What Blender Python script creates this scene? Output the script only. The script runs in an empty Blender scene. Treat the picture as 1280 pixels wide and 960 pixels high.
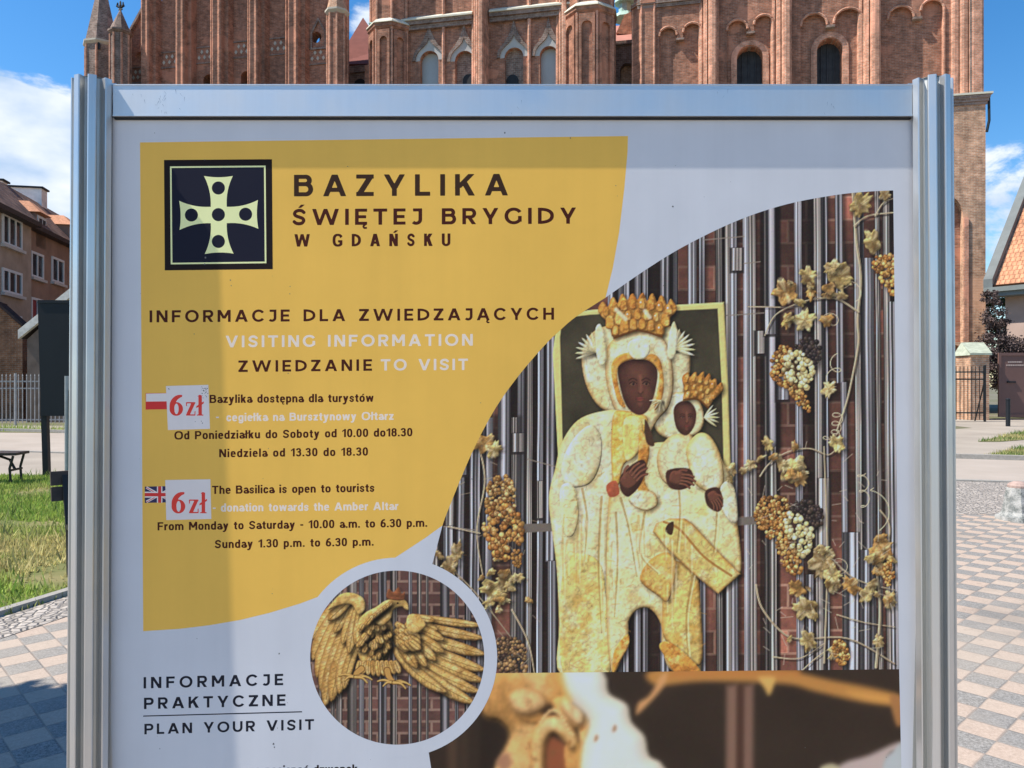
import bpy, bmesh, math, random
import numpy as np
from mathutils import Vector, Matrix
from mathutils.geometry import tessellate_polygon

# ================================================================ camera, sky, sun, exposure
SC = bpy.context.scene
COL = SC.collection
CAMZ = 1.55
FPX = 960.0
cam = bpy.data.cameras.new("camera")
cam.sensor_width = 36.0
cam.lens = 27.0
cam.clip_start = 0.05
cam.clip_end = 2000
camo = bpy.data.objects.new("camera", cam)
camo.location = (0, 0, CAMZ)
camo.rotation_euler = (math.pi / 2, 0, 0)
COL.objects.link(camo)
SC.camera = camo

SUN_D = Vector((0.57, 0.088, -0.82)).normalized()        # the way the light travels
SUN_EL = math.asin(-SUN_D.z)
SUN_AZ = math.atan2(-SUN_D.x, -SUN_D.y)                   # clockwise from +Y
sun = bpy.data.lights.new("sun", 'SUN')
sun.energy = 5.0
sun.angle = math.radians(0.4)
sun.color = (1.0, 0.95, 0.87)
suno = bpy.data.objects.new("sun", sun)
suno.rotation_euler = SUN_D.to_track_quat('-Z', 'Y').to_euler()
suno.location = (-20, -5, 40)
COL.objects.link(suno)

W = bpy.data.worlds.new("World")
SC.world = W
W.use_nodes = True
wn, wl = W.node_tree.nodes, W.node_tree.links
wn.clear()
wout = wn.new('ShaderNodeOutputWorld')
sky = wn.new('ShaderNodeTexSky')
sky.sky_type = 'NISHITA'
sky.sun_disc = False
sky.sun_elevation = SUN_EL
sky.sun_rotation = SUN_AZ
sky.altitude = 0
sky.air_density = 1.0
sky.dust_density = 0.3
sky.ozone_density = 2.2
bg = wn.new('ShaderNodeBackground')
bg.inputs[1].default_value = 0.085
hsv = wn.new('ShaderNodeHueSaturation')
hsv.inputs['Saturation'].default_value = 1.36
hsv.inputs['Value'].default_value = 1.42
wl.new(sky.outputs[0], hsv.inputs['Color'])
wl.new(hsv.outputs[0], bg.inputs[0])
# fair-weather clouds: noise over the sky direction, thick towards the horizon
tc = wn.new('ShaderNodeTexCoord')
mp = wn.new('ShaderNodeMapping')
mp.inputs['Scale'].default_value = (1.0, 1.0, 1.9)
mp.inputs['Location'].default_value = (0.31, 0.2, 0.12)
wl.new(tc.outputs['Generated'], mp.inputs[0])
nz = wn.new('ShaderNodeTexNoise')
nz.inputs['Scale'].default_value = 8.0
nz.inputs['Detail'].default_value = 10
nz.inputs['Roughness'].default_value = 0.62
nz.inputs['Distortion'].default_value = 0.3
wl.new(mp.outputs[0], nz.inputs['Vector'])


def wdot(d, r0, r1):
    """1 inside a patch of sky round direction d, 0 outside"""
    v = wn.new('ShaderNodeVectorMath')
    v.operation = 'DOT_PRODUCT'
    v.inputs[1].default_value = Vector(d).normalized()
    wl.new(tc.outputs['Generated'], v.inputs[0])
    m = wn.new('ShaderNodeMapRange')
    m.interpolation_type = 'SMOOTHSTEP'
    m.inputs['From Min'].default_value = math.cos(math.radians(r1))
    m.inputs['From Max'].default_value = math.cos(math.radians(r0))
    wl.new(v.outputs['Value'], m.inputs['Value'])
    return m.outputs[0]


def wmath(op, a, b):
    m = wn.new('ShaderNodeMath')
    m.operation = op
    for i, q in enumerate((a, b)):
        if isinstance(q, (int, float)):
            m.inputs[i].default_value = q
        else:
            wl.new(q, m.inputs[i])
    return m.outputs[0]


# banks of cloud: low in the west, low in the east, some wisps over the nave
CLOUDS = [((-0.64, 1, 0.315), 2.5, 6.5, 0.36), ((-1.1, 1, 0.22), 5, 14, 0.34), ((0.66, 1, 0.215), 1.5, 6.5, 0.3), ((-0.17, 1, 0.44), 0.5, 3.5, 0.2)]
acc = None
for d, r0, r1, k in CLOUDS:
    q = wmath('MULTIPLY', wdot(d, r0, r1), k)
    acc = q if acc is None else wmath('MAXIMUM', acc, q)
cv = wmath('ADD', nz.outputs['Fac'], acc)
cm = wn.new('ShaderNodeMapRange')
cm.interpolation_type = 'SMOOTHSTEP'
cm.inputs['From Min'].default_value = 0.66
cm.inputs['From Max'].default_value = 0.80
wl.new(cv, cm.inputs['Value'])
bgc = wn.new('ShaderNodeBackground')
nz2 = wn.new('ShaderNodeTexNoise')
nz2.inputs['Scale'].default_value = 11
nz2.inputs['Detail'].default_value = 5
wl.new(mp.outputs[0], nz2.inputs['Vector'])
cr = wn.new('ShaderNodeValToRGB')
cr.color_ramp.elements[0].position = 0.3
cr.color_ramp.elements[0].color = (0.45, 0.60, 0.82, 1)
cr.color_ramp.elements[1].position = 0.62
cr.color_ramp.elements[1].color = (0.86, 0.91, 0.98, 1)
wl.new(nz2.outputs['Fac'], cr.inputs[0])
wl.new(cr.outputs[0], bgc.inputs[0])
bgc.inputs[1].default_value = 0.74
wmx = wn.new('ShaderNodeMixShader')
wl.new(cm.outputs[0], wmx.inputs[0])
wl.new(bg.outputs[0], wmx.inputs[1])
wl.new(bgc.outputs[0], wmx.inputs[2])
wl.new(wmx.outputs[0], wout.inputs[0])

SC.view_settings.view_transform = 'Standard'
SC.view_settings.look = 'None'
SC.view_settings.gamma = 1
SC.view_settings.exposure = 0.64
SC.view_settings.use_curve_mapping = False
SC.cycles.max_bounces = 6


# ================================================================ helpers
def lin(c):
    c = np.asarray(c, float)
    return np.where(c <= 0.04045, c / 12.92, ((c + 0.055) / 1.055) ** 2.4)


class G:
    """a small node-graph builder for one material"""

    def __init__(s, name, rough=0.8, spec=0.3, metal=0.0):
        s.m = bpy.data.materials.new(name)
        s.m.use_nodes = True
        s.n, s.l = s.m.node_tree.nodes, s.m.node_tree.links
        s.p = s.n['Principled BSDF']
        s.p.inputs['Roughness'].default_value = rough
        s.p.inputs['Specular IOR Level'].default_value = spec
        s.p.inputs['Metallic'].default_value = metal
        s.tc = s.n.new('ShaderNodeTexCoord')

    def set(s, sock, v):
        if isinstance(v, (int, float)):
            sock.default_value = v
        elif isinstance(v, (tuple, list)):
            sock.default_value = tuple(v) + ((1,) if len(v) == 3 and len(sock.default_value) == 4 else ())
        else:
            s.l.new(v, sock)

    def node(s, t, **kw):
        n = s.n.new(t)
        for k, v in kw.items():
            setattr(n, k, v)
        return n

    def math(s, op, a, b=0.0):
        n = s.node('ShaderNodeMath', operation=op)
        s.set(n.inputs[0], a)
        s.set(n.inputs[1], b)
        return n.outputs[0]

    def mix(s, f, a, b, mode='MIX'):
        n = s.node('ShaderNodeMix', data_type='RGBA', blend_type=mode)
        s.set(n.inputs[0], f)
        s.set(n.inputs[6], a)
        s.set(n.inputs[7], b)
        return n.outputs[2]

    def noise(s, sc, det=4, rough=0.55, vec=None, dist=0.0):
        n = s.node('ShaderNodeTexNoise')
        n.inputs['Scale'].default_value = sc
        n.inputs['Detail'].default_value = det
        n.inputs['Roughness'].default_value = rough
        n.inputs['Distortion'].default_value = dist
        s.l.new(vec if vec is not None else s.tc.outputs['Object'], n.inputs['Vector'])
        return n.outputs['Fac']

    def ramp(s, v, a, b, c0=0.0, c1=1.0):
        n = s.node('ShaderNodeMapRange')
        s.set(n.inputs[0], v)
        for i, q in enumerate((a, b, c0, c1)):
            n.inputs[1 + i].default_value = q
        return n.outputs[0]

    def mapping(s, scale=(1, 1, 1), rot=(0, 0, 0), vec=None, loc=(0, 0, 0)):
        n = s.node('ShaderNodeMapping')
        n.inputs['Scale'].default_value = scale
        n.inputs['Rotation'].default_value = rot
        n.inputs['Location'].default_value = loc
        s.l.new(vec if vec is not None else s.tc.outputs['Object'], n.inputs[0])
        return n.outputs[0]

    def bump(s, h, strength=0.3, dist=0.01):
        n = s.node('ShaderNodeBump')
        n.inputs['Strength'].default_value = strength
        n.inputs['Distance'].default_value = dist
        s.set(n.inputs['Height'], h)
        s.l.new(n.outputs[0], s.p.inputs['Normal'])

    def done(s, col=None, rough=None):
        if col is not None:
            s.set(s.p.inputs['Base Color'], col)
        if rough is not None:
            s.set(s.p.inputs['Roughness'], rough)
        return s.m


def simple(name, c, rough=0.7, spec=0.3, metal=0.0, var=0.25, sc=6.0, bump=0.0):
    g = G(name, rough, spec, metal)
    n = g.noise(sc, 5)
    v = g.ramp(n, 0.25, 0.75, 1 - var, 1 + var)
    col = g.mix(1.0, c, (1, 1, 1), 'MULTIPLY')
    mul = g.node('ShaderNodeVectorMath', operation='SCALE')
    g.l.new(col, mul.inputs[0])
    g.l.new(v, mul.inputs[3])
    if bump:
        g.bump(n, bump, 0.01)
    return g.done(mul.outputs[0])


class MB:
    def __init__(s):
        s.v, s.f, s.mi = [], [], []

    def add(s, vs, fs, mi=0):
        o = len(s.v)
        s.v += [tuple(map(float, q)) for q in vs]
        s.f += [tuple(o + i for i in f) for f in fs]
        s.mi += [mi] * len(fs)
        return s

    def box(s, x0, x1, y0, y1, z0, z1, mi=0):
        v = [(x, y, z) for z in (z0, z1) for y in (y0, y1) for x in (x0, x1)]
        return s.add(v, [(0, 2, 3, 1), (4, 5, 7, 6), (0, 1, 5, 4), (2, 6, 7, 3), (0, 4, 6, 2), (1, 3, 7, 5)], mi)

    def rod(s, a, b, w, h=None, mi=0, up=(0, 0, 1), w1=None):
        """a bar from a to b of section w x h"""
        a, b = Vector(a), Vector(b)
        h = w if h is None else h
        d = (b - a).normalized()
        u = Vector(up)
        if abs(d.dot(u)) > 0.98:
            u = Vector((1, 0, 0))
        x = d.cross(u).normalized()
        y = x.cross(d).normalized()
        k = 1 if w1 is None else w1 / w
        v = [p + x * (w / 2 * q * sx) + y * (h / 2 * q * sy) for p, q in ((a, 1), (b, k)) for sx, sy in ((-1, -1), (1, -1), (1, 1), (-1, 1))]
        return s.add(v, [(3, 2, 1, 0), (4, 5, 6, 7), (0, 1, 5, 4), (1, 2, 6, 5), (2, 3, 7, 6), (3, 0, 4, 7)], mi)

    def tube(s, pts, r, n=8, mi=0, caps=True):
        pts = [Vector(p) for p in pts]
        rs = r if isinstance(r, (list, tuple)) else [r] * len(pts)
        v = []
        for i, p in enumerate(pts):
            d = (pts[min(i + 1, len(pts) - 1)] - pts[max(i - 1, 0)]).normalized()
            u = Vector((0, 0, 1)) if abs(d.z) < 0.9 else Vector((0, 1, 0))
            x = d.cross(u).normalized()
            y = x.cross(d)
            for k in range(n):
                a = 2 * math.pi * k / n
                v.append(p + rs[i] * (x * math.cos(a) + y * math.sin(a)))
        f = [(i * n + k, i * n + (k + 1) % n, (i + 1) * n + (k + 1) % n, (i + 1) * n + k) for i in range(len(pts) - 1) for k in range(n)]
        if caps:
            f += [tuple(range(n))[::-1], tuple((len(pts) - 1) * n + k for k in range(n))]
        return s.add(v, f, mi)

    def prism(s, poly, z0, z1, mi=0, top=None):
        """plan polygon (x, y) raised from z0 to z1"""
        n = len(poly)
        top = top or poly
        v = [(x, y, z0) for x, y in poly] + [(x, y, z1) for x, y in top]
        return s.add(v, [(i, (i + 1) % n, n + (i + 1) % n, n + i) for i in range(n)] + [tuple(range(n))[::-1], tuple(range(n, 2 * n))], mi)

    def plate(s, outer, holes, y0, y1, mi=0, back=True):
        """a slab in the x-z plane with holes, front at y0 and back at y1"""
        loops = [list(outer)] + [list(h) for h in holes]
        tri = tessellate_polygon([[Vector((x, z, 0)) for x, z in L] for L in loops])
        fl = [p for L in loops for p in L]
        n = len(fl)
        v = [(x, y0, z) for x, z in fl] + [(x, y1, z) for x, z in fl]
        f = []
        for t in tri:
            a, b, c = (fl[i] for i in t)
            cr_ = (b[0] - a[0]) * (c[1] - a[1]) - (b[1] - a[1]) * (c[0] - a[0])
            t = t if cr_ > 0 else t[::-1]
            f.append(tuple(t))
            if back:
                f.append(tuple(n + i for i in t[::-1]))
        if y1 != y0:
            o = 0
            for L in loops:
                m = len(L)
                for i in range(m):
                    a, b = o + i, o + (i + 1) % m
                    f.append((a, b, n + b, n + a))
                o += m
        return s.add(v, f, mi)

    def build(s, name, mat, parent=None, smooth=False, loc=None, fix=True):
        me = bpy.data.meshes.new(name)
        me.from_pydata(s.v, [], s.f)
        mats = mat if isinstance(mat, (list, tuple)) else [mat]
        for m in mats:
            me.materials.append(m)
        if len(mats) > 1:
            me.polygons.foreach_set('material_index', s.mi)
        if fix:
            bm = bmesh.new()
            bm.from_mesh(me)
            bmesh.ops.recalc_face_normals(bm, faces=bm.faces)
            bm.to_mesh(me)
            bm.free()
        if smooth:
            me.polygons.foreach_set('use_smooth', [True] * len(me.polygons))
        me.update()
        o = bpy.data.objects.new(name, me)
        COL.objects.link(o)
        if parent is not None:
            o.parent = parent
        if loc is not None:
            o.location = loc
        return o


def empty(name, loc=(0, 0, 0), rot=(0, 0, 0)):
    o = bpy.data.objects.new(name, None)
    o.empty_display_size = 0.2
    o.location = loc
    o.rotation_euler = rot
    COL.objects.link(o)
    return o


def tag(o, label=None, cat=None, group=None, kind=None):
    for k, v in (('label', label), ('category', cat), ('group', group), ('kind', kind)):
        if v:
            o[k] = v
    return o


def gnd(px, py, z=0.0):
    """ground point seen at a pixel of the 1280 x 960 photograph"""
    y = FPX * (CAMZ - z) / (py - 480)
    return ((px - 640) / FPX * y, y)


def at(px, py, y):
    return Vector(((px - 640) / FPX * y, y, CAMZ + (480 - py) / FPX * y))


class VPlane:
    """vertical plane through p0 along direction d; local x along d, local y away from the viewer"""

    def __init__(s, p0, d):
        d = Vector((d[0], d[1], 0)).normalized()
        s.o, s.d = Vector((p0[0], p0[1], 0)), d
        s.n = Vector((-d.y, d.x, 0))
        s.cx, s.cy = -s.o.dot(d), -s.o.dot(s.n)
        s.rot = math.atan2(d.y, d.x)

    def hit(s, px, py, w=0.0):
        r = Vector(((px - 640) / FPX, 1, 0))
        rx, ry = r.dot(s.d), r.dot(s.n)
        t = (w - s.cy) / ry
        return s.cx + t * rx, CAMZ + (480 - py) / FPX * t

    def x(s, px, w=0.0):
        return s.hit(px, 480, w)[0]

    def root(s, name):
        return empty(name, s.o, (0, 0, s.rot))


def arch(x0, x1, z0, z1, n=14, rise=None):
    """opening with a round head, counter-clockwise outline"""
    r = (x1 - x0) / 2
    rise = r if rise is None else rise
    cx, zs = (x0 + x1) / 2, z1 - rise
    return [(x0, z0), (x1, z0)] + [(cx + r * math.cos(math.pi * k / n), zs + rise * math.sin(math.pi * k / n)) for k in range(n + 1)]


# ---------------------------------------------------------------- the printed photographs of the poster (painted procedurally)
RNG = np.random.default_rng(7)


def crom(pts, n=6, closed=True):
    p = np.array(pts, float)
    m = len(p)
    out = []
    for i in range(m if closed else m - 1):
        if closed:
            a, b, c, d = p[(i - 1) % m], p[i], p[(i + 1) % m], p[(i + 2) % m]
        else:
            a, b, c, d = p[max(i - 1, 0)], p[i], p[i + 1], p[min(i + 2, m - 1)]
        for k in range(n):
            t = k / n
            out.append(0.5 * ((2 * b) + (c - a) * t + (2 * a - 5 * b + 4 * c - d) * t * t + (3 * b - a - 3 * c + d) * t ** 3))
    if not closed:
        out.append(p[-1])
    return np.array(out)


def sstep(x, a, b):
    t = np.clip((x - a) / (b - a), 0, 1)
    return t * t * (3 - 2 * t)


def vnoise(X, Y, sc, seed):
    r = np.random.default_rng(seed).random((64, 64)).astype(np.float32)
    x, y = X / sc, Y / sc
    xi, yi = np.floor(x).astype(int), np.floor(y).astype(int)
    fx, fy = x - xi, y - yi
    fx, fy = fx * fx * (3 - 2 * fx), fy * fy * (3 - 2 * fy)
    g = lambda a, b: r[b % 64, a % 64]
    return (g(xi, yi) * (1 - fx) + g(xi + 1, yi) * fx) * (1 - fy) + (g(xi, yi + 1) * (1 - fx) + g(xi + 1, yi + 1) * fx) * fy


def fbm(X, Y, sc, seed, o=4):
    s, a, t = 0, 1.0, 0
    for k in range(o):
        s = s + a * vnoise(X, Y, sc / 2 ** k, seed + k)
        t += a
        a *= 0.55
    return s / t


def rgb(*c):
    return np.array(c, np.float32) / 255


def blur(a, r):
    n = max(1, int(r * 3))
    k = np.exp(-0.5 * (np.arange(-n, n + 1) / r) ** 2)
    k /= k.sum()
    for ax in (0, 1):
        b = np.pad(a, [(n, n) if i == ax else (0, 0) for i in range(a.ndim)], mode='edge')
        o = 0
        for i in range(2 * n + 1):
            sl = [slice(None)] * a.ndim
            sl[ax] = slice(i, i + a.shape[ax])
            o = o + k[i] * b[tuple(sl)]
        a = o
    return a


class Canvas:
    def __init__(s, x0, y0, x1, y1, step=1.0):
        s.x0, s.y0, s.step = x0, y0, step
        s.w, s.h = int((x1 - x0) / step) + 1, int((y1 - y0) / step) + 1
        s.X, s.Y = np.meshgrid(x0 + step * np.arange(s.w), y0 + step * np.arange(s.h))
        s.X, s.Y = s.X.astype(np.float32), s.Y.astype(np.float32)
        s.img = np.zeros((s.h, s.w, 3), np.float32)

    def box(s, p, pad):
        a, b = p.min(0) - pad, p.max(0) + pad
        i0, i1 = max(0, int((a[0] - s.x0) / s.step)), min(s.w, int((b[0] - s.x0) / s.step) + 2)
        j0, j1 = max(0, int((a[1] - s.y0) / s.step)), min(s.h, int((b[1] - s.y0) / s.step) + 2)
        if i1 - i0 < 2 or j1 - j0 < 2:
            return None
        return slice(j0, j1), slice(i0, i1)

    def sdf(s, p, sl):
        X, Y = s.X[sl], s.Y[sl]
        d2 = np.full(X.shape, 1e9, np.float32)
        ins = np.zeros(X.shape, bool)
        n = len(p)
        for i in range(n):
            ax, ay = p[i]
            bx, by = p[(i + 1) % n]
            ex, ey = bx - ax, by - ay
            L = ex * ex + ey * ey + 1e-9
            t = np.clip(((X - ax) * ex + (Y - ay) * ey) / L, 0, 1)
            d2 = np.minimum(d2, (X - ax - t * ex) ** 2 + (Y - ay - t * ey) ** 2)
            if ay != by:
                c = ((ay > Y) != (by > Y)) & (X < ex * (Y - ay) / (by - ay) + ax)
                ins ^= c
        d = np.sqrt(d2)
        return np.where(ins, -d, d)

    def mix(s, sl, a, c):
        s.img[sl] = s.img[sl] * (1 - a[..., None]) + c * a[..., None]

    def poly(s, pts, col, soft=1.2, smooth=True, alpha=1.0, n=5):
        p = crom(pts, n) if smooth else np.array(pts, float)
        sl = s.box(p, soft + 2)
        if sl is None:
            return
        d = s.sdf(p, sl)
        s.mix(sl, alpha * np.clip(0.5 - d / soft, 0, 1), col(s.X[sl], s.Y[sl]) if callable(col) else col)

    def relief(s, pts, col, bev=8, amp=1.0, nz=0.5, nsc=7, seed=1, soft=1.2, edge=None, smooth=True, shadow=0.5, L=(-0.5, -0.75), n=5):
        p = crom(pts, n) if smooth else np.array(pts, float)
        if shadow:
            q = p + np.array([2.5, 3.0])
            sl = s.box(q, 8)
            if sl is None:
                return
            d = s.sdf(q, sl)
            s.img[sl] *= (1 - shadow * np.clip(0.5 - d / 7, 0, 1))[..., None]
        sl = s.box(p, soft + 2)
        if sl is None:
            return
        d = s.sdf(p, sl)
        X, Y = s.X[sl], s.Y[sl]
        k = np.clip(-d / bev, 0, 1)
        h = bev * 0.30 * np.sqrt(np.clip(1 - (1 - k) ** 2, 0, 1)) + 0.22 * nz * nsc * (fbm(X, Y, nsc, seed, 2) + 1.2 * fbm(X, Y, nsc * 3.2, seed + 3, 2))
        gy, gx = np.gradient(h, s.step)
        nl = 1 / np.sqrt(1 + gx * gx + gy * gy)
        sh = ((gx * L[0] + gy * L[1]) * -0.8 + 0.9) * nl / 0.9
        sh = 1 + amp * (np.clip(sh, 0.05, 1.7) - 1)
        c = (col(X, Y) if callable(col) else np.broadcast_to(col, X.shape + (3,)))
        if edge is not None:
            e = np.clip(1 + d / (bev * 0.7), 0, 1)[..., None]
            c = c * (1 - .62 * e) + edge * .62 * e
        s.mix(sl, np.clip(0.5 - d / soft, 0, 1), np.clip(c * sh[..., None], 0, 1))

    def line(s, pts, w, col, alpha=1.0, smooth=True, soft=1.0, w1=None):
        p = crom(pts, 6, False) if smooth and len(pts) > 2 else np.array(pts, float)
        sl = s.box(p, w + 3)
        if sl is None:
            return
        X, Y = s.X[sl], s.Y[sl]
        best = np.full(X.shape, 1e9, np.float32)
        n = len(p)
        for i in range(n - 1):
            ex, ey = p[i + 1] - p[i]
            t = np.clip(((X - p[i][0]) * ex + (Y - p[i][1]) * ey) / (ex * ex + ey * ey + 1e-9), 0, 1)
            ww = w if w1 is None else w + (w1 - w) * (i / max(n - 2, 1))
            best = np.minimum(best, np.hypot(X - p[i][0] - t * ex, Y - p[i][1] - t * ey) - ww / 2)
        s.mix(sl, alpha * np.clip(0.5 - best / soft, 0, 1), col)

    def ball(s, cx, cy, r, col, dark=0.4):
        sl = s.box(np.array([[cx - r, cy - r], [cx + r, cy + r]]), 2)
        if sl is None:
            return
        X, Y = s.X[sl] - cx, s.Y[sl] - cy
        q = np.hypot(X, Y) / r
        sh = np.clip(1.12 - 0.5 * q * q - 0.3 * (X * 0.5 + Y * 0.8) / r, dark, 1.3)[..., None]
        hl = np.exp(-(((X + r * .3) ** 2 + (Y + r * .35) ** 2) / (r * .3) ** 2))[..., None] * 0.14
        s.mix(sl, np.clip((1 - q) * r / 0.9 + 0.2, 0, 1), np.clip(col * sh + hl, 0, 1))

    def tube(s, xt, xb, w, y0, y1, kind=None, b=1.0):
        """a polished steel pipe of the altar wall, its mirror streaks as columns"""
        sl = s.box(np.array([[min(xt, xb) - w, y0], [max(xt, xb) + w, y1]]), 1)
        if sl is None:
            return
        X, Y = s.X[sl], s.Y[sl]
        cx = xt + (xb - xt) * (Y - 235) / 605.0
        u = (X - cx) / (w / 2)
        r = np.random.default_rng(int(abs(xt * 37 + w * 91 + y0)) if kind is None else kind)
        xs = np.array([-.82, -.55, -.3, 0.0, .28, .55, .82]) + r.uniform(-.1, .1, 7)
        vals = r.choice([0.05, 0.12, 0.24, 0.40, 0.6, 0.85], 7, p=[.14, .2, .22, .2, .14, .1])
        vals[int(r.integers(1, 4))] = 0.98
        vals[int(r.integers(4, 6))] = r.uniform(.35, .8)
        xs = np.concatenate([[-1.0], xs, [1.0]])
        vals = np.concatenate([[0.05], vals, [0.06]])
        uu = u + 0.10 * (vnoise(X * 0 + 1.0 * xt, Y, 60, int(xt)) - 0.5)
        v = np.interp(uu, xs, vals) * b
        v = v * (0.72 + 0.5 * vnoise(X * 0 + xt, Y, 90, int(xt) + 5))
        c = np.stack([0.085 + 0.75 * v, 0.085 + 0.755 * v, 0.098 + 0.79 * v], -1)
        tint = r.random()
        c *= np.array([1.0, 1.0, 1.04]) if tint < 0.7 else np.array([1.04, 1.0, 0.96])
        a = np.clip((1 - np.abs(u)) * w / 2 / 0.9 + 0.3, 0, 1) * (Y >= y0) * (Y <= y1)
        s.mix(sl, a, c)

    def bricks(s, bw, bh, x0, y0, base, mort, seed, vis=0.8, lit=None):
        r = np.random.default_rng(seed)
        row = np.floor((s.Y - y0) / bh).astype(int)
        off = np.where(row % 2 == 0, 0, bw * 0.5)
        colm = np.floor((s.X - x0 + off) / bw).astype(int)
        fx = (s.X - x0 + off) / bw - colm
        fy = (s.Y - y0) / bh - row
        tab = r.random((97, 89)).astype(np.float32)
        t = tab[row % 97, colm % 89][..., None]
        n = fbm(s.X, s.Y, 9, seed)[..., None]
        c = base * (0.55 + 0.75 * t) * (0.75 + 0.5 * n)
        m = np.maximum(sstep(np.abs(fx - 0.5) * bw, bw / 2 - 2.2, bw / 2 - 0.9), sstep(np.abs(fy - 0.5) * bh, bh / 2 - 2.2, bh / 2 - 0.9))
        m = m * vis * (0.35 + 0.9 * fbm(s.X, s.Y, 14, seed + 9))
        s.img[:] = c * (1 - m[..., None]) + mort * m[..., None]
        if lit is not None:
            s.img *= lit[..., None]


def gold(seed, a=(218, 205, 156), b=(206, 176, 106), c=(230, 223, 200), sc=22):
    b = tuple(.75 * q + .25 * p_ for q, p_ in zip(b, a))
    a, b, c = rgb(*a), rgb(*b), rgb(*c)

    def f(X, Y):
        n1 = sstep(fbm(X, Y, sc, seed), 0.5, 0.75)[..., None]
        n2 = sstep(fbm(X, Y, sc * .8, seed + 31), 0.48, 0.72)[..., None]
        n3 = fbm(X, Y, 4, seed + 57, 2)[..., None]
        k = a * (1 - .8 * n1) + b * .8 * n1
        k = k * (1 - .7 * n2) + c * .7 * n2
        fold = vnoise(X + 0.12 * Y, Y * 0.13, 9, seed + 77)[..., None]
        crack = np.clip(1 - np.abs(fbm(X, Y, sc * .7, seed + 91, 3) - .5) * 26, 0, 1)[..., None]
        return k * (0.78 + 0.24 * n3 + 0.17 * fold) * (1 - .13 * crack)
    return f


AMBER = lambda sd: gold(sd, (196, 138, 62), (140, 82, 34), (222, 180, 110), 12)
CREAM = lambda sd: gold(sd, (214, 206, 168), (208, 186, 124), (226, 224, 208), 24)


def leaf(C, x, y, r, rot, col, seed, lobes=5):
    """a crumpled vine leaf: rounded toothed lobes, part of it folded dark"""
    rr = np.random.default_rng(seed)
    r = r * 1.12
    pts = []
    sq = rr.uniform(0.42, 0.95)
    ta = rr.uniform(0, 3.1)
    for k in range(lobes * 6):
        a = 2 * math.pi * k / (lobes * 6)
        q = 0.60 + 0.36 * abs(math.cos(a * lobes / 2)) ** 0.8 * rr.uniform(.6, 1.15) + 0.16 * (rr.random() - .5) + (0.06 if k % 2 else -0.05)
        u, v = r * q * math.cos(a + rot), r * q * math.sin(a + rot)
        m, w = u * math.cos(ta) + v * math.sin(ta), (-u * math.sin(ta) + v * math.cos(ta)) * sq
        pts.append((x + m * math.cos(ta) - w * math.sin(ta), y + m * math.sin(ta) + w * math.cos(ta)))
    C.relief(pts, col, bev=5, nz=1.6, nsc=6, seed=seed, shadow=0.5, soft=1.3, n=2)
    for j in (0, 7, 15, 22):
        if rr.random() < .6:
            C.poly([pts[(j + i) % len(pts)] for i in (0, 3, 6)] + [(x, y)], rgb(58, 40, 22), 4, True, rr.uniform(.25, .7))
        if rr.random() < .35:
            C.poly([pts[(j + 2 + i) % len(pts)] for i in (0, 2)] + [(x, y)], rgb(226, 216, 178), 3, True, rr.uniform(.3, .6))
    for k in range(lobes):
        a = rot + 2 * math.pi * k / lobes
        C.line([(x, y), (x + r * .7 * math.cos(a), y + r * .7 * sq * math.sin(a))], 0.8, rgb(96, 74, 36), 0.45, False)


def cluster(C, pts, r, n, cols, seed, outline=True):
    rr = np.random.default_rng(seed)
    r, n = r * .74, int(n * 1.75)
    p = crom(pts, 4)
    a, b = p.min(0), p.max(0)
    C.poly(p + np.array([2.5, 3]), rgb(18, 15, 16), 6, False, 0.6)
    got = []
    for _ in range(n * 12):
        q = a + (b - a) * rr.random(2)
        c = 0
        m = len(p)
        for i in range(m):
            (x0, y0), (x1, y1) = p[i], p[(i + 1) % m]
            if (y0 > q[1]) != (y1 > q[1]) and q[0] < (x1 - x0) * (q[1] - y0) / (y1 - y0) + x0:
                c ^= 1
        if c:
            got.append(q)
        if len(got) >= n:
            break
    for q in got:
        C.ball(q[0], q[1], r * (0.75 + 0.5 * rr.random()), rgb(*cols[int(rr.integers(len(cols)))]) * (0.7 + 0.45 * rr.random()), 0.35)


def curl(C, x, y, r, turns, w, col, rot=0.0, dx=0.0, dy=0.0):
    pts = [(x + dx * t + r * (1 - .25 * t) * math.cos(rot + 2 * math.pi * turns * t), y + dy * t + r * .7 * math.sin(rot + 2 * math.pi * turns * t)) for t in np.linspace(0, 1, int(10 * turns) + 4)]
    C.line(pts, w, col)


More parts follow.
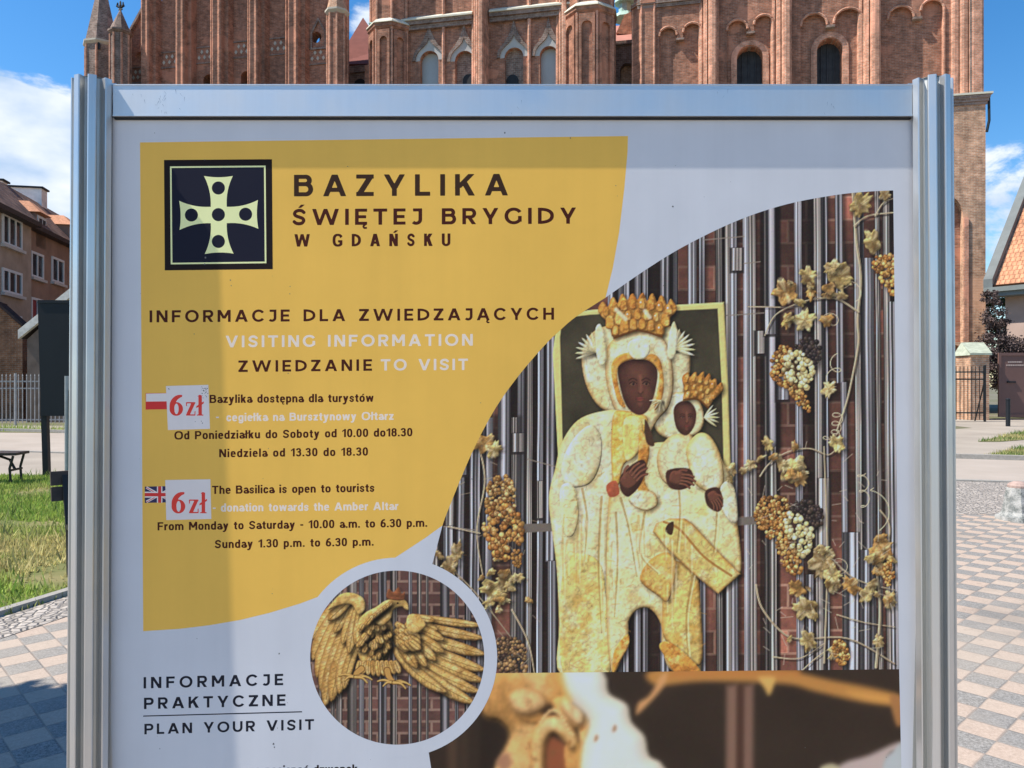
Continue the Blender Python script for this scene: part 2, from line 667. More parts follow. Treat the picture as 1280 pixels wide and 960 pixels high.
def paint_altar():
    C = Canvas(536, 232, 1130, 839, 1.0)
    lit = 0.62 + 0.75 * sstep(vnoise(C.X, C.Y * 0.35, 70, 3), 0.35, 0.8)
    C.bricks(46, 28.5, 640, 248, rgb(84, 50, 42), rgb(142, 120, 106), 5, 0.5, lit)
    dark = sstep(vnoise(C.X, C.X * 0, 26, 12), 0.42, 0.62)
    C.img *= (1 - 0.8 * dark)[..., None]
    C.img += rgb(13, 10, 11)
    # pipes behind
    rr = np.random.default_rng(21)
    x = 545.0
    while x < 1128:
        w = rr.uniform(7, 11)
        C.tube(x, x + (x - 830) * 0.018, w, 0, 900, int(x * 7), 0.4)
        x += rr.uniform(40, 80)
    P = [(549, 9, 0, 900), (566, 12, 0, 900), (579, 11, 560, 900), (596, 14, 0, 900), (613, 12, 520, 900), (632, 17, 0, 655), (645, 8, 520, 900), (663, 9, 0, 900), (677, 8, 0, 900), (690, 14, 0, 700),
         (707, 10, 0, 900), (719, 10, 0, 900), (764, 9, 0, 900), (783, 8, 0, 900), (797, 9, 0, 900), (807, 8, 0, 900), (831, 13, 0, 900), (865, 12, 0, 900), (877, 8, 0, 900), (898, 9, 0, 900), (910, 10, 0, 900),
         (917, 10, 0, 900), (932, 8, 0, 900), (940, 9, 0, 900), (963, 13, 0, 560), (965, 8, 560, 900), (997, 10, 0, 900), (1021, 11, 0, 900), (1032, 5, 0, 900), (1048, 10, 0, 480), (1053, 9, 480, 900),
         (1070, 9, 0, 900), (1084, 16, 325, 900), (1096, 7, 0, 900), (1107, 10, 235, 900), (1114, 10, 380, 900)]
    for (px, w, y0, y1) in P:
        C.line([(px + w * .55, max(y0, 230)), (px + (px - 830) * .02 + w * .55, min(y1, 850))], w * .7, rgb(12, 9, 11), .55, False, 5)
        C.tube(px, px + (px - 830) * 0.02, w * 0.95, y0, y1, None, 0.95)
    # short sleeves, clamps, wires
    for (px, y0, y1, w) in [(921, 311, 338, 14), (950, 415, 442, 12), (963, 386, 418, 14), (648, 540, 562, 15), (575, 560, 590, 17), (675, 600, 645, 8), (1064, 668, 840, 18), (978, 470, 500, 15), (1082, 690, 846, 13), (560, 655, 760, 12), (690, 700, 846, 11), (760, 760, 846, 12), (1012, 720, 846, 9), (1030, 600, 690, 14), (905, 560, 640, 11)]:
        C.poly([(px - w / 2 - 2, y0 - 1), (px + w / 2 + 2, y0 - 1), (px + w / 2 + 2, y1 + 4), (px - w / 2 - 2, y1 + 4)], rgb(26, 23, 26), 2, False, 0.8)
        C.tube(px, px, w, y0, y1, int(px + y0), 1.0)
    C.poly([(650, 653), (694, 652), (694, 662), (650, 664)], rgb(92, 86, 84), 1.2, False)
    C.poly([(915, 648), (945, 646), (945, 656), (915, 658)], rgb(96, 90, 88), 1.2, False)
    for (a, b) in [((930, 330), (950, 328)), ((905, 395), (955, 392)), ((940, 384), (1000, 386)), ((555, 655), (595, 660)), ((660, 572), (696, 582)), ((560, 612), (580, 600)), ((700, 318), (760, 316)), ((880, 300), (930, 296))]:
        C.line([a, b], 1.4, rgb(120, 112, 108), 0.8)
    # ---- framed picture: cream frame round a dark ground
    C.relief([(697, 392), (740, 386), (820, 382), (905, 378), (910, 480), (915, 640), (905, 648), (702, 652), (697, 560), (691, 440)], rgb(196, 184, 120), bev=3, nz=.2, smooth=False, shadow=.6)
    C.poly([(700, 420), (703, 396), (738, 392), (897, 386), (902, 480), (906, 640), (708, 640), (703, 540)], lambda X, Y: rgb(44, 41, 32) * (0.75 + 0.8 * fbm(X, Y, 40, 77)[..., None]), 1.5, False)
    E = rgb(140, 92, 40)
    # ---- big and small haloes
    C.relief([(727, 450), (733, 424), (752, 408), (795, 402), (840, 408), (858, 426), (863, 452), (858, 486), (842, 512), (800, 522), (756, 512), (735, 486)], CREAM(3), bev=7, edge=E)
    C.relief([(815, 520), (820, 500), (845, 490), (870, 496), (880, 520), (874, 540), (850, 550), (824, 542)], CREAM(5), bev=5, edge=E)
    # ---- veil
    C.relief([(757, 468), (758, 436), (772, 420), (800, 414), (826, 420), (838, 442), (842, 480), (836, 508), (822, 525), (800, 560), (780, 560), (772, 520), (764, 500)], CREAM(8), bev=9, edge=E)
    # ---- mantle, left side
    C.relief([(694, 584), (702, 552), (722, 524), (752, 513), (778, 514), (800, 540), (792, 620), (765, 640), (760, 690), (764, 760), (766, 842), (701, 842), (699, 780), (696, 712), (690, 662), (686, 620)], CREAM(13), bev=8, edge=rgb(170, 140, 80), nz=.35)
    C.relief([(716, 548), (738, 530), (752, 546), (750, 580), (736, 604), (708, 606), (702, 580)], CREAM(17), bev=9, nz=.3, shadow=.22)
    C.relief([(704, 700), (720, 690), (748, 700), (758, 740), (762, 842), (704, 842)], gold(21, (206, 186, 116), (196, 156, 80), (222, 212, 170), 16), bev=6, nz=.7, shadow=.25)
    C.relief([(700, 610), (716, 605), (724, 640), (716, 668), (704, 662)], gold(22), bev=7, nz=.6, shadow=.3)
    # ---- robe, middle and hanging tails
    C.relief([(764, 600), (800, 560), (838, 552), (884, 560), (912, 590), (920, 640), (926, 716), (898, 706), (872, 728), (876, 842), (840, 838), (828, 812), (826, 780), (812, 760), (796, 762), (786, 776), (784, 800), (766, 842), (758, 760)], gold(25, (212, 202, 154), (200, 168, 100), (224, 218, 190), 22), bev=7, nz=.5, edge=rgb(150, 106, 50))
    C.relief([(830, 712), (842, 700), (870, 716), (876, 760), (875, 832), (832, 800), (828, 760)], gold(28, (200, 176, 104), (184, 138, 62), (214, 200, 150), 16), bev=9, nz=.7, shadow=.5, edge=E)
    C.relief([(766, 842), (768, 812), (784, 792), (786, 806), (776, 824)], AMBER(33), bev=4, nz=.8)
    C.relief([(824, 806), (836, 802), (860, 820), (876, 842), (846, 842), (832, 822)], AMBER(35), bev=5, nz=.9)
    C.relief([(800, 724), (812, 700), (834, 690), (846, 706), (836, 750), (822, 744)], gold(36, (202, 168, 92), (176, 120, 56), (220, 196, 140), 12), bev=6, nz=.8, edge=E)
    # book-like folded panel the small figure holds
    C.relief([(816, 664), (820, 654), (836, 648), (856, 648), (866, 655), (894, 686), (926, 718), (898, 743), (866, 717), (832, 684)], gold(38, (208, 186, 112), (190, 146, 72), (226, 214, 176), 18), bev=5, nz=.5, edge=rgb(136, 82, 36), shadow=.7, smooth=False)
    C.line([(830, 652), (850, 662), (880, 696), (914, 720)], 3, rgb(140, 92, 40), .8)
    C.poly([(834, 656), (842, 652), (840, 668), (832, 664)], rgb(52, 34, 24), 1.5)
    for pts in [[(776, 622), (786, 660), (796, 720)], [(770, 640), (772, 700), (768, 770)], [(752, 620), (748, 700), (752, 790)], [(806, 640), (800, 690), (822, 716)], [(866, 720), (858, 770), (860, 820)], [(728, 610), (734, 650), (730, 700)], [(848, 604), (850, 640), (846, 690)], [(890, 606), (896, 640), (892, 690)]]:
        C.line(pts, 3.2, rgb(132, 104, 54), .55, w1=1)
        C.line([(a + 2.6, b) for a, b in pts], 2, rgb(232, 222, 186), .45)
    for k in range(26):
        x = RNG.uniform(700, 872)
        y0 = RNG.uniform(640, 740)
        y1 = y0 + RNG.uniform(30, 90)
        if 784 < x < 830 and y1 > 730 or y1 > 836:
            continue
        C.line([(x, y0), (x + RNG.uniform(-3, 3), (y0 + y1) / 2), (x + RNG.uniform(-6, 6), y1)], 2.2, rgb(150, 118, 60), .35, w1=.6, soft=2)
        C.line([(x + 2.5, y0 + 4), (x + 2.5, y1 - 6)], 1.6, rgb(240, 232, 200), .35, False, 2)
    for k in range(34):
        x, y = RNG.uniform(700, 910), RNG.uniform(560, 830)
        if 784 < x < 830 and y > 730 or (x > 876 and y > 720):
            continue
        a_ = RNG.uniform(-.6, .6)
        C.line([(x, y), (x + 9 * math.cos(a_), y + 9 * math.sin(a_))], 1.3, rgb(160, 120, 60), .4, False)
    # small figure's shoulders and sleeves
    C.relief([(822, 566), (836, 546), (852, 542), (866, 546), (868, 580), (858, 602), (836, 606), (824, 592)], CREAM(41), bev=9, edge=E, shadow=.4)
    C.relief([(858, 560), (872, 542), (888, 546), (902, 574), (904, 606), (888, 616), (868, 604), (862, 586)], CREAM(43), bev=10, edge=rgb(176, 128, 52), shadow=.5)
    C.relief([(900, 612), (908, 602), (918, 612), (922, 650), (912, 652), (902, 634)], CREAM(45), bev=5, shadow=.4)
    # amber borders of the robe's neckline and front
    C.relief([(766, 520), (776, 512), (808, 520), (806, 540), (798, 566), (780, 580), (774, 604), (766, 600), (764, 560)], gold(47, (212, 176, 90), (190, 132, 50), (230, 206, 150), 10), bev=4, nz=.6, edge=E, shadow=.4)
    C.relief([(780, 524), (802, 524), (800, 560), (782, 574)], gold(49, (222, 192, 110), (210, 168, 84), (232, 214, 160), 14), bev=4, nz=.2, shadow=.1)
    C.relief([(800, 536), (812, 560), (806, 600), (818, 622), (808, 628), (796, 606), (798, 566)], AMBER(51), bev=4, nz=.8, shadow=.3)
    # ---- plain dark faces and hands (no features: a generic figure)
    Sk = lambda sd: (lambda X, Y: rgb(54, 32, 28) * (0.72 + 0.6 * fbm(X, Y, 16, sd)[..., None]))
    C.poly([(772, 458), (782, 450), (800, 448), (816, 452), (822, 466), (818, 492), (810, 512), (798, 518), (784, 508), (776, 486)], Sk(61), 1.6)
    def face(cx, cy, w, h, sd):
        """a plain generic face, seen almost frontally"""
        Q = lambda u, v: (cx + u * w, cy + v * h)
        C.poly([Q(-.30, -.35), Q(.05, -.42), Q(.32, -.30), Q(.36, .05), Q(.2, .36), Q(0, .46), Q(-.2, .34), Q(-.36, 0)], rgb(84, 50, 42), h * .34, True, .6)
        C.poly([Q(-.26, -.36), Q(.06, -.40), Q(.26, -.30), Q(.22, -.18), Q(-.2, -.2)], rgb(98, 60, 50), h * .16, True, .5)
        C.line([Q(.05, -.2), Q(.08, .02), Q(.06, .12)], w * .11, rgb(122, 74, 60), .6, soft=h * .06)
        C.poly([Q(-.30, .06), Q(-.12, .06), Q(-.14, .26), Q(-.26, .2)], rgb(104, 58, 48), h * .2, True, .4)
        C.poly([Q(.20, .06), Q(.32, .06), Q(.28, .2), Q(.18, .24)], rgb(120, 70, 56), h * .14, True, .45)
        for u in (-.17, .24):
            C.line([Q(u - .13, -.12), Q(u, -.16), Q(u + .12, -.12)], h * .024, rgb(38, 22, 20), .75)
            C.poly([Q(u - .10, -.045), Q(u, -.085), Q(u + .10, -.045), Q(u, -.01)], rgb(128, 98, 84), 1.4, True, .35)
            C.ball(*Q(u + .01, -.045), max(1.0, h * .03), rgb(26, 16, 16))
            C.line([Q(u - .11, -.05), Q(u, -.092), Q(u + .11, -.05)], max(.8, h * .018), rgb(26, 14, 14), .85)
        C.line([Q(.0, .13), Q(.07, .16), Q(.14, .12)], h * .03, rgb(52, 28, 24), .7)
        C.poly([Q(-.07, .255), Q(.05, .225), Q(.18, .255), Q(.06, .30)], rgb(120, 56, 50), 1.5, True, .8)
        C.line([Q(-.08, .257), Q(.19, .257)], max(.8, h * .014), rgb(46, 22, 22), .8)
        C.poly([Q(-.02, .34), Q(.12, .34), Q(.06, .40)], rgb(122, 74, 60), h * .06, True, .5)
    face(798, 482, 40, 62, 62)

    def hand(x, y, ang, L, sd):
        """a palm with four curved fingers and a thumb"""
        c, s_ = math.cos(ang), math.sin(ang)
        Q = lambda u, v: (x + L * (u * c - v * s_), y + L * (u * s_ + v * c))
        C.relief([Q(-.45, -.25), Q(.1, -.3), Q(.2, 0), Q(.1, .3), Q(-.45, .25)], rgb(88, 52, 42), bev=4, nz=.3, shadow=.2, soft=1.5)
        for k, q in enumerate((.62, .74, .70, .55)):
            v = -.22 + .15 * k
            C.line([Q(.05, v), Q(q * .6, v * 1.1 - .03), Q(q, v * 1.25 + .04)], L * .115, rgb(40, 24, 20), .8)
            C.line([Q(.05, v), Q(q * .6, v * 1.1 - .03), Q(q, v * 1.25 + .04)], L * .085, rgb(112, 68, 54), .9)
        C.line([Q(-.25, -.2), Q(-.02, -.42), Q(.2, -.46)], L * .11, rgb(104, 62, 50), .9)
    C.relief([(764, 462), (770, 446), (786, 440), (800, 446), (816, 442), (826, 452), (830, 480), (826, 502), (818, 512), (822, 486), (824, 466), (814, 452), (800, 448), (784, 450), (772, 460), (774, 486), (782, 508), (772, 500)], AMBER(63), bev=3, nz=.7, shadow=.3)
    C.poly([(842, 512), (850, 502), (862, 502), (870, 514), (868, 532), (858, 544), (846, 536)], Sk(65), 1.4)
    face(857, 523, 24, 37, 64)
    C.poly([(776, 594), (790, 580), (804, 574), (808, 586), (800, 606), (786, 620), (776, 612)], Sk(67), 1.5)
    C.poly([(758, 606), (770, 600), (774, 616), (762, 620)], lambda X, Y: rgb(146, 72, 50) * (0.8 + .5 * fbm(X, Y, 6, 69)[..., None]), 1.5)
    C.poly([(834, 588), (862, 586), (866, 604), (852, 612), (836, 608)], Sk(71), 1.5)
    C.poly([(882, 614), (898, 610), (904, 628), (898, 640), (884, 632)], Sk(73), 1.5)
    C.poly([(806, 524), (812, 534), (818, 556), (808, 552)], rgb(60, 40, 30), 1.5)
    hand(790, 596, -.75, 30, 1)
    hand(850, 598, .25, 26, 2)
    hand(893, 624, 1.1, 20, 3)
    # folded cuffs
    C.relief([(786, 622), (800, 612), (818, 616), (822, 630), (808, 638), (792, 632)], CREAM(75), bev=4, nz=.8, edge=E, shadow=.5)
    # ---- crowns: amber lobes on a band
    def crown(cx, cy, w, h, rot, n, sd):
        M = lambda a, b: (cx + a * math.cos(rot) - b * math.sin(rot), cy + a * math.sin(rot) + b * math.cos(rot))
        r_ = np.random.default_rng(sd)
        P_ = [M(-w * .34, h * .5), M(-w * .40, h * .2)]
        for k in range(3 * n + 1):
            t = k / (3 * n) - .5
            q = -h * (.56 - .5 * (2 * t) ** 2 * .5) + (h * .16 if k % 3 == 0 else 0) + r_.uniform(-1.2, 1.2)
            P_.append(M(t * w * 1.12, q))
        P_ += [M(w * .40, h * .2), M(w * .34, h * .5), M(0, h * .34)]
        C.relief(P_, AMBER(sd), bev=4, nz=1.6, nsc=6, shadow=.55, edge=rgb(104, 58, 24), n=3)
        for row, (y0, sc_) in enumerate(((-.30, 1.0), (-.04, .9), (.18, .74))):
            for k in range(n - row):
                t = (k + .5) / (n - row) - .5
                x, y = t * w * sc_ * 1.02, h * y0 + h * .42 * t * t * 2
                e = w * .055 * r_.uniform(.8, 1.25)
                C.relief([M(x - e, y + e), M(x - e * .7, y - e * 1.3), M(x + e * .7, y - e * 1.4), M(x + e, y + e), M(x, y + e * 1.6)], AMBER(sd + 9 * row + k), bev=3, nz=1.0, nsc=4, shadow=.4, n=3, edge=rgb(120, 70, 30))
                if r_.random() < .4:
                    C.ball(*M(x - e * .3, y - e * .5), e * .35, rgb(236, 214, 176), .8)
        C.line([M(-w * .34, h * .5), M(0, h * .34), M(w * .34, h * .5)], 2.4, rgb(84, 48, 20), .8)
    crown(797, 395, 88, 52, -0.02, 8, 81)
    crown(876, 487, 48, 38, 0.32, 6, 85)
    for (a, b) in [((770, 386), (782, 398)), ((806, 388), (812, 396))]:
        C.line([a, b], 5, rgb(226, 208, 190), .75, soft=2.5)
    C.relief([(784, 434), (790, 424), (808, 424), (813, 436), (806, 447), (792, 447)], CREAM(87), bev=3, nz=.5, shadow=.25)
    # little fan-shaped ornaments beside the crowns
    def fan(x, y, r, a0, a1, n, sd):
        for k in range(n):
            a = a0 + (a1 - a0) * k / (n - 1)
            p = (x + r * math.cos(a), y + r * math.sin(a))
            q = (x + r * .5 * math.cos(a + .16), y + r * .5 * math.sin(a + .16))
            q2 = (x + r * .5 * math.cos(a - .16), y + r * .5 * math.sin(a - .16))
            C.relief([(x, y), q, p, q2], CREAM(sd + k), bev=2.2, nz=.3, shadow=.4, n=3)
    fan(746, 440, 27, math.pi * .92, math.pi * 1.42, 7, 91)
    fan(843, 436, 26, -math.pi * .42, math.pi * .1, 7, 99)
    fan(880, 522, 19, -math.pi * .3, math.pi * .2, 6, 107)
    fan(826, 500, 14, math.pi * .4, math.pi * 1.0, 5, 113)
    C.relief([(746, 444), (744, 412), (750, 404), (756, 420), (758, 448), (752, 456)], CREAM(117), bev=3, shadow=.4)
    C.relief([(834, 444), (838, 412), (843, 402), (847, 420), (843, 446)], CREAM(119), bev=3, shadow=.4)
    # ---- vines on the right
    V = rgb(186, 176, 154)
    for pts, w in [([(1066, 240), (1070, 300), (1076, 350), (1072, 400), (1073, 430), (1066, 470), (1058, 505), (1046, 540)], 4.5), ([(1073, 392), (1052, 378), (1035, 374), (1005, 378), (970, 394), (956, 420)], 3), ([(1068, 284), (1085, 272), (1118, 268)], 3.2), ([(1094, 272), (1104, 256), (1118, 250)], 2.4),
                   ([(950, 596), (962, 580), (985, 566), (1012, 562), (1036, 570), (1050, 556)], 2.6), ([(945, 732), (952, 760), (976, 790), (1000, 800), (1060, 800), (1118, 832)], 3.4), ([(966, 822), (1000, 824), (1030, 806)], 2.4), ([(1000, 842), (1020, 824), (1046, 806)], 2.4), ([(1040, 700), (1070, 726), (1118, 740)], 2.4),
                   ([(1030, 830), (1034, 700), (1030, 560)], 3.2), ([(1046, 770), (1080, 780), (1118, 786)], 2), ([(935, 384), (975, 385)], 1.6), ([(1100, 640), (1112, 660), (1108, 700)], 2.4), ([(600, 560), (606, 600), (596, 660), (604, 720)], 3), ([(560, 655), (600, 664)], 2), ([(640, 760), (660, 800), (668, 840)], 3), ([(556, 700), (596, 740), (640, 796)], 2), ([(1095, 836), (1100, 760), (1092, 690)], 5)]:
        w *= .72
        C.line([(a + 2, b + 2.5) for a, b in pts], w, rgb(20, 16, 16), .5)
        C.line(pts, w, V, .95, w1=w * .6)
        C.line([(a + w * .22, b + w * .22) for a, b in pts], w * .4, rgb(92, 78, 62), .6)
    for a in [(1052, 350, 12, 1.2, 1.4, .3, 18, 20), (1040, 480, 9, 1.6, 1.2, 1, 6, -30), (1048, 515, 7, 3.2, 1.2, 0, -4, 34), (1036, 396, 8, 1.1, 1.2, 2, 8, 8), (1078, 590, 7, 2.6, 1.2, 1, 4, 50), (1096, 606, 10, 1.2, 1.2, 2, 12, 60), (1050, 700, 8, 1.4, 1, 2, 4, 20), (1040, 540, 8, 1.0, 1.1, 0, -8, 18)]:
        curl(C, a[0], a[1], a[2], a[3], a[4] * .8, V, a[5], a[6], a[7])
    LA, LB, LC = gold(131, (196, 178, 118), (156, 124, 66), (222, 212, 170), 7), gold(133, (184, 140, 80), (132, 90, 46), (212, 182, 128), 7), gold(135, (178, 158, 112), (126, 98, 60), (212, 202, 170), 6)
    for i, (x, y, r, rot, c) in enumerate([(1076, 258, 17, .5, LA), (1106, 246, 8, .2, LC), (1090, 304, 17, .3, LA), (1050, 346, 19, .4, LA), (1040, 336, 12, 1.2, LC), (982, 366, 17, .6, LB), (1010, 346, 12, 1.0, LA), (1014, 366, 12, 1.6, LB), (1006, 402, 14, .9, LA), (984, 402, 11, .2, LB), (1036, 488, 11, .4, LC), (960, 556, 10, .7, LA),
                                           (1046, 556, 13, .4, LA), (992, 588, 19, .2, LA), (976, 580, 12, 1.0, LC), (938, 582, 8, .4, LC), (1000, 600, 10, .8, LB), (1028, 704, 20, .5, LC), (1040, 722, 13, 1.0, LA), (996, 738, 13, .2, LB), (1006, 762, 16, .8, LA), (1064, 734, 15, .3, LB), (1084, 744, 14, 1.0, LA), (1102, 690, 17, .5, LB), (1106, 716, 14, .2, LB),
                                           (1010, 802, 14, .4, LA), (1046, 816, 13, 1.1, LC), (1112, 752, 12, .5, LC), (1098, 804, 9, .5, LC), (1030, 690, 8, .5, LA), (1092, 735, 8, .2, LA), (606, 552, 15, .3, LB), (618, 560, 12, 1.1, LA), (570, 690, 17, .2, LC), (562, 705, 12, .8, LC), (616, 734, 18, .4, LA), (634, 724, 14, 1.0, LA), (626, 746, 12, .3, LA), (612, 750, 9, .7, LA), (548, 690, 9, .3, LC), (648, 720, 8, 0.2, LC)]):
        leaf(C, x, y, r, rot, c, 200 + i)
    r9 = np.random.default_rng(77)
    for k in range(46):
        if k < 34:
            x, y = [(1000 + r9.normal(0, 30), 372 + r9.normal(0, 24)), (985 + r9.normal(0, 34), 582 + r9.normal(0, 14)), (1040 + r9.normal(0, 42), 738 + r9.normal(0, 26)), (1100 + r9.normal(0, 10), 712 + r9.normal(0, 30))][k % 4]
        else:
            x, y = 615 + r9.normal(0, 24), 728 + r9.normal(0, 20)
        leaf(C, x, y, r9.uniform(4, 9), r9.uniform(0, 3), (LA, LB, LC)[k % 3], 700 + k, 3)
    AM = [(164, 112, 56), (184, 134, 72), (138, 88, 42), (198, 156, 96), (112, 72, 36)]
    CR = [(208, 192, 140), (222, 208, 160), (190, 170, 112)]
    DK = [(44, 36, 36), (58, 46, 42), (34, 28, 32)]
    cluster(C, [(1092, 326), (1112, 320), (1124, 330), (1122, 352), (1116, 376), (1104, 358), (1094, 345)], 4, 60, AM, 301)
    cluster(C, [(994, 432), (1012, 424), (1026, 436), (1024, 456), (1012, 470), (1000, 450)], 4, 45, DK, 303)
    cluster(C, [(964, 450), (976, 434), (990, 440), (1000, 470), (1008, 500), (1014, 516), (1000, 510), (984, 488), (966, 476)], 3.4, 150, AM, 305)
    cluster(C, [(978, 456), (990, 438), (1006, 446), (1016, 462), (1012, 486), (1000, 486), (984, 474)], 4.6, 46, CR, 307)
    cluster(C, [(944, 640), (956, 622), (980, 624), (988, 640), (980, 664), (964, 674), (948, 660)], 3.4, 150, AM, 309)
    cluster(C, [(988, 634), (1006, 626), (1026, 638), (1028, 656), (1016, 664), (996, 652)], 4, 60, DK, 311)
    cluster(C, [(970, 676), (984, 662), (998, 690), (1002, 716), (990, 718), (978, 704)], 3.6, 90, AM, 313)
    cluster(C, [(980, 650), (990, 640), (1004, 652), (1016, 668), (1012, 690), (1000, 698), (986, 676)], 4.4, 50, CR, 315)
    cluster(C, [(1040, 806), (1052, 802), (1062, 814), (1058, 832), (1048, 830)], 3.4, 40, AM, 317)
    cluster(C, [(1104, 714), (1112, 700), (1118, 720), (1110, 736)], 3, 30, AM, 318)
    cluster(C, [(608, 610), (622, 592), (640, 600), (642, 640), (624, 650), (610, 636)], 3.6, 110, [(150, 108, 58), (122, 84, 44), (186, 150, 100)], 319)
    cluster(C, [(606, 640), (630, 622), (648, 642), (654, 668), (640, 690), (628, 702), (616, 690), (606, 664)], 4.4, 120, AM, 321)
    cluster(C, [(640, 690), (650, 684), (652, 702), (644, 706)], 3, 20, [(130, 90, 46)], 322)
    cluster(C, [(620, 800), (640, 794), (656, 806), (656, 838), (630, 842), (618, 826)], 3.4, 110, [(84, 62, 46), (50, 38, 34), (130, 100, 66)], 323)
    for _ in range(70):
        x, y = RNG.uniform(930, 1120), RNG.uniform(560, 836)
        a = RNG.uniform(0, 6.28)
        l = RNG.uniform(5, 16)
        C.line([(x, y), (x + l * math.cos(a), y + l * math.sin(a))], 1.1, rgb(176, 168, 156), .55, False)
    for _ in range(40):
        x, y = RNG.uniform(548, 668), RNG.uniform(560, 836)
        a = RNG.uniform(0, 6.28)
        l = RNG.uniform(5, 14)
        C.line([(x, y), (x + l * math.cos(a), y + l * math.sin(a))], 1.1, rgb(150, 140, 126), .5, False)
    im = C.img
    im = im + 0.35 * (im - blur(im, 1.3)) + 0.05 * (im - blur(im, 6))
    im = 0.07 + 0.90 * np.clip(im, 0, 1) + 0.012 * (np.random.default_rng(5).standard_normal(im.shape).astype(np.float32))
    C.img = np.clip(im, 0.02, 1)
    return C


def paint_eagle():
    C = Canvas(382, 708, 611, 936, 0.9)
    C.bricks(27, 14.6, 391, 712, rgb(78, 52, 48), rgb(158, 134, 120), 15, 0.8, 0.8 + 0 * C.X)
    C.img += rgb(16, 13, 16)
    for (px, w) in [(424, 8), (440, 12), (463, 5), (478, 11), (492, 9), (513, 5), (524, 6), (556, 12), (585, 9), (600, 10), (402, 8), (416, 6), (452, 7), (534, 4), (571, 5)]:
        C.tube(px, px, w, 0, 1000, px * 3, 0.62)
    F = lambda sd: gold(sd, (200, 164, 98), (160, 118, 60), (222, 196, 140), 9)

    def feather(x0, y0, x1, y1, w, sd, bend=0.0):
        dx, dy = x1 - x0, y1 - y0
        L = math.hypot(dx, dy)
        nx, ny = -dy / L, dx / L
        w *= 1.16
        P = lambda t, o: (x0 + dx * t + nx * (o + bend * 4 * t * (1 - t)), y0 + dy * t + ny * (o + bend * 4 * t * (1 - t)))
        C.relief([P(0, -w * .3), P(.3, -w * .5), P(.75, -w * .5), P(1, 0), P(.75, w * .5), P(.3, w * .5), P(0, w * .3)], F(sd), bev=max(2.4, w * .35), nz=.7, nsc=4, seed=sd, shadow=.75, edge=rgb(88, 56, 26), n=3)
        C.line([P(.1, 0), P(.5, 0), P(.92, 0)], 0.8, rgb(74, 46, 20), .65)
        for q in range(int(L / 7)):
            t_ = .2 + .7 * q / max(1, int(L / 7))
            C.line([P(t_, 0), P(t_ + .06, w * .38)], .6, rgb(92, 62, 30), .35, False)
            C.line([P(t_, 0), P(t_ + .06, -w * .38)], .6, rgb(236, 212, 160), .25, False)
    # wing on the far side (left)
    for i, (x0, y0, x1, y1, w) in enumerate([(436, 748, 389, 800, 15), (432, 752, 391, 826, 15), (432, 760, 396, 848, 15), (434, 766, 402, 866, 16), (440, 770, 406, 884, 17), (444, 780, 414, 878, 16), (446, 790, 424, 868, 14), (450, 800, 430, 862, 11)]):
        feather(x0, y0, x1, y1, w, 400 + i, 4)
    for i, (x0, y0, x1, y1, w) in enumerate([(440, 752, 418, 792, 10), (444, 756, 428, 806, 10), (446, 760, 436, 818, 10), (440, 748, 410, 776, 10), (450, 764, 444, 806, 8)]):
        feather(x0, y0, x1, y1, w, 420 + i)
    C.relief([(410, 762), (424, 744), (440, 741), (454, 748), (456, 762), (448, 768), (440, 756), (426, 756)], F(430), bev=5, nz=.7, shadow=.7)
    # near wing (right): long flight feathers then two rows of coverts
    for i, (x0, y0, x1, y1, w, b) in enumerate([(515, 770, 604, 782, 8, 1), (515, 778, 606, 798, 10, 2), (512, 788, 608, 818, 12, 3), (508, 798, 608, 838, 13, 4), (504, 806, 606, 852, 13, 4), (500, 812, 602, 866, 13, 5), (496, 814, 596, 880, 14, 6), (494, 812, 560, 866, 12, 6)]):
        feather(x0, y0, x1, y1, w, 440 + i, b)
    for i, (x0, y0, x1, y1, w) in enumerate([(512, 774, 548, 788, 9), (510, 780, 556, 800, 10), (506, 786, 556, 816, 11), (502, 790, 546, 826, 12), (498, 792, 534, 834, 12), (494, 796, 522, 836, 11), (514, 770, 544, 776, 7)]):
        feather(x0, y0, x1, y1, w, 460 + i)
    for i in range(16):
        x, y = 494 + 6 * (i % 4) + RNG.uniform(-2, 2), 780 + 7 * (i // 4) + RNG.uniform(-2, 2)
        feather(x, y, x + 15, y + 12, 7.5, 480 + i)
    C.relief([(508, 776), (512, 768), (524, 770), (532, 782), (520, 792), (510, 788)], F(498), bev=5, nz=.8)
    # body
    C.relief([(452, 770), (470, 760), (484, 768), (492, 790), (486, 820), (474, 838), (456, 834), (446, 812), (446, 788)], F(500), bev=14, nz=.8)
    for i in range(90):
        a, q = RNG.uniform(0, 6.28), math.sqrt(RNG.uniform(0, 1))
        x, y = 468 + 18 * q * math.cos(a), 796 + 28 * q * math.sin(a)
        feather(x, y, x + 4 * math.cos(a) - 1, y + 8, 5.2, 510 + i)
    for i in range(9):
        x = 450 + 5.4 * i
        feather(x, 826, x + 2 - (4 - i) * 1.2, 846 - abs(i - 4), 6.5, 560 + i)
    # neck, head, beak turned right
    C.relief([(460, 768), (474, 756), (484, 750), (500, 748), (508, 752), (511, 762), (506, 761), (502, 758), (492, 762), (488, 774), (476, 782)], F(580), bev=6, nz=.7, shadow=.6)
    for i in range(7):
        feather(490 - 4 * i, 752 + 3 * i, 480 - 4 * i, 762 + 3.4 * i, 5, 590 + i)
    C.ball(497, 754, 1.5, rgb(40, 24, 14))
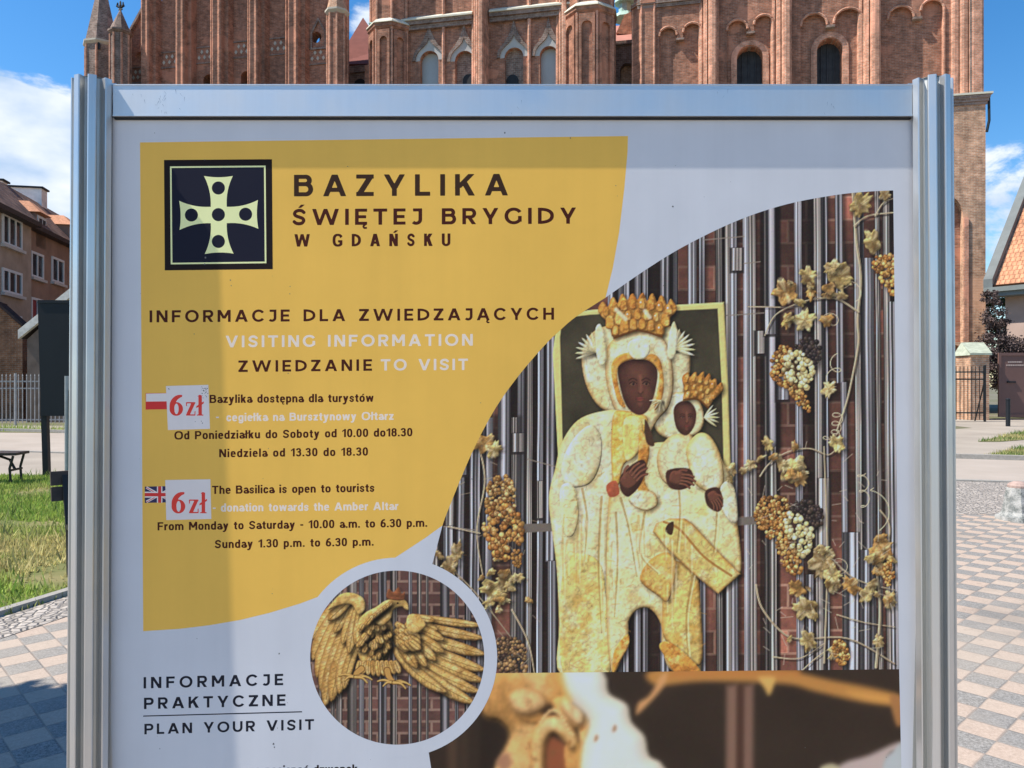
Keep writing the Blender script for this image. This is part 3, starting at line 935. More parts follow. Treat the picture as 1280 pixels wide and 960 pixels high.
    # legs and claws
    for (x0, y0, x, y) in [(452, 836, 444, 846), (484, 838, 492, 853)]:
        C.line([(x0, y0), ((x0 + x) / 2 - 2, (y0 + y) / 2), (x, y)], 9, rgb(96, 66, 32), 1, w1=6)
        C.line([(x0, y0), ((x0 + x) / 2 - 2, (y0 + y) / 2), (x, y)], 7, rgb(176, 136, 76), 1, w1=5)
        for dx, dy in ((-20, -1), (-13, 5), (14, 1), (21, 4), (15, 8)):
            C.line([(x, y), (x + dx * .6, y + dy * .5 - 2), (x + dx, y + dy)], 4.4, rgb(70, 44, 20), .9, w1=2)
            C.line([(x, y), (x + dx * .6, y + dy * .5 - 2.6), (x + dx, y + dy - .6)], 3.2, rgb(196, 158, 94), 1, w1=1.4)
    # small crown above the head
    C.relief([(484, 748), (486, 736), (492, 740), (498, 734), (502, 742), (506, 740), (504, 750)], lambda X, Y: rgb(112, 66, 44) * (.7 + .6 * fbm(X, Y, 5, 600)[..., None]), bev=3, nz=.7, shadow=.3)
    im = C.img
    im = im + 0.3 * (im - blur(im, 1.3))
    im = 0.05 + 0.88 * np.clip(im, 0, 1) + 0.01 * np.random.default_rng(9).standard_normal(im.shape).astype(np.float32)
    C.img = np.clip(im, .02, 1)
    return C


def paint_blossom():
    """out-of-focus close-up of carved amber: soft shapes only"""
    C = Canvas(528, 834, 1134, 1010, 2.0)
    n = fbm(C.X, C.Y, 120, 4)[..., None]
    C.img[:] = rgb(48, 40, 36) * (0.85 + 0.3 * n)
    for (x0, x1, c, a) in [(908, 922, (126, 100, 90), .9), (929, 942, (122, 96, 88), .9), (922, 929, (70, 46, 40), .8), (560, 572, (78, 62, 52), .7), (600, 640, (34, 28, 26), .6), (575, 586, (64, 52, 44), .5)]:
        C.poly([(x0, 858), (x1, 856), (x1 - 1, 1010), (x0 - 1, 1010)], rgb(*c), 7, False, a)
    C.poly([(820, 836), (960, 836), (1040, 852), (1090, 862), (1124, 872), (1124, 884), (1080, 880), (1020, 866), (980, 856), (880, 852), (820, 856)], rgb(168, 122, 70), 8)
    C.poly([(1060, 866), (1120, 874), (1122, 882), (1080, 876)], rgb(190, 142, 80), 8)
    C.poly([(948, 846), (968, 846), (966, 862), (961, 870), (956, 862)], rgb(196, 160, 96), 5)
    C.poly([(1112, 872), (1126, 876), (1128, 905), (1120, 908)], rgb(150, 108, 70), 5)
    C.poly([(798, 878), (812, 868), (828, 842), (834, 844), (828, 860), (808, 882), (796, 892)], rgb(190, 144, 100), 6)
    C.poly([(838, 838), (1000, 838), (1000, 846), (838, 846)], rgb(170, 116, 66), 8, False)
    A = lambda sd, k=1.0: gold(sd, (184 * k, 138 * k, 84 * k), (164 * k, 116 * k, 66 * k), (206 * k, 170 * k, 122 * k), 70)
    C.relief([(600, 836), (700, 830), (730, 840), (722, 870), (700, 900), (690, 930), (700, 1010), (610, 1010), (618, 960), (636, 920), (626, 900), (604, 890)], A(3), bev=30, nz=.1, soft=7, shadow=.3)
    C.relief([(640, 880), (650, 866), (672, 864), (690, 872), (696, 886), (680, 902), (654, 900)], A(5, 1.06), bev=12, nz=.1, soft=6, shadow=.3)
    C.poly([(676, 882), (700, 876), (702, 890), (680, 892)], rgb(56, 40, 32), 6)
    C.relief([(690, 876), (706, 868), (722, 876), (730, 900), (722, 910), (704, 900)], A(7, 1.12), bev=12, nz=.1, soft=5, shadow=.4)
    C.relief([(668, 920), (676, 902), (694, 896), (710, 902), (716, 930), (706, 926), (694, 914), (684, 926), (680, 1000), (664, 1000)], A(9, 1.05), bev=11, nz=.15, soft=4, shadow=.4)
    C.poly([(684, 926), (700, 924), (710, 940), (712, 1000), (684, 1000)], rgb(128, 76, 54), 7)
    C.relief([(706, 932), (718, 924), (726, 944), (722, 970), (708, 960)], A(11, 1.05), bev=8, nz=.5, soft=3, shadow=.2)
    C.relief([(724, 890), (730, 880), (744, 890), (742, 920), (736, 1000), (724, 1000)], A(13, 1.1), bev=12, nz=.2, soft=5, shadow=.2)
    # carved arch of pale amber with a beaded rim, and creamy lobes
    C.relief([(668, 1010), (664, 960), (662, 925), (672, 902), (692, 893), (712, 902), (724, 926), (714, 936), (704, 922), (692, 914), (682, 926), (680, 960), (684, 1010)], gold(41, (208, 172, 118), (190, 146, 92), (226, 198, 156), 40), bev=9, nz=.2, soft=4, shadow=.45, edge=rgb(150, 98, 54))
    for k in range(16):
        t = k / 15
        C.ball(676 + 40 * t, 901 - 18 * math.sin(math.pi * min(1, t * 1.1)) + 16 * t * t, 2.6, rgb(214, 180, 130), .7)
    C.relief([(700, 880), (708, 868), (722, 872), (732, 892), (726, 906), (712, 898)], gold(43, (214, 182, 138), (196, 152, 104), (228, 206, 172), 40), bev=10, nz=.1, soft=4, shadow=.4, edge=rgb(160, 108, 66))
    C.relief([(636, 868), (652, 858), (676, 864), (684, 880), (664, 892), (644, 888)], gold(45, (206, 170, 124), (190, 146, 98), (222, 194, 156), 40), bev=12, nz=.1, soft=5, shadow=.35, edge=rgb(150, 106, 66))
    W = lambda X, Y: rgb(200, 206, 214) * (0.93 + .1 * fbm(X, Y, 60, 31)[..., None])
    C.relief([(704, 834), (745, 832), (758, 846), (762, 866), (784, 880), (790, 902), (806, 920), (812, 944), (830, 958), (850, 1010), (730, 1010), (728, 940), (736, 900), (708, 868)], W, bev=24, nz=.03, soft=5, shadow=.5, amp=.4, edge=rgb(206, 190, 164))
    C.line([(700, 836), (704, 856), (712, 872)], 8, rgb(214, 164, 84), .6, soft=6)
    C.line([(722, 930), (724, 960), (728, 1000)], 5, rgb(200, 150, 84), .7, soft=5)
    for (x, y, r) in [(727, 908, 4), (745, 921, 4), (768, 909, 4), (712, 926, 3)]:
        C.poly([(x - r * .6, y + r), (x, y - r), (x + r * .7, y - r * .2), (x + r * .2, y + r)], rgb(128, 84, 50), 2.5, True, .85)
    for (x, y) in [(662, 876), (664, 890), (660, 930), (668, 946), (690, 940), (664, 960)]:
        for k in range(7):
            C.line([(x + RNG.uniform(-4, 4), y + RNG.uniform(-6, 6)), (x + RNG.uniform(-4, 4), y + RNG.uniform(-6, 6))], 1.2, rgb(110, 80, 54), .5, False)
    C.poly([(1046, 962), (1086, 946), (1124, 930), (1128, 940), (1110, 948), (1092, 1010), (1040, 1010)], rgb(168, 156, 160), 7)
    C.poly([(1104, 958), (1116, 942), (1130, 934), (1130, 1010), (1098, 1010)], rgb(160, 172, 186), 4)
    C.poly([(1026, 960), (1040, 956), (1050, 962), (1040, 970), (1026, 968)], rgb(168, 164, 140), 5)
    C.poly([(620, 950), (634, 938), (640, 952), (630, 962)], rgb(150, 112, 92), 7)
    im = C.img + 0.006 * np.random.default_rng(19).standard_normal(C.img.shape).astype(np.float32)
    C.img = np.clip(blur(im, .7) * .88 + blur(im, 3) * .12, .02, 1)
    return C


# ================================================================ lettering: glyphs drawn as shapes, turned into flat meshes
def g_box(x0, y0, x1, y1):
    return lambda X, Y: np.maximum(np.maximum(x0 - X, X - x1), np.maximum(y0 - Y, Y - y1))


def g_poly(p):
    p = np.array(p, float)

    def f(X, Y):
        d2 = np.full(X.shape, 1e9)
        ins = np.zeros(X.shape, bool)
        for i in range(len(p)):
            (ax, ay), (bx, by) = p[i], p[(i + 1) % len(p)]
            ex, ey = bx - ax, by - ay
            t = np.clip(((X - ax) * ex + (Y - ay) * ey) / (ex * ex + ey * ey + 1e-12), 0, 1)
            d2 = np.minimum(d2, (X - ax - t * ex) ** 2 + (Y - ay - t * ey) ** 2)
            if ay != by:
                ins ^= ((ay > Y) != (by > Y)) & (X < ex * (Y - ay) / (by - ay) + ax)
        d = np.sqrt(d2)
        return np.where(ins, -d, d)
    return f


def g_rr(x0, y0, x1, y1, r):
    def f(X, Y):
        qx = np.abs(X - (x0 + x1) / 2) - (x1 - x0) / 2 + r
        qy = np.abs(Y - (y0 + y1) / 2) - (y1 - y0) / 2 + r
        return np.hypot(np.maximum(qx, 0), np.maximum(qy, 0)) + np.minimum(np.maximum(qx, qy), 0) - r
    return f


def g_ell(x0, y0, x1, y1, n=2.0):
    cx, cy, rx, ry = (x0 + x1) / 2, (y0 + y1) / 2, (x1 - x0) / 2, (y1 - y0) / 2
    return lambda X, Y: ((np.abs((X - cx) / rx) ** n + np.abs((Y - cy) / ry) ** n) ** (1 / n) - 1) * min(rx, ry)


def g_sub(a, *bs):
    def f(X, Y):
        d = a(X, Y)
        for b in bs:
            d = np.maximum(d, -b(X, Y))
        return d
    return f


def g_and(a, b):
    return lambda X, Y: np.maximum(a(X, Y), b(X, Y))


def g_line(pts, w, smooth=True):
    p = crom(pts, 5, False) if smooth else np.array(pts, float)

    def f(X, Y):
        d2 = np.full(X.shape, 1e9)
        for i in range(len(p) - 1):
            ex, ey = p[i + 1] - p[i]
            t = np.clip(((X - p[i][0]) * ex + (Y - p[i][1]) * ey) / (ex * ex + ey * ey + 1e-12), 0, 1)
            d2 = np.minimum(d2, (X - p[i][0] - t * ex) ** 2 + (Y - p[i][1] - t * ey) ** 2)
        return np.sqrt(d2) - w / 2
    return f


def para(xa, ya, xb, yb, h):
    return g_poly([(xa - h / 2, ya), (xa + h / 2, ya), (xb + h / 2, yb), (xb - h / 2, yb)])


def ring(x0, y0, x1, y1, tx, ty, n=2.0):
    return g_sub(g_ell(x0, y0, x1, y1, n), g_ell(x0 + tx, y0 + ty, x1 - tx, y1 - ty, n))


def rring(x0, y0, x1, y1, tx, ty, r):
    return g_sub(g_rr(x0, y0, x1, y1, r), g_rr(x0 + tx, y0 + ty, x1 - tx, y1 - ty, max(r - min(tx, ty), 0.02)))


def glyph(ch, k, t, ty, n):
    """shapes and advance width of one letter; cap height 1, k = width factor, t/ty = stem and bar thickness"""
    B = g_box
    U = 9.0
    S = []
    base = {'Ś': 'S', 'Ę': 'E', 'Ą': 'A', 'Ń': 'N', 'ę': 'e', 'ą': 'a', 'ó': 'o', 'ć': 'c', 'ł': 'l', 'Ł': 'L'}.get(ch)
    if base:
        S, w = glyph(base, k, t, ty, n)
        S = list(S)
        if ch in 'ŚŃ':
            S.append(g_poly([(w * .42, 1.07), (w * .42 + t * .8, 1.07), (w * .42 + t * 1.9, 1.27), (w * .42 + t * .8, 1.27)]))
        if ch in 'óć':
            S.append(g_poly([(w * .42, .79), (w * .42 + t * .7, .79), (w * .42 + t * 1.6, .98), (w * .42 + t * .6, .98)]))
        if ch in 'ĘĄęą':
            x = w - (t * .8 if ch in 'ĘĄą' else w * .42)
            S.append(g_line([(x + .04, 0.0), (x - .05, -.09), (x + .0, -.19), (x + .12, -.19)], ty * .62))
        if ch == 'ł':
            S.append(g_poly([(-t * .62, .44), (w + t * .62, .62), (w + t * .62, .76), (-t * .62, .58)]))
            w += t * .1
        return S, w
    X = 0.735      # x-height
    if ch == ' ':
        return [], 0.36 * k + .06
    if ch == 'I':
        return [B(0, 0, t, 1)], t
    if ch == 'L':
        w = .66 * k
        return [B(0, 0, t, 1), B(0, 0, w, ty)], w
    if ch in 'EF':
        w = .70 * k
        S = [B(0, 0, t, 1), B(0, 1 - ty, w, 1), B(0, .5 - ty * .5, w * .92, .5 + ty * .5)]
        if ch == 'E':
            S.append(B(0, 0, w, ty))
        return S, w
    if ch == 'T':
        w = .80 * k
        return [B(0, 1 - ty, w, 1), B(w / 2 - t / 2, 0, w / 2 + t / 2, 1)], w
    if ch == 'H':
        w = .84 * k
        return [B(0, 0, t, 1), B(w - t, 0, w, 1), B(0, .5 - ty / 2, w, .5 + ty / 2)], w
    if ch in 'AV':
        w = 1.0 * k
        h = t * 1.12
        S = [para(h / 2, 0, w / 2 - h * .04, 1, h), para(w - h / 2, 0, w / 2 + h * .04, 1, h), B(w * .24, .2, w * .76, .2 + ty)]
        if ch == 'V':
            S = [para(h / 2, 1, w / 2 - h * .04, 0, h), para(w - h / 2, 1, w / 2 + h * .04, 0, h)]
            S = [g_poly([(0, 1), (h, 1), (w / 2 + h / 2, 0), (w / 2 - h / 2, 0)]), g_poly([(w - h, 1), (w, 1), (w / 2 + h / 2, 0), (w / 2 - h / 2, 0)])]
        return S, w
    if ch == 'W':
        w = 1.55 * k
        h = t * 1.08
        a, b, c = w * .27, w * .5, w * .73
        return [para(h / 2, 1, a, 0, h), para(b, 1, a, 0, h * .92), para(b, 1, c, 0, h * .92), para(w - h / 2, 1, c, 0, h)], w
    if ch == 'M':
        w = 1.02 * k
        h = t * 1.12
        return [B(0, 0, t, 1), B(w - t, 0, w, 1), para(h / 2, 1, w / 2, .28, h), para(w - h / 2, 1, w / 2, .28, h)], w
    if ch == 'N':
        w = .86 * k
        h = t * 1.18
        return [B(0, 0, t, 1), B(w - t, 0, w, 1), para(h / 2, 1, w - h / 2, 0, h)], w
    if ch == 'K':
        w = .86 * k
        h = t * 1.3
        return [B(0, 0, t, 1), para(t * .6, .36, w - h * .55, 1, h), para(w - h / 2, 0, w * .46, .62, h)], w
    if ch == 'Z':
        w = .76 * k
        return [B(0, 0, w, ty), B(0, 1 - ty, w, 1), para(t * .66, ty * .5, w - t * .66, 1 - ty * .5, t * 1.32)], w
    if ch == 'Y':
        w = .92 * k
        h = t * 1.12
        return [B(w / 2 - t / 2, 0, w / 2 + t / 2, .42), para(w / 2, .34, h / 2, 1, h), para(w / 2, .34, w - h / 2, 1, h)], w
    if ch == 'O':
        w = 1.06 * k
        return [ring(0, -.015, w, 1.015, t, ty, n)], w
    if ch == 'C':
        w = .96 * k
        return [g_sub(ring(0, -.015, w * 1.06, 1.015, t, ty, n), g_poly([(w * .5, .5), (w * 1.3, 1.02), (w * 1.3, -.02)]), B(w * .97, -1, 9, 2))], w
    if ch == 'G':
        w = 1.0 * k
        return [g_sub(ring(0, -.015, w * 1.06, 1.015, t, ty, n), g_poly([(w * .5, .5), (w * 1.3, .98), (w * 1.3, -.2), (w * .97, .0), (w * .97, .5)]), B(w * .98, -1, 9, 2)), B(w - t * 1.05, .14, w - .01, .5)] + ([B(w * .55, .5 - ty, w - .01, .5)] if n > 2.1 else []), w
    if ch == 'S':
        w = .78 * k
        q = [(.97, .85), (.78, .96), (.5, 1), (.2, .93), (.05, .76), (.17, .6), (.5, .5), (.83, .40), (.95, .24), (.8, .06), (.5, 0), (.2, .04), (.02, .15)]
        s_ = (t + ty) / 2 * .98
        return [g_line([(s_ / 2 + a * (w - s_), s_ / 2 - .012 + b * (1.024 - s_)) for a, b in q], s_)], w
    if ch == 'D':
        w = .92 * k
        return [B(0, 0, t, 1), g_and(g_sub(g_ell(-w + t * 1.0, 0, w, 1, 2.3), g_ell(-w + t * 2, ty, w - t, 1 - ty, 2.3)), B(t * .5, -1, 9, 2)), B(t * .5, 0, t * 1.2, ty), B(t * .5, 1 - ty, t * 1.2, 1)], w
    if ch in 'PRB':
        w = .80 * k
        y0 = .47 if ch == 'B' else .36
        top = g_and(rring(-1, y0, w - (.03 if ch == 'B' else 0), 1, t, ty, (1 - y0) / 2), B(t * .5, -1, 9, 2))
        S = [B(0, 0, t, 1), top]
        if ch == 'B':
            w += .03
            S.append(g_and(rring(-1, 0, w, .47 + ty, t, ty, (.47 + ty) / 2), B(t * .5, -1, 9, 2)))
        if ch == 'R':
            h = t * 1.2
            S.append(para(w - h / 2, 0, w * .52, .4, h))
        return S, w
    if ch == 'J':
        w = .60 * k
        return [B(w - t, .3, w, 1), B(w * .12, 1 - ty, w, 1), g_and(ring(-w * .14, -.015, w, .68, t, ty, 2.1), g_and(B(-1, -1, w, .3), g_poly([(-.5, -.5), (2, -.5), (2, .33), (w * .4, .33), (-.06, .02)])))], w
    if ch == 'U':
        w = .86 * k
        r = min(w * .94, .9)
        return [B(0, r / 2, t, 1), B(w - t, r / 2, w, 1), g_and(ring(0, -.015, w, r, t, ty, 2.2), B(-1, -1, 9, r / 2))], w
    # ---- lower case
    if ch == 'o':
        w = .66 * k
        return [ring(0, -.012, w, X + .012, t, ty, n)], w
    if ch == 'c':
        w = .60 * k
        return [g_sub(ring(0, -.012, w * 1.04, X + .012, t, ty, n), B(w * .55, X * .38, 9, X * .64))], w
    if ch == 'e':
        w = .63 * k
        return [g_sub(ring(0, -.012, w, X + .012, t, ty, n), B(w * .5, X * .24, 9, X * .45)), B(t * .5, X * .42, w - .005, X * .42 + ty * .85)], w
    if ch in 'nhm':
        w = .64 * k
        S = [B(0, 0, t, 1 if ch == 'h' else X)]

        def hump(x):
            return [B(x + w - t, 0, x + w, X * .5), g_and(ring(x, -X * .1, x + w, X + .012, t, ty, n), B(x, X * .49, 9, 2))]
        S += hump(0)
        if ch == 'm':
            S += hump(w - t * 1.02)
            w = 2 * w - t * 1.02
        return S, w
    if ch == 'u':
        w = .64 * k
        return [B(0, X * .45, t, X), B(w - t, 0, w, X), g_and(ring(0, -.012, w, X * 1.05, t, ty, n), B(-1, -1, 9, X * .5))], w
    if ch == 'r':
        w = .42 * k
        return [B(0, 0, t, X), g_and(ring(0, -.1, w * 1.9, X + .012, t, ty * 1.1, n), B(t * .4, X * .55, w, 2))], w
    if ch == 'i':
        return [B(0, 0, t, X), B(0, X + .12, t, X + .12 + ty)], t
    if ch == 'l':
        return [B(0, 0, t, 1.02)], t
    if ch in 'dbpgq':
        w = .65 * k
        S = [ring(0, -.012, w, X + .012, t, ty, n)]
        if ch == 'd':
            S.append(B(w - t, 0, w, 1.02))
        if ch == 'b':
            S.append(B(0, 0, t, 1.02))
        if ch == 'p':
            S.append(B(0, -.26, t, X))
        if ch == 'g':
            S += [B(w - t, -.02, w, X), g_and(ring(0, -.28, w, .42, t, ty, n), g_and(B(-1, -1, 9, .03), g_poly([(-.5, -1), (3, -1), (3, .05), (w * .5, .05), (0, -.1)])))]
        return S, w
    if ch == 'a':
        w = .61 * k
        return [B(w - t, 0, w, X * .62), g_and(ring(0.01, .0, w, X + .012, t, ty, n), g_and(B(-1, X * .6, 9, 2), g_poly([(w * .5, X * .3), (3, X * .3), (3, 2), (-1, 2), (-1, X * .78), (w * .4, X * .7)]))), ring(0, -.012, w + t * .45, X * .6, t, ty * .92, n)], w
    if ch == 's':
        w = .58 * k
        q = [(.97, .82), (.78, .96), (.5, 1), (.2, .93), (.05, .76), (.17, .6), (.5, .5), (.83, .40), (.95, .24), (.8, .06), (.5, 0), (.2, .04), (.02, .18)]
        s_ = (t + ty) / 2 * .88
        return [g_line([(s_ / 2 + a * (w - s_), s_ / 2 - .01 + b * (X + .02 - s_)) for a, b in q], s_)], w
    if ch == 't':
        w = .42 * k
        return [B(w * .22, .14, w * .22 + t, .92), B(0, X - ty, w, X), g_and(ring(w * .22, -.012, w * .22 + t * 2.6, .42, t, ty, n), B(-1, -1, w, .18))], w
    if ch in 'vy':
        w = .66 * k
        h = t * 1.08
        S = [para(h / 2, X, w / 2 - .01, 0, h), para(w - h / 2, X, w / 2 + .01, 0, h)]
        if ch == 'y':
            S = [para(h / 2, X, w / 2, .0, h), para(w - h / 2, X, w * .36, -.2, h), g_line([(w * .40, -.16), (w * .26, -.22), (w * .06, -.215)], ty * .95)]
        return S, w
    if ch == 'w':
        w = .96 * k
        h = t * .98
        a, b, c = w * .27, w * .5, w * .73
        return [para(h / 2, X, a, 0, h), para(b, X, a, 0, h * .92), para(b, X, c, 0, h * .92), para(w - h / 2, X, c, 0, h)], w
    if ch == 'z':
        w = .57 * k
        return [B(0, 0, w, ty), B(0, X - ty, w, X), para(t * .62, ty * .5, w - t * .62, X - ty * .5, t * 1.24)], w
    if ch == 'k':
        w = .64 * k
        h = t * 1.2
        return [B(0, 0, t, 1.02), para(t * .6, .22, w - h * .5, X, h), para(w - h / 2, 0, w * .5, .44, h)], w
    if ch == '.':
        return [B(0, 0, t, ty * 1.05)], t
    if ch == '-':
        return [B(0, .34, .36 * k, .34 + ty)], .36 * k
    if ch == '0':
        w = .66 * k
        return [ring(0, -.012, w, 1.012, t, ty, 2.5)], w
    if ch == '1':
        w = .46 * k
        return [B(w - t, 0, w, 1), g_poly([(0, .80), (0, .80 - ty), (w, .93), (w, 1.0), (w - t * .3, 1.0)])], w
    if ch == '8':
        w = .66 * k
        return [ring(.015, .46, w - .015, 1.012, t, ty * .92, 2.3), ring(0, -.012, w, .46 + ty, t, ty * .92, 2.3)], w
    if ch == '3':
        w = .64 * k
        return [g_sub(ring(.0, .46, w - .02, 1.012, t, ty * .92, 2.3), B(-1, .46 + ty * .8, w * .42, .75), B(-1, 0, w * .34, .63)), g_sub(ring(-.01, -.012, w, .46 + ty, t, ty * .92, 2.3), B(-1, .25, w * .42, .46 + ty * .2), B(-1, .3, w * .34, .8)), B(w * .3, .46, w * .6, .46 + ty * .92)], w
    if ch == '6':
        w = .66 * k
        return [ring(0, -.012, w, .64, t, ty, 2.3), g_and(ring(0, -.3, w * 1.5, 1.012, t * 1.02, ty, 2.2), g_and(B(-1, .3, w * .84, 2), B(-1, .3, 9, 2)))], w
    return [], .3 * k


def march(fs, x0, x1, y0, y1, h):
    """flat polygons of the union of shapes (marching squares)"""
    nx, ny = int((x1 - x0) / h) + 2, int((y1 - y0) / h) + 2
    X, Y = np.meshgrid(x0 + h * np.arange(nx), y0 + h * np.arange(ny))
    d = None
    for f in fs:
        q = f(X, Y)
        d = q if d is None else np.minimum(d, q)
    I = d < 0
    vs, faces = [], []
    for j in range(ny - 1):
        i = 0
        while i < nx - 1:
            c4 = I[j, i] + I[j, i + 1] + I[j + 1, i] + I[j + 1, i + 1]
            if c4 == 0:
                i += 1
                continue
            if c4 == 4:
                k = i
                while k + 1 < nx - 1 and I[j, k + 2] and I[j + 1, k + 2]:
                    k += 1
                o = len(vs)
                vs += [(X[j, i], Y[j, i]), (X[j, k + 1], Y[j, i]), (X[j, k + 1], Y[j + 1, i]), (X[j, i], Y[j + 1, i])]
                faces.append((o, o + 1, o + 2, o + 3))
                i = k + 1
                continue
            cs = [(j, i), (j, i + 1), (j + 1, i + 1), (j + 1, i)]
            pts = []
            for q in range(4):
                a, b = cs[q], cs[(q + 1) % 4]
                if I[a]:
                    pts.append((X[a], Y[a]))
                if I[a] != I[b]:
                    t = d[a] / (d[a] - d[b])
                    pts.append((X[a] + t * (X[b] - X[a]), Y[a] + t * (Y[b] - Y[a])))
            o = len(vs)
            vs += pts
            faces.append(tuple(range(o, o + len(pts))))
            i += 1
    return vs, faces


_GL = {}


def glyph_mesh(ch, style):
    if (ch, style) not in _GL:
        k, t, ty, n = {'M': (1.07, .225, .19, 2.05), 'C': (.80, .23, .18, 2.5), 'R': (1.0, .23, .18, 2.5)}[style]
        S, w = glyph(ch, k, t, ty, n)
        _GL[(ch, style)] = (march(S, -.2, w + .25, -.34, 1.34, .027) if S else ([], [])) + (w,)
    return _GL[(ch, style)]


# ================================================================ the information board
TILT = -0.0112                                 # the board leans back a little
PEXTRA = 0.006
BD = 1.0
BASEY = BD - CAMZ * math.tan(-TILT)
board = empty("information_board", (0, BASEY, 0), (TILT, 0, 0))
tag(board, "large aluminium framed information board with a yellow and white poster, nearest of all", "information board")
M_board = Matrix.Translation((0, BASEY, 0)) @ Matrix.Rotation(TILT, 4, 'X')
PT = 1.9                                        # panel pivot height
M_panel_l = Matrix.Translation((0, 0.002, PT)) @ Matrix.Rotation(PEXTRA, 4, 'X')
M_panel = M_board @ M_panel_l
M_panel_i = M_panel.inverted()
_co = M_panel_i @ Vector((0, 0, CAMZ))
_R3 = M_panel_i.to_3x3()


def PX(px, py):
    """photo pixel -> (x, z) in the plane of the poster"""
    d = _R3 @ Vector(((px - 640) / FPX, 1, (480 - py) / FPX))
    t = -_co.y / d.y
    return _co.x + t * d.x, _co.z + t * d.z


def alu_mat(name, c, rough, streak=1.0):
    g = G(name, rough, 0.5, 0.85)
    n = g.noise(1.0, 3, .6, g.mapping((160, 160, 1.2)))
    n2 = g.noise(9, 5, .6)
    col = g.mix(g.ramp(n2, .45, .8, 0, .35), g.mix(g.ramp(n, .3, .7), tuple(q * (1 - .1 * streak) for q in c), tuple(q * (1 + .06 * streak) for q in c)), tuple(q * .72 for q in c))
    g.bump(n, 0.04, 0.002)
    return g.done(col, g.ramp(n2, .3, .7, rough - .06, rough + .1))


M_ALU = alu_mat("brushed_aluminium", (0.64, 0.645, 0.645), 0.34, .7)
M_RAIL = alu_mat("anodised_rail", (0.70, 0.70, 0.70), 0.44, .2)
M_GASKET = simple("black_gasket", (0.02, 0.02, 0.022), .6)
M_STEEL = simple("galvanised_steel", (0.35, 0.36, 0.37), .5, .4, .6)
M_SLOT_SHADE = alu_mat("shaded_slot_metal", (0.50, 0.50, 0.48), 0.45)  # same aluminium made darker, standing in for shade inside the slots
M_CAVITY = simple("dark_groove", (0.16, 0.165, 0.16), .55, .3, .4)


def post_profile(r):
    """eight-lobed system post: blunt ribs with slots between"""
    pts = []
    for k in range(8):
        c = math.radians(22.5 + 45 * k)
        for da, q in ((-12, .66), (-11.2, .97), (-8.5, 1.0), (8.5, 1.0), (11.2, .97), (12, .66), (17, .60), (28, .60)):
            a = c + math.radians(da)
            pts.append((r * q * math.sin(a), r * q * -math.cos(a)))
    return pts


RB = 0.0268
ZTOP = 1.946
for cx in (PX(117.0, 480)[0], PX(1163.5, 480)[0]):
    m = MB()
    prof = post_profile(RB)
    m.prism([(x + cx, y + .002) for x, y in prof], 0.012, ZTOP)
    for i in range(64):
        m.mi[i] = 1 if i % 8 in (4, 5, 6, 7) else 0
    po = m.build("post", [M_ALU, M_SLOT_SHADE], board)
    m = MB()
    m.box(cx - .09, cx + .09, -.09, .09, 0.0, .012)
    m.build("base_plate", M_STEEL, po)
    m = MB()
    cap = [(cx + RB * .66 * math.cos(2 * math.pi * k / 24), .002 + RB * .66 * math.sin(2 * math.pi * k / 24)) for k in range(24)]
    m.prism(cap, ZTOP + .0002, ZTOP + .0012)
    m.build("end_cap", M_CAVITY, po)
XL, XR = PX(143.5, 480)[0], PX(1138.0, 480)[0]
ZR0, ZR1 = 1.8985, 1.9402
m = MB()
m.plate([(XL, ZR0), (XR, ZR0), (XR, ZR1), (XL, ZR1)], [], -.0045, .016)
m.box(XL, XR, -.0055, -.0045, ZR0, ZR0 + .0018)
m.box(XL, XR, -.0052, -.0045, ZR1 - .0012, ZR1)
m.build("top_rail", M_RAIL, board)
rr = random.Random(21)
m = MB()
for (sx_, sz_, n_) in ((198, 128, 9), (205, 120, 5), (172, 118, 3), (224, 121, 4), (640, 133, 3), (905, 118, 3), (1040, 130, 4)):
    for _ in range(n_):
        x, y = sx_ + rr.gauss(0, 5), sz_ + rr.gauss(0, 6)
        l, a_ = rr.uniform(2, 7), rr.uniform(.9, 2.2)
        w_ = rr.uniform(.15, .35)
        q = [((x + dx - 640) / FPX, (480 - y - dy) / FPX * .994 + CAMZ) for dx, dy in ((0, 0), (w_ * 2, 0), (w_ + l * math.cos(a_), l * math.sin(a_)))]
        m.plate(q, [], -.00452 - 2e-7 * len(m.v), -.00452, back=False)
tag(m.build("scuff_mark", simple("scuffed_metal", (.30, .32, .35), .6, .3, .5), board, fix=False), kind="stuff")
m = MB()
m.box(XL, XR, -.0012, .006, ZR0 - .0028, ZR0 - .0002)
m.build("gasket", M_GASKET, board)
m = MB()
m.box(XL, XR, -.0045, .016, .46, .502)
m.build("bottom_rail", M_RAIL, board)


# ---- the poster
WHITE_LIT = lin(rgb(167, 179, 203))


SHEET = np.array([.67, .66, .67])


def ink(r, g_, b, k=1.0):
    """print colour as seen on the poster -> base colour, relative to the white sheet in the same light"""
    return tuple(float(q) for q in np.clip(lin(rgb(r, g_, b)) / WHITE_LIT * SHEET * k, 0.004, 0.92))


def vinyl(name, c, rough=0.5, spec=0.16, var=0.04):
    g = G(name, rough, spec)
    n = g.noise(7, 6, .6)
    n2 = g.noise(2.2, 3)
    n3 = g.noise(1.0, 4, .6, g.mapping((26, 26, 1.1)))
    v = g.math('MULTIPLY', g.ramp(n, .3, .7, 1 - var, 1 + var), g.math('MULTIPLY', g.ramp(n2, .3, .7, 1 - var, 1 + var), g.ramp(n3, .35, .75, 1 + var * .4, 1 - var * .9)))
    mul = g.node('ShaderNodeVectorMath', operation='SCALE')
    mul.inputs[0].default_value = c
    g.l.new(v, mul.inputs[3])
    g.bump(n2, .05, .02)
    return g.done(mul.outputs[0], g.ramp(n, .3, .75, rough - .08, rough + .1))


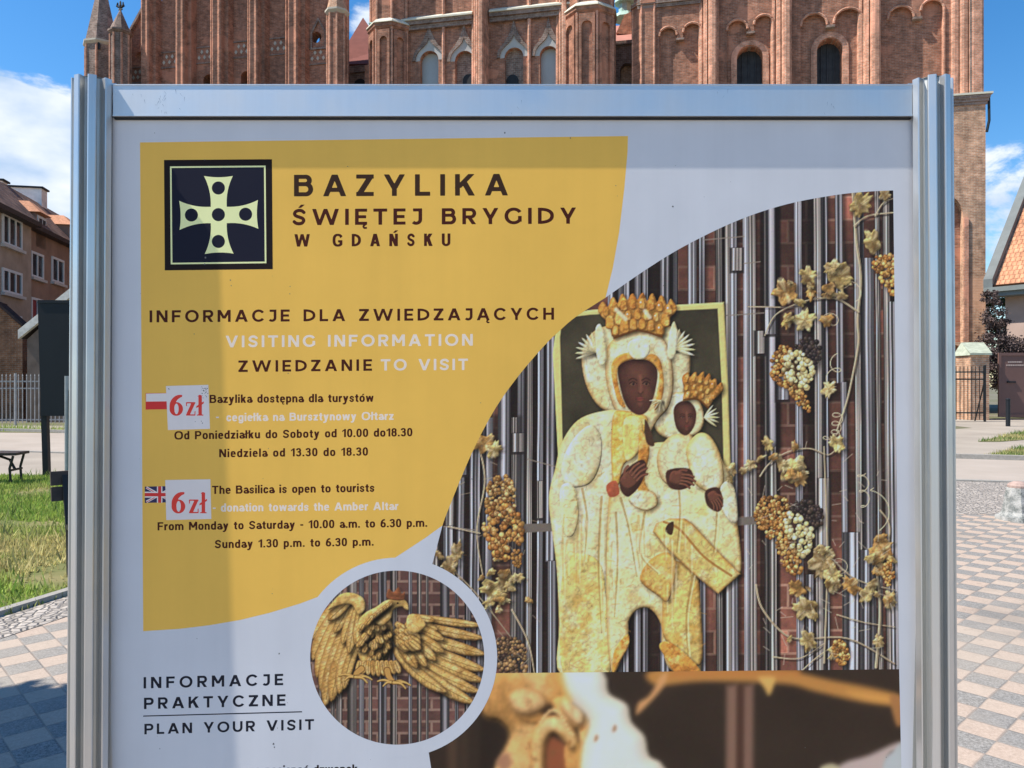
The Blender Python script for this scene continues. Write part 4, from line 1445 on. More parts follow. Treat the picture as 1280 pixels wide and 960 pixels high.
M_WHITE = vinyl("white_print", tuple(SHEET))
M_YELLOW = vinyl("yellow_print", ink(213, 162, 83), .5, .14)
M_BROWN = vinyl("brown_ink", ink(58, 26, 20), .5, .12)
M_TITLE = vinyl("title_ink", ink(48, 34, 26), .5, .12)
M_NAVY = vinyl("navy_ink", ink(24, 28, 42), .5, .12)
M_NAVY2 = vinyl("emblem_navy", ink(22, 24, 42), .5, .12)
M_BLACK = vinyl("emblem_black", ink(26, 20, 22), .5, .12)
M_PALE = vinyl("pale_ink", ink(190, 188, 192), .5, .14)
M_CREAM = vinyl("cream_ink", ink(222, 214, 168), .5, .14)
M_RED = vinyl("red_ink", ink(186, 60, 58), .5, .12)
M_FRED = vinyl("flag_red", ink(176, 52, 56), .5, .12)
M_FBLUE = vinyl("flag_blue", ink(46, 46, 84), .5, .12)
M_FWHITE = vinyl("flag_white", ink(188, 192, 206), .5, .12)
M_STICK = vinyl("sticker_paper", ink(186, 190, 206), .55, .2, .06)
M_DIRT = vinyl("dirt", (0.16, 0.155, 0.15), .8, .1)
gph = G("photo_print", .46, .14)
att = gph.node('ShaderNodeVertexColor')
att.layer_name = "print"
M_PHOTO = gph.done(att.outputs[0])

PB = [(XL - .004, -1.40), (XR + .004, -1.40), (XR + .004, ZR0 - PT), (XL - .004, ZR0 - PT)]
m = MB()
m.plate(PB, [], 0.0, 0.006)
panel = m.build("poster_panel", M_WHITE, board)
panel.matrix_parent_inverse = Matrix.Identity(4)
panel.location = (0, 0.002, PT)
panel.rotation_euler = (PEXTRA, 0, 0)


LS = 0.06           # ink and film layers lie hundredths of a millimetre apart


def flat(name, polys, y, mat, holes=(), parent=panel, smooth=False):
    """printed field: outlines given in photo pixels"""
    m = MB()
    for i, p in enumerate(polys):
        yy = y * LS - 1e-6 * i
        m.plate([PX(*q) for q in p], [[PX(*q) for q in h] for h in holes], yy, yy, back=False)
    o = m.build(name, mat, parent, fix=False)
    return o


def print_grid(name, C, y, skew=0.0, x0=870.0, disc=None):
    X, Y = C.X.astype(np.float64), C.Y + skew * (C.X - x0)
    if disc is not None:
        cx, cy, R = disc
        r = np.hypot(X - cx, Y - cy)
        keep = r < R
        k = np.where(r > R, R / np.maximum(r, 1e-6), 1.0)
        X, Y = cx + (X - cx) * k, cy + (Y - cy) * k
    h, w = X.shape
    # exact plane mapping (projective) done in bulk
    d = np.stack([(X - 640) / FPX, np.ones_like(X), (480 - Y) / FPX], -1) @ np.array(_R3).T
    t = -_co.y / d[..., 1]
    co = np.empty((h, w, 3))
    co[..., 0] = _co.x + t * d[..., 0]
    co[..., 1] = y * LS
    co[..., 2] = _co.z + t * d[..., 2]
    idx = np.arange(h * w).reshape(h, w)
    q = np.stack([idx[1:, :-1], idx[1:, 1:], idx[:-1, 1:], idx[:-1, :-1]], -1).reshape(-1, 4)
    if disc is not None:
        kk = keep.ravel()
        q = q[kk[q].any(1)]
    me = bpy.data.meshes.new(name)
    me.vertices.add(h * w)
    me.vertices.foreach_set('co', co.ravel())
    nq = len(q)
    me.loops.add(nq * 4)
    me.loops.foreach_set('vertex_index', q.ravel().astype(np.int32))
    me.polygons.add(nq)
    me.polygons.foreach_set('loop_start', (np.arange(nq) * 4).astype(np.int32))
    me.update(calc_edges=True)
    a = me.color_attributes.new("print", 'FLOAT_COLOR', 'POINT')
    lc = np.ones((h * w, 4), np.float32)
    lc[:, :3] = np.clip(lin(C.img.reshape(-1, 3)) / WHITE_LIT * SHEET, 0.003, 0.85)
    a.data.foreach_set('color', lc.ravel())
    me.materials.append(M_PHOTO)
    o = bpy.data.objects.new(name, me)
    COL.objects.link(o)
    o.parent = panel
    return o


SK = -0.0099
o = print_grid("printed_photo", paint_blossom(), -.0002, SK)
o['label'] = "blurred close-up of carved amber printed at the foot of the poster"
o = print_grid("printed_photo", paint_altar(), -.0004, SK)
for v in o.data.vertices[:1]:
    pass
o['label'] = "photo of a gilded crowned mother and child before steel pipes and vines"

# outline of the photographs: arc on top, arc against the yellow field, then down to the sheet's foot
ARC_TOP = [(1116.5, 238), (1085, 239.5), (1050, 243), (1000, 251.5), (960, 262), (920, 276.5), (880, 295), (840, 316.5), (800, 342), (757, 372)]
ARC_YEL = [(757, 372), (720, 396), (700, 413), (680, 432.5), (650, 467.5), (625, 501.5), (607, 532), (590, 566), (577, 596), (566, 623), (556, 648)]
at_ = crom(ARC_TOP, 5, False)
ay_ = crom(ARC_YEL, 5, False)
hole = [tuple(q) for q in at_] + [tuple(q) for q in ay_[1:]] + [(553, 657), (541, 703), (520, 760), (520, 900), (536, 941), (545, 1000), (1127.5, 1000), (1124, 838)]
outer = [(152, 150), (1142, 143.5), (1152, 1090), (152, 1090)]
flat("white_field", [outer], -.0006, M_WHITE, [hole])
YB = [(553, 657), (541, 665.5), (533, 671.5), (494, 697), (467.5, 701), (441, 711), (415, 729.5), (397.5, 746), (375, 754.5), (337, 766), (300, 775), (262, 781.5), (225, 786), (179, 789)]
yel = [(175, 178), (480, 174), (785, 170), (784.5, 190), (780.5, 235), (774, 290), (766, 335)] + [tuple(q) for q in ay_] + YB
flat("yellow_field", [yel], -.0008, M_YELLOW)
cir = lambda cx, cy, r, n=96: [(cx + r * math.cos(2 * math.pi * k / n), cy + r * math.sin(2 * math.pi * k / n)) for k in range(n)]
flat("round_border", [cir(496.5, 822, 125)], -.0010, M_WHITE)
o = print_grid("printed_photo", paint_eagle(), -.0012, 0, 0, (496.5, 822, 108.8))
o['label'] = "round photo of a carved golden eagle with spread wings"

# ---- emblem: square, thin frame, cross with five discs
emb = flat("emblem", [[(205, 200), (340, 199), (341, 336.5), (206, 338)]], -.0012, M_BLACK)
flat("emblem_frame", [[(212.5, 208), (332, 207), (333, 329), (213.5, 330.5)]], -.0014, M_CREAM, [[(214.5, 210), (330, 209), (331, 327), (215.5, 328.5)]], emb)
flat("emblem_field", [[(214.5, 210), (330, 209), (331, 327), (215.5, 328.5)]], -.0013, M_NAVY2, (), emb)


def cur(p0, p1, sag, n=8):
    """arc-like side from p0 to p1 bulging to the right by sag"""
    (x0, y0), (x1, y1) = p0, p1
    dx, dy = x1 - x0, y1 - y0
    L = math.hypot(dx, dy)
    return [(x0 + dx * t - dy / L * sag * 4 * t * (1 - t), y0 + dy * t + dx / L * sag * 4 * t * (1 - t)) for t in [k / n for k in range(n)]]


cross = []
for a, b, s_ in [((255, 220), (291, 220), 1.6), ((291, 220), (283.5, 258.5), 2.6), ((283.5, 258.5), (322.5, 250), 2.6), ((322.5, 250), (323, 286), 1.6), ((323, 286), (283.5, 279), 2.6), ((283.5, 279), (292, 317), 2.6),
                 ((292, 317), (256, 317.5), 1.6), ((256, 317.5), (263.5, 279), 2.6), ((263.5, 279), (224.5, 287.5), 2.6), ((224.5, 287.5), (224, 251), 1.6), ((224, 251), (263.5, 258.5), 2.6), ((263.5, 258.5), (255, 220), 2.6)]:
    cross += cur(a, b, s_)
flat("emblem_cross", [cross], -.0015, M_CREAM, (), emb)
flat("emblem_disc", [cir(x, y, 8.2, 28) for x, y in ((273, 235), (273, 268.3), (273, 301.8), (239.3, 268.8), (307, 267.8))], -.0017, M_NAVY2, (), emb)


def text(s, x0, x1, b0, b1, cap, style, mat, y=-.0012, parent=panel, name="lettering"):
    """one printed line: x0..x1 pixels, baseline b0 (left) to b1 (right), cap height in pixels"""
    gl = [glyph_mesh(c, style) for c in s]
    nat = sum(g[2] for g in gl) * cap
    tr = (x1 - x0 - nat) / max(1, len(s) - 1)
    m = MB()
    x = x0
    for (vs, fs, w) in gl:
        if vs:
            P = []
            for a, b in vs:
                px = x + a * cap
                P.append(PX(px, b0 + (b1 - b0) * (px - x0) / (x1 - x0) - b * cap))
            m.add([(u, y * LS, v) for u, v in P], fs)
        x += w * cap + tr
    return m.build(name, mat, parent, fix=False)


T = text
T("BAZYLIKA", 367.5, 635, 245.5, 244.3, 27, 'M', M_TITLE)
T("ŚWIĘTEJ BRYGIDY", 365.5, 720, 281.5, 279.6, 20.2, 'M', M_BROWN)
T("W GDAŃSKU", 368, 563, 308.3, 307.4, 15.6, 'C', M_BROWN)
T("INFORMACJE DLA ZWIEDZAJĄCYCH", 187, 692.5, 403, 399.6, 15, 'M', M_BROWN)
T("VISITING INFORMATION", 282, 591, 434.2, 432, 14.6, 'M', M_PALE)
T("ZWIEDZANIE", 298, 465, 465, 463.4, 14.4, 'M', M_BROWN)
T("TO VISIT", 476, 585, 463.2, 462.5, 14.2, 'M', M_PALE)
T("Bazylika dostępna dla turystów", 262, 467, 503.8, 502.2, 10.2, 'R', M_BROWN)
T("-", 270, 274, 526, 526, 10, 'R', M_PALE)
T("cegiełka na Bursztynowy Ołtarz", 283, 492, 526.6, 524.8, 10.0, 'R', M_PALE)
T("Od Poniedziałku do Soboty od 10.00 do18.30", 218, 515.5, 549.4, 545.2, 10.2, 'R', M_BROWN)
T("Niedziela od 13.30 do 18.30", 274, 460, 571.6, 569.4, 10.2, 'R', M_BROWN)
T("The Basilica is open to tourists", 265, 468, 617.5, 614.7, 10.2, 'R', M_BROWN)
T("- donation towards the Amber Altar", 266, 498, 639.6, 637.4, 10, 'R', M_PALE)
T("From Monday to Saturday - 10.00 a.m. to 6.30 p.m.", 197, 534, 663, 658.4, 10.2, 'R', M_BROWN)
T("Sunday 1.30 p.m. to 6.30 p.m.", 268.5, 467, 685.3, 682, 10.2, 'R', M_BROWN)
T("INFORMACJE", 179.5, 354, 860.6, 856.4, 14.2, 'M', M_NAVY)
T("PRAKTYCZNE", 180, 357, 886.4, 882, 14.2, 'M', M_NAVY)
flat("ruled_line", [[(179, 894.4), (377.5, 889), (377.5, 890.4), (179, 895.8)]], -.0012, M_NAVY)
T("PLAN YOUR VISIT", 180.5, 392.5, 918, 912, 13.2, 'M', M_NAVY)
T("proszę nacisnąć dzwonek", 284, 447, 968.5, 966, 10.4, 'R', M_BLACK)

# ---- flags and the stuck-on price labels
fl = flat("flag", [[(182, 491.5), (212, 491), (212, 511.6), (182, 512)]], -.0012, M_FRED)
fl['label'] = "small white and red flag beside the upper price sticker"
flat("flag_stripe", [[(182.6, 492), (212, 491.5), (212, 501.6), (182.6, 502)]], -.0013, M_FWHITE, (), fl)
fl = flat("flag", [[(181, 608.2), (210, 607.6), (210, 628), (181, 628.6)]], -.0012, M_FBLUE)
fl['label'] = "small blue flag with red and white crosses beside the lower price sticker"


def thick(p, q, w):
    dx, dy = q[0] - p[0], q[1] - p[1]
    L = math.hypot(dx, dy)
    nx, ny = -dy / L * w / 2, dx / L * w / 2
    return [(p[0] + nx, p[1] + ny), (q[0] + nx, q[1] + ny), (q[0] - nx, q[1] - ny), (p[0] - nx, p[1] - ny)]


fx0, fx1, fy0, fy1 = 181, 218, 608.2, 628.4
fm = ((fx0 + fx1) / 2, (fy0 + fy1) / 2)
clip = lambda p: [(min(max(a, fx0), 210), min(max(b, fy0), fy1)) for a, b in p]
flat("flag_saltire", [thick((183, 609.3), (209.4, 623.9), 3.0), thick((183, 627.3), (209.4, 612.9), 3.0)], -.0013, M_FWHITE, (), fl)
flat("flag_saltire", [thick((183, 609.6), (209.4, 624.2), .9), thick((183, 627.6), (209.4, 613.2), .9)], -.0014, M_FRED, (), fl)
flat("flag_cross", [[(181, 614.6), (210, 614.6), (210, 622), (181, 622)], [(196.2, 608), (203, 608), (203, 628.4), (196.2, 628.4)]], -.0015, M_FWHITE, (), fl)
flat("flag_cross", [[(181, 616.2), (210, 616.2), (210, 620.4), (181, 620.4)], [(197.6, 608), (201.6, 608), (201.6, 628.4), (197.6, 628.4)]], -.0016, M_FRED, (), fl)


def serif_price(x0, y0, h, st, par, sw):
    """6zl in a bold serif face; h = figure height in px"""
    six = [g_sub(g_ell(.0, -.01, .66, .66, 2.0), g_ell(.235, .07, .445, .59, 2.1)),
           g_and(g_sub(g_ell(.0, -.12, 1.04, 1.02, 2.0), g_ell(.235, -.2, 1.28, .94, 2.0)), g_box(-1, .25, .62, 2))]
    X = .66
    z = [g_box(.0, 0, .46, .06), g_box(.0, X - .06, .46, X), para(.09, .03, .36, X - .03, .19), g_box(.0, X - .2, .045, X), g_box(.415, 0, .46, .22)]
    l = [g_box(.075, 0, .245, 1.0), g_box(.0, 0, .32, .05), g_poly([(.0, .92), (.09, .95), (.225, 1.02), (.12, 1.02)]), g_poly([(-.03, .36), (.34, .60), (.34, .70), (-.03, .46)])]
    m = MB()
    for S, ox, w in ((six, 0, .64), (z, .76 + sw, .5), (l, 1.29 + sw, .36)):
        vs, fs = march(S, -.08, w + .1, -.08, 1.1, .03)
        m.add([(lambda q: (q[0], -.00022, q[1]))(PX(x0 + (ox + a) * h, y0 - b * h)) for a, b in vs], fs)
    m.build("price_lettering", M_RED, par, fix=False)


for q, (lx, ly, h, sw), lab in (([(207.5, 482.5), (260.5, 481), (262.5, 536), (210, 537.5)], (212, 519.5, 25.5, .05), "worn white price sticker with red 6zł over the red and white flag"),
                                ([(206.6, 600), (263, 599), (264.2, 648.6), (208, 650)], (214.5, 641.5, 26, .08), "clean white price sticker with red 6zł over the blue flag")):
    m = MB()
    m.plate([PX(*p) for p in q], [], -.0002, -.00011)
    st = m.build("price_sticker", M_STICK, panel)
    st['label'] = lab
    serif_price(lx, ly, h, st, st, sw)
    if h < 26:
        smear = MB()
        rr = random.Random(3)
        for (ax, ay, n_) in ((255, 487, 22), (257, 496, 5), (250, 527, 3), (214, 484, 2)):
            for _ in range(n_):
                x, y, r = ax + rr.gauss(0, 2.2), ay + rr.gauss(0, 2), rr.uniform(.3, .9)
                if y < 483 or x > 260:
                    continue
                smear.plate([PX(x + r * rr.uniform(.6, 1.2) * math.cos(k), y + r * rr.uniform(.6, 1.2) * math.sin(k)) for k in (0, 1.2, 2.5, 3.8, 5.1)], [], -.00021 - 5e-8 * len(smear.v), -.00021, back=False)
        tag(smear.build("dirt_smear", M_DIRT, st, fix=False), kind="stuff")
rr = random.Random(11)
sp = MB()
for (x, y, r) in [(631, 166, 1.1), (418, 147.5, 1.3), (288, 350, .9), (289, 357, .7), (257, 322, 1.6), (256, 330, 1.2), (841, 258, 1.3), (349, 817, 1.1), (342, 930, 1.6), (343, 934, 1.0), (1098, 248.5, 1), (713, 172.5, 1)] + [(rr.uniform(160, 1110), rr.uniform(152, 950), rr.uniform(.3, .7)) for _ in range(55)]:
    sp.plate([PX(x + r * rr.uniform(.6, 1.2) * math.cos(k), y + r * rr.uniform(.6, 1.3) * math.sin(k)) for k in (0, 1.2, 2.5, 3.8, 5.1)], [], -.000105, -.000105, back=False)
tag(sp.build("dirt_speck", M_DIRT, panel, fix=False), kind="stuff")


# ================================================================ brick, stone, roof materials
def brick_mat(name, c1, c2, mortar, bw=.27, bh=.088, gap=.012, var=.35, seed=0.0, rough=.88):
    g = G(name, rough, .15)
    sep = g.node('ShaderNodeSeparateXYZ')
    g.l.new(g.tc.outputs['Object'], sep.inputs[0])
    cmb = g.node('ShaderNodeCombineXYZ')
    g.set(cmb.inputs[0], g.math('ADD', sep.outputs[0], sep.outputs[1]))
    g.set(cmb.inputs[1], sep.outputs[2])
    b = g.node('ShaderNodeTexBrick')
    b.offset = .5
    g.l.new(cmb.outputs[0], b.inputs['Vector'])
    b.inputs['Color1'].default_value = tuple(c1) + (1,)
    b.inputs['Color2'].default_value = tuple(c2) + (1,)
    b.inputs['Mortar'].default_value = tuple(mortar) + (1,)
    b.inputs['Scale'].default_value = 1
    b.inputs['Mortar Size'].default_value = gap
    b.inputs['Mortar Smooth'].default_value = .3
    b.inputs['Bias'].default_value = -.1
    b.inputs['Brick Width'].default_value = bw
    b.inputs['Row Height'].default_value = bh
    n1 = g.noise(.35, 5, .6)
    n2 = g.noise(3.1, 4, .6)
    n3 = g.noise(1.0, 3, .6, g.mapping((1, 1, 11)))
    v = g.math('MULTIPLY', g.ramp(n1, .3, .7, 1 - var * .6, 1 + var * .6), g.math('MULTIPLY', g.ramp(n2, .3, .7, 1 - var, 1 + var), g.ramp(n3, .3, .7, .88, 1.1)))
    mul = g.node('ShaderNodeVectorMath', operation='SCALE')
    g.l.new(b.outputs['Color'], mul.inputs[0])
    g.l.new(v, mul.inputs[3])
    n4 = g.noise(.55, 2, .5, g.mapping((1, 1, 1), loc=(7, 3, 1)))
    rep = g.mix(g.ramp(n4, .60, .63, 0, .55), mul.outputs[0], tuple(min(1, q * 1.3 + .03) for q in c1))
    n5 = g.noise(.8, 5, .65, g.mapping((1.6, 1.6, .22)))
    soot = g.mix(g.ramp(n5, .52, .72, 0, .5), rep, (.085, .062, .05))
    stain = g.mix(g.ramp(n1, .58, .75, 0, .35), soot, (.10, .08, .07))
    g.bump(g.math('ADD', g.math('MULTIPLY', b.outputs['Fac'], -.7), g.math('MULTIPLY', n2, .5)), .5, .02)
    return g.done(stain)


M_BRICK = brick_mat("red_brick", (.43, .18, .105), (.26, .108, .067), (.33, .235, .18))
M_BRICK_LIT = brick_mat("sunlit_brick", (.64, .29, .185), (.46, .195, .12), (.48, .34, .25), .2, .088, .014)  # lighter copy of the red brick, sunlight put into its colour
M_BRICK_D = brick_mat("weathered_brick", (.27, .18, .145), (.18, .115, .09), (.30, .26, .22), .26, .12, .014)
M_BRICK_L = brick_mat("light_brick", (.54, .30, .18), (.40, .20, .12), (.50, .39, .29), .26, .085, .014)
M_PLASTER = simple("grey_plaster", (.46, .44, .41), .9, .1, 0, .12, 2)
M_STONE = simple("cream_stone", (.50, .45, .37), .9, .1, 0, .15, 3)
M_LEDGE = simple("pale_ledge_cover", (.60, .57, .46), .8, .2, 0, .12, 2)
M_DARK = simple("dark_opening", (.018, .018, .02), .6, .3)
M_LOUVRE = simple("dark_bell_opening", (.045, .047, .052), .7, .2, 0, .3, 3)
M_BLIND = simple("pale_window_panel", (.36, .38, .38), .5, .4, 0, .1, 1)
M_COPPER = simple("green_copper", (.36, .52, .45), .6, .3, .2, .2, 3)
M_IRON = simple("black_iron", (.02, .021, .023), .5, .4, .3)


def tile_mat(name, c1, c2, sx=.22, sz=.30, rough=.8):
    g = G(name, rough, .2)
    uv = g.node('ShaderNodeUVMap')
    b = g.node('ShaderNodeTexBrick')
    b.offset = .5
    g.l.new(uv.outputs[0], b.inputs['Vector'])
    b.inputs['Color1'].default_value = tuple(c1) + (1,)
    b.inputs['Color2'].default_value = tuple(c2) + (1,)
    b.inputs['Mortar'].default_value = tuple(q * .55 for q in c2) + (1,)
    b.inputs['Scale'].default_value = 1
    b.inputs['Mortar Size'].default_value = .018
    b.inputs['Mortar Smooth'].default_value = .6
    b.inputs['Brick Width'].default_value = sx
    b.inputs['Row Height'].default_value = sz
    w = g.node('ShaderNodeTexWave', bands_direction='X')
    w.inputs['Scale'].default_value = .314 / sx
    w.inputs['Distortion'].default_value = 0
    g.l.new(uv.outputs[0], w.inputs['Vector'])
    n = g.noise(1.2, 5)
    mul = g.node('ShaderNodeVectorMath', operation='SCALE')
    g.l.new(b.outputs['Color'], mul.inputs[0])
    g.l.new(g.ramp(n, .3, .7, .65, 1.3), mul.inputs[3])
    g.bump(g.math('ADD', g.math('MULTIPLY', w.outputs['Fac'], .8), g.math('MULTIPLY', b.outputs['Fac'], -.5)), .9, .05)
    return g.done(mul.outputs[0])


M_TILE = tile_mat("orange_pantiles", (.62, .30, .17), (.50, .22, .12))
M_TILE_D = tile_mat("weathered_pantiles", (.30, .19, .14), (.19, .12, .10))
M_TILE_F = simple("red_roof_far", (.20, .075, .06), .85, .15, 0, .15, 2)
M_TILE_P = simple("pink_roof_far", (.42, .20, .16), .85, .15, 0, .12, 2)


def roof_quad(name, pts, mat, parent, th=.12):
    """a tiled roof slope a,b (eave) c,d (ridge) with uv in metres, a slab of some thickness"""
    a, b, c, d = [Vector(p) for p in pts]
    n = (b - a).cross(d - a).normalized()
    me = bpy.data.meshes.new(name)
    vs = [a, b, c, d] + [p - n * th for p in (a, b, c, d)]
    fs = [(0, 1, 2, 3), (7, 6, 5, 4), (0, 4, 5, 1), (1, 5, 6, 2), (2, 6, 7, 3), (3, 7, 4, 0)]
    me.from_pydata([tuple(v) for v in vs], [], fs)
    ux = (b - a).normalized()
    uy = n.cross(ux)
    uv = me.uv_layers.new(name="UVMap")
    for lp in me.loops:
        q = Vector(me.vertices[lp.vertex_index].co) - a
        uv.data[lp.index].uv = (q.dot(ux), q.dot(uy))
    me.materials.append(mat)
    o = bpy.data.objects.new(name, me)
    COL.objects.link(o)
    o.parent = parent
    return o


# ================================================================ the basilica
CH = VPlane((25.3, 41.0), (math.cos(math.radians(12)), -math.sin(math.radians(12))))
church = CH.root("brick_basilica")
tag(church, "huge red brick gothic basilica with piers, arches and turrets behind the board", "church")
cxp = lambda px, w=0.0: CH.hit(px, 480, w)[0]
czp = lambda px, py, w=0.0: CH.hit(px, py, w)[1]
ZB = 31.0       # masonry goes on above the picture


def oct_poly(cx, cy, r, rot=22.5, n=8):
    return [(cx + r * math.cos(math.radians(rot + 360 / n * k)), cy + r * math.sin(math.radians(rot + 360 / n * k))) for k in range(n)]


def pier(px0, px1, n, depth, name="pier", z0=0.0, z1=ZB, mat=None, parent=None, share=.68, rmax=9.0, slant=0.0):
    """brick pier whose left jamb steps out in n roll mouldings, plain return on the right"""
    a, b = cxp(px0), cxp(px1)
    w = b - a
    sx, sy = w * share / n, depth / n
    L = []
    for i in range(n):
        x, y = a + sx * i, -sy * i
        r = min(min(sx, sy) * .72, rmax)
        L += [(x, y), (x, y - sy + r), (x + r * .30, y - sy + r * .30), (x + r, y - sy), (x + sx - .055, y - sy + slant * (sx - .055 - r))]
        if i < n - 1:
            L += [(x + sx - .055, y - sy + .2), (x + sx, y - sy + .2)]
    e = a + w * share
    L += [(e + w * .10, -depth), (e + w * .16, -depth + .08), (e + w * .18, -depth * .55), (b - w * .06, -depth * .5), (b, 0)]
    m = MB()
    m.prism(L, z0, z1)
    return m.build(name, mat or M_BRICK_LIT, parent or church)


# ---- tower block on the right (px 795-1232)
x_l, x_r = cxp(797), cxp(1218)
zc = czp(1200, 119, -.6)                      # string course
m = MB()
m.plate([(x_l, zc - 2.2), (x_r, zc - 2.2), (x_r, ZB), (x_l, ZB)],
        [arch(cxp(921), cxp(953.5), zc - 1.5, czp(937, 58)), arch(cxp(1021), cxp(1053), zc - .6 + .0, czp(1037, 48.5))], 0, 1.1)
tower = m.build("tower_wall", M_BRICK, church)
m = MB()
m.prism([(x_l + .01, 1.12), (x_r, 1.12), (x_r - .6, 11), (x_l + .01, 11)], 0, ZB - .1)
m.build("tower_core", M_BRICK, church)
for (a, b, t) in ((921, 953.5, 58), (1021, 1053, 48.5)):
    # louvred bell openings and their moulded brick surrounds
    xa, xb = cxp(a), cxp(b)
    zt = czp((a + b) / 2, t)
    m = MB()
    for k in range(3):
        x = xa + (xb - xa) * (k + 1) / 4
        m.box(x - .03, x + .03, .58, .64, zc - 1.5, zt)
    m.box(xa, xb, .66, .70, zc - 1.5, zt)
    m.build("bell_opening", M_LOUVRE, church)
    m = MB()
    o_ = arch(xa - .32, xb + .32, zc - 1.5, zt + .34)
    i_ = arch(xa, xb, zc - 1.55, zt)
    n = len(o_)
    ring_ = o_[1:] + i_[1:][::-1]
    m.plate([o_[0]] + [o_[1]] + o_[2:], [[(x, zz + .06) for x, zz in i_]], -.07, 0.0)
    m.build("arch_moulding", M_BRICK_LIT, church)
# plinth below the string course
xq0, xq1 = cxp(797, -.75), cxp(1232, -.75)
nx0, nx1 = cxp(1140, -.75), cxp(1204, -.75)
nz0, nz1 = czp(1195, 428, -.75), czp(1195, 240, -.75)
dz1 = czp(1195, 424, -.75)
m = MB()
m.plate([(xq0, 0), (xq1, 0), (xq1, zc - .12), (xq0, zc - .12)],
        [arch(nx0, nx1, nz0, nz1), arch(cxp(1120, -.75), cxp(1211, -.75), czp(1195, 446, -.75), dz1 - .05, rise=1.0)], -.75, -.30)
m.build("tower_base", M_BRICK_L, church)
m = MB()
m.box(xq0 + .01, xq1 - .01, -.30, 4.0, 0, zc - .13)
m.build("tower_base_core", M_BRICK, church)
m = MB()
m.plate([(nx1 + .02, nz0), (nx1 + .24, nz0), (nx1 + .24, nz1 - 1.4), (nx1 + .02, nz1 - 1.4)], [], -.83, -.752)
m.build("lit_reveal_strip", M_BRICK_LIT, church)  # strip of lighter brick stands in for the sunlit niche reveal
m = MB()
e0 = cxp(1240, -.75)
m.add([(xq0, -.95, zc - .12), (e0, -.95, zc - .12), (e0, .5, zc - .12), (xq0, .5, zc - .12), (xq0, -.95, zc - .02), (e0, -.95, zc - .02), (e0, .5, zc + .42), (xq0, .5, zc + .42)],
      [(0, 1, 5, 4), (4, 5, 6, 7), (1, 2, 6, 5), (3, 2, 1, 0), (0, 4, 7, 3), (2, 3, 7, 6)])
m.build("string_course", M_LEDGE, church)
m = MB()
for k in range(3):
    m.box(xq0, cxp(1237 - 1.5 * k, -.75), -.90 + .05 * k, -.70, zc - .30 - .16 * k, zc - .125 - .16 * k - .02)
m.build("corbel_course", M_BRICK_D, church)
m = MB()
zz = czp(1236, 150, -.75)
m.tube([(cxp(1236, -.7), -.7, zc - .1), (cxp(1236.5, -.7), -.7, zz), (cxp(1233.5, -.7), -.7, zz - .6)], .07)
m.build("rain_spout", M_IRON, church)

# piers between the bays, and the corner
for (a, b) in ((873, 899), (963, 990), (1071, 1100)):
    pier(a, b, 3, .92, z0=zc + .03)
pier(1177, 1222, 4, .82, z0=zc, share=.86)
a, b = cxp(1206), cxp(1232)
m = MB()
m.prism([(a, -.79), (a + .5, -.795), (b, .35), (b, 2.0), (a, 2.0)], zc, ZB - .2)
m.build("corner_splay", M_BRICK_D, church)
# spandrel slabs with twin arches and a hanging corbel
for (xa, xm, xb, ya, yb, ybase, zb0) in ((824, 850, 877, 36, 31, 50, 0), (908, 938, 966, 27, 21, 42, 0), (1000, 1037, 1078, 19, 13, 34, 0), (1108, 1145, 1178, 10, 2, 24, 0)):
    A, Mx, B_ = cxp(xa), cxp(xm), cxp(xb)
    hw = .17
    z0 = czp(xm, ybase)
    top = ZB - 1
    m = MB()
    out = [(A - .9, zc - 2), (A, zc - 2)]
    za, zb_ = czp((xa + xm) / 2, ya), czp((xm + xb) / 2, yb)
    r1, r2 = (Mx - hw - A) / 2, (B_ - Mx - hw) / 2
    c1, c2 = A + r1, Mx + hw + r2
    arc1 = [(c1 - r1 * math.cos(math.pi * k / 14), za - r1 + r1 * math.sin(math.pi * k / 14)) for k in range(15)]
    arc2 = [(c2 - r2 * math.cos(math.pi * k / 14), zb_ - r2 + r2 * math.sin(math.pi * k / 14)) for k in range(15)]
    out += arc1 + [(Mx - hw, z0), (Mx + hw, z0)] + arc2 + [(B_, zc - 2), (B_ + .5, zc - 2), (B_ + .5, top), (A - .9, top)]
    m.plate(out, [], -.24, -.003)
    m.build("arcade", M_BRICK, church)
    # roll moulding round the arches
    m = MB()
    for arc in (arc1, arc2):
        pts = [(x, -.26, z) for x, z in arc]
        if arc is arc2:
            pts += [(B_, -.26, zc - 1)]
        m.tube(pts, .07, 6)
    m.build("arch_moulding", M_BRICK_LIT, church)
    m = MB()
    m.box(Mx - hw - .06, Mx + hw + .06, -.32, -.002, z0 - .12, z0 - .004)
    m.build("corbel", M_BRICK_D, church)
# cornice rising over the first bay
m = MB()
z1, z0 = czp(830, 2), czp(830, 9)
m.box(cxp(797), cxp(876), -.42, -.25, z0 + .08, z1 + .3)
m.box(cxp(797), cxp(876), -.34, -.25, z0 - .12, z0 + .075)
m.build("cornice", M_BRICK_D, church)
# stair turret at the tower's left edge (px 796-826)
m = MB()
cxx = cxp(810)
m.prism(oct_poly(cxx, .55, .95), 0, czp(810, 8))
m.prism(oct_poly(cxx, .55, 1.08), czp(810, 8) + .002, czp(810, 3))
m.prism(oct_poly(cxx, .55, .9), czp(810, 3) + .002, ZB)
m.build("stair_turret", M_BRICK, church)
m = MB()
for k in range(8):
    x, y = oct_poly(cxx, .55, .965)[k]
    m.prism(oct_poly(x, y, .06, 0, 6), 0, czp(810, 9))
m.build("turret_rib", M_BRICK_LIT, church)

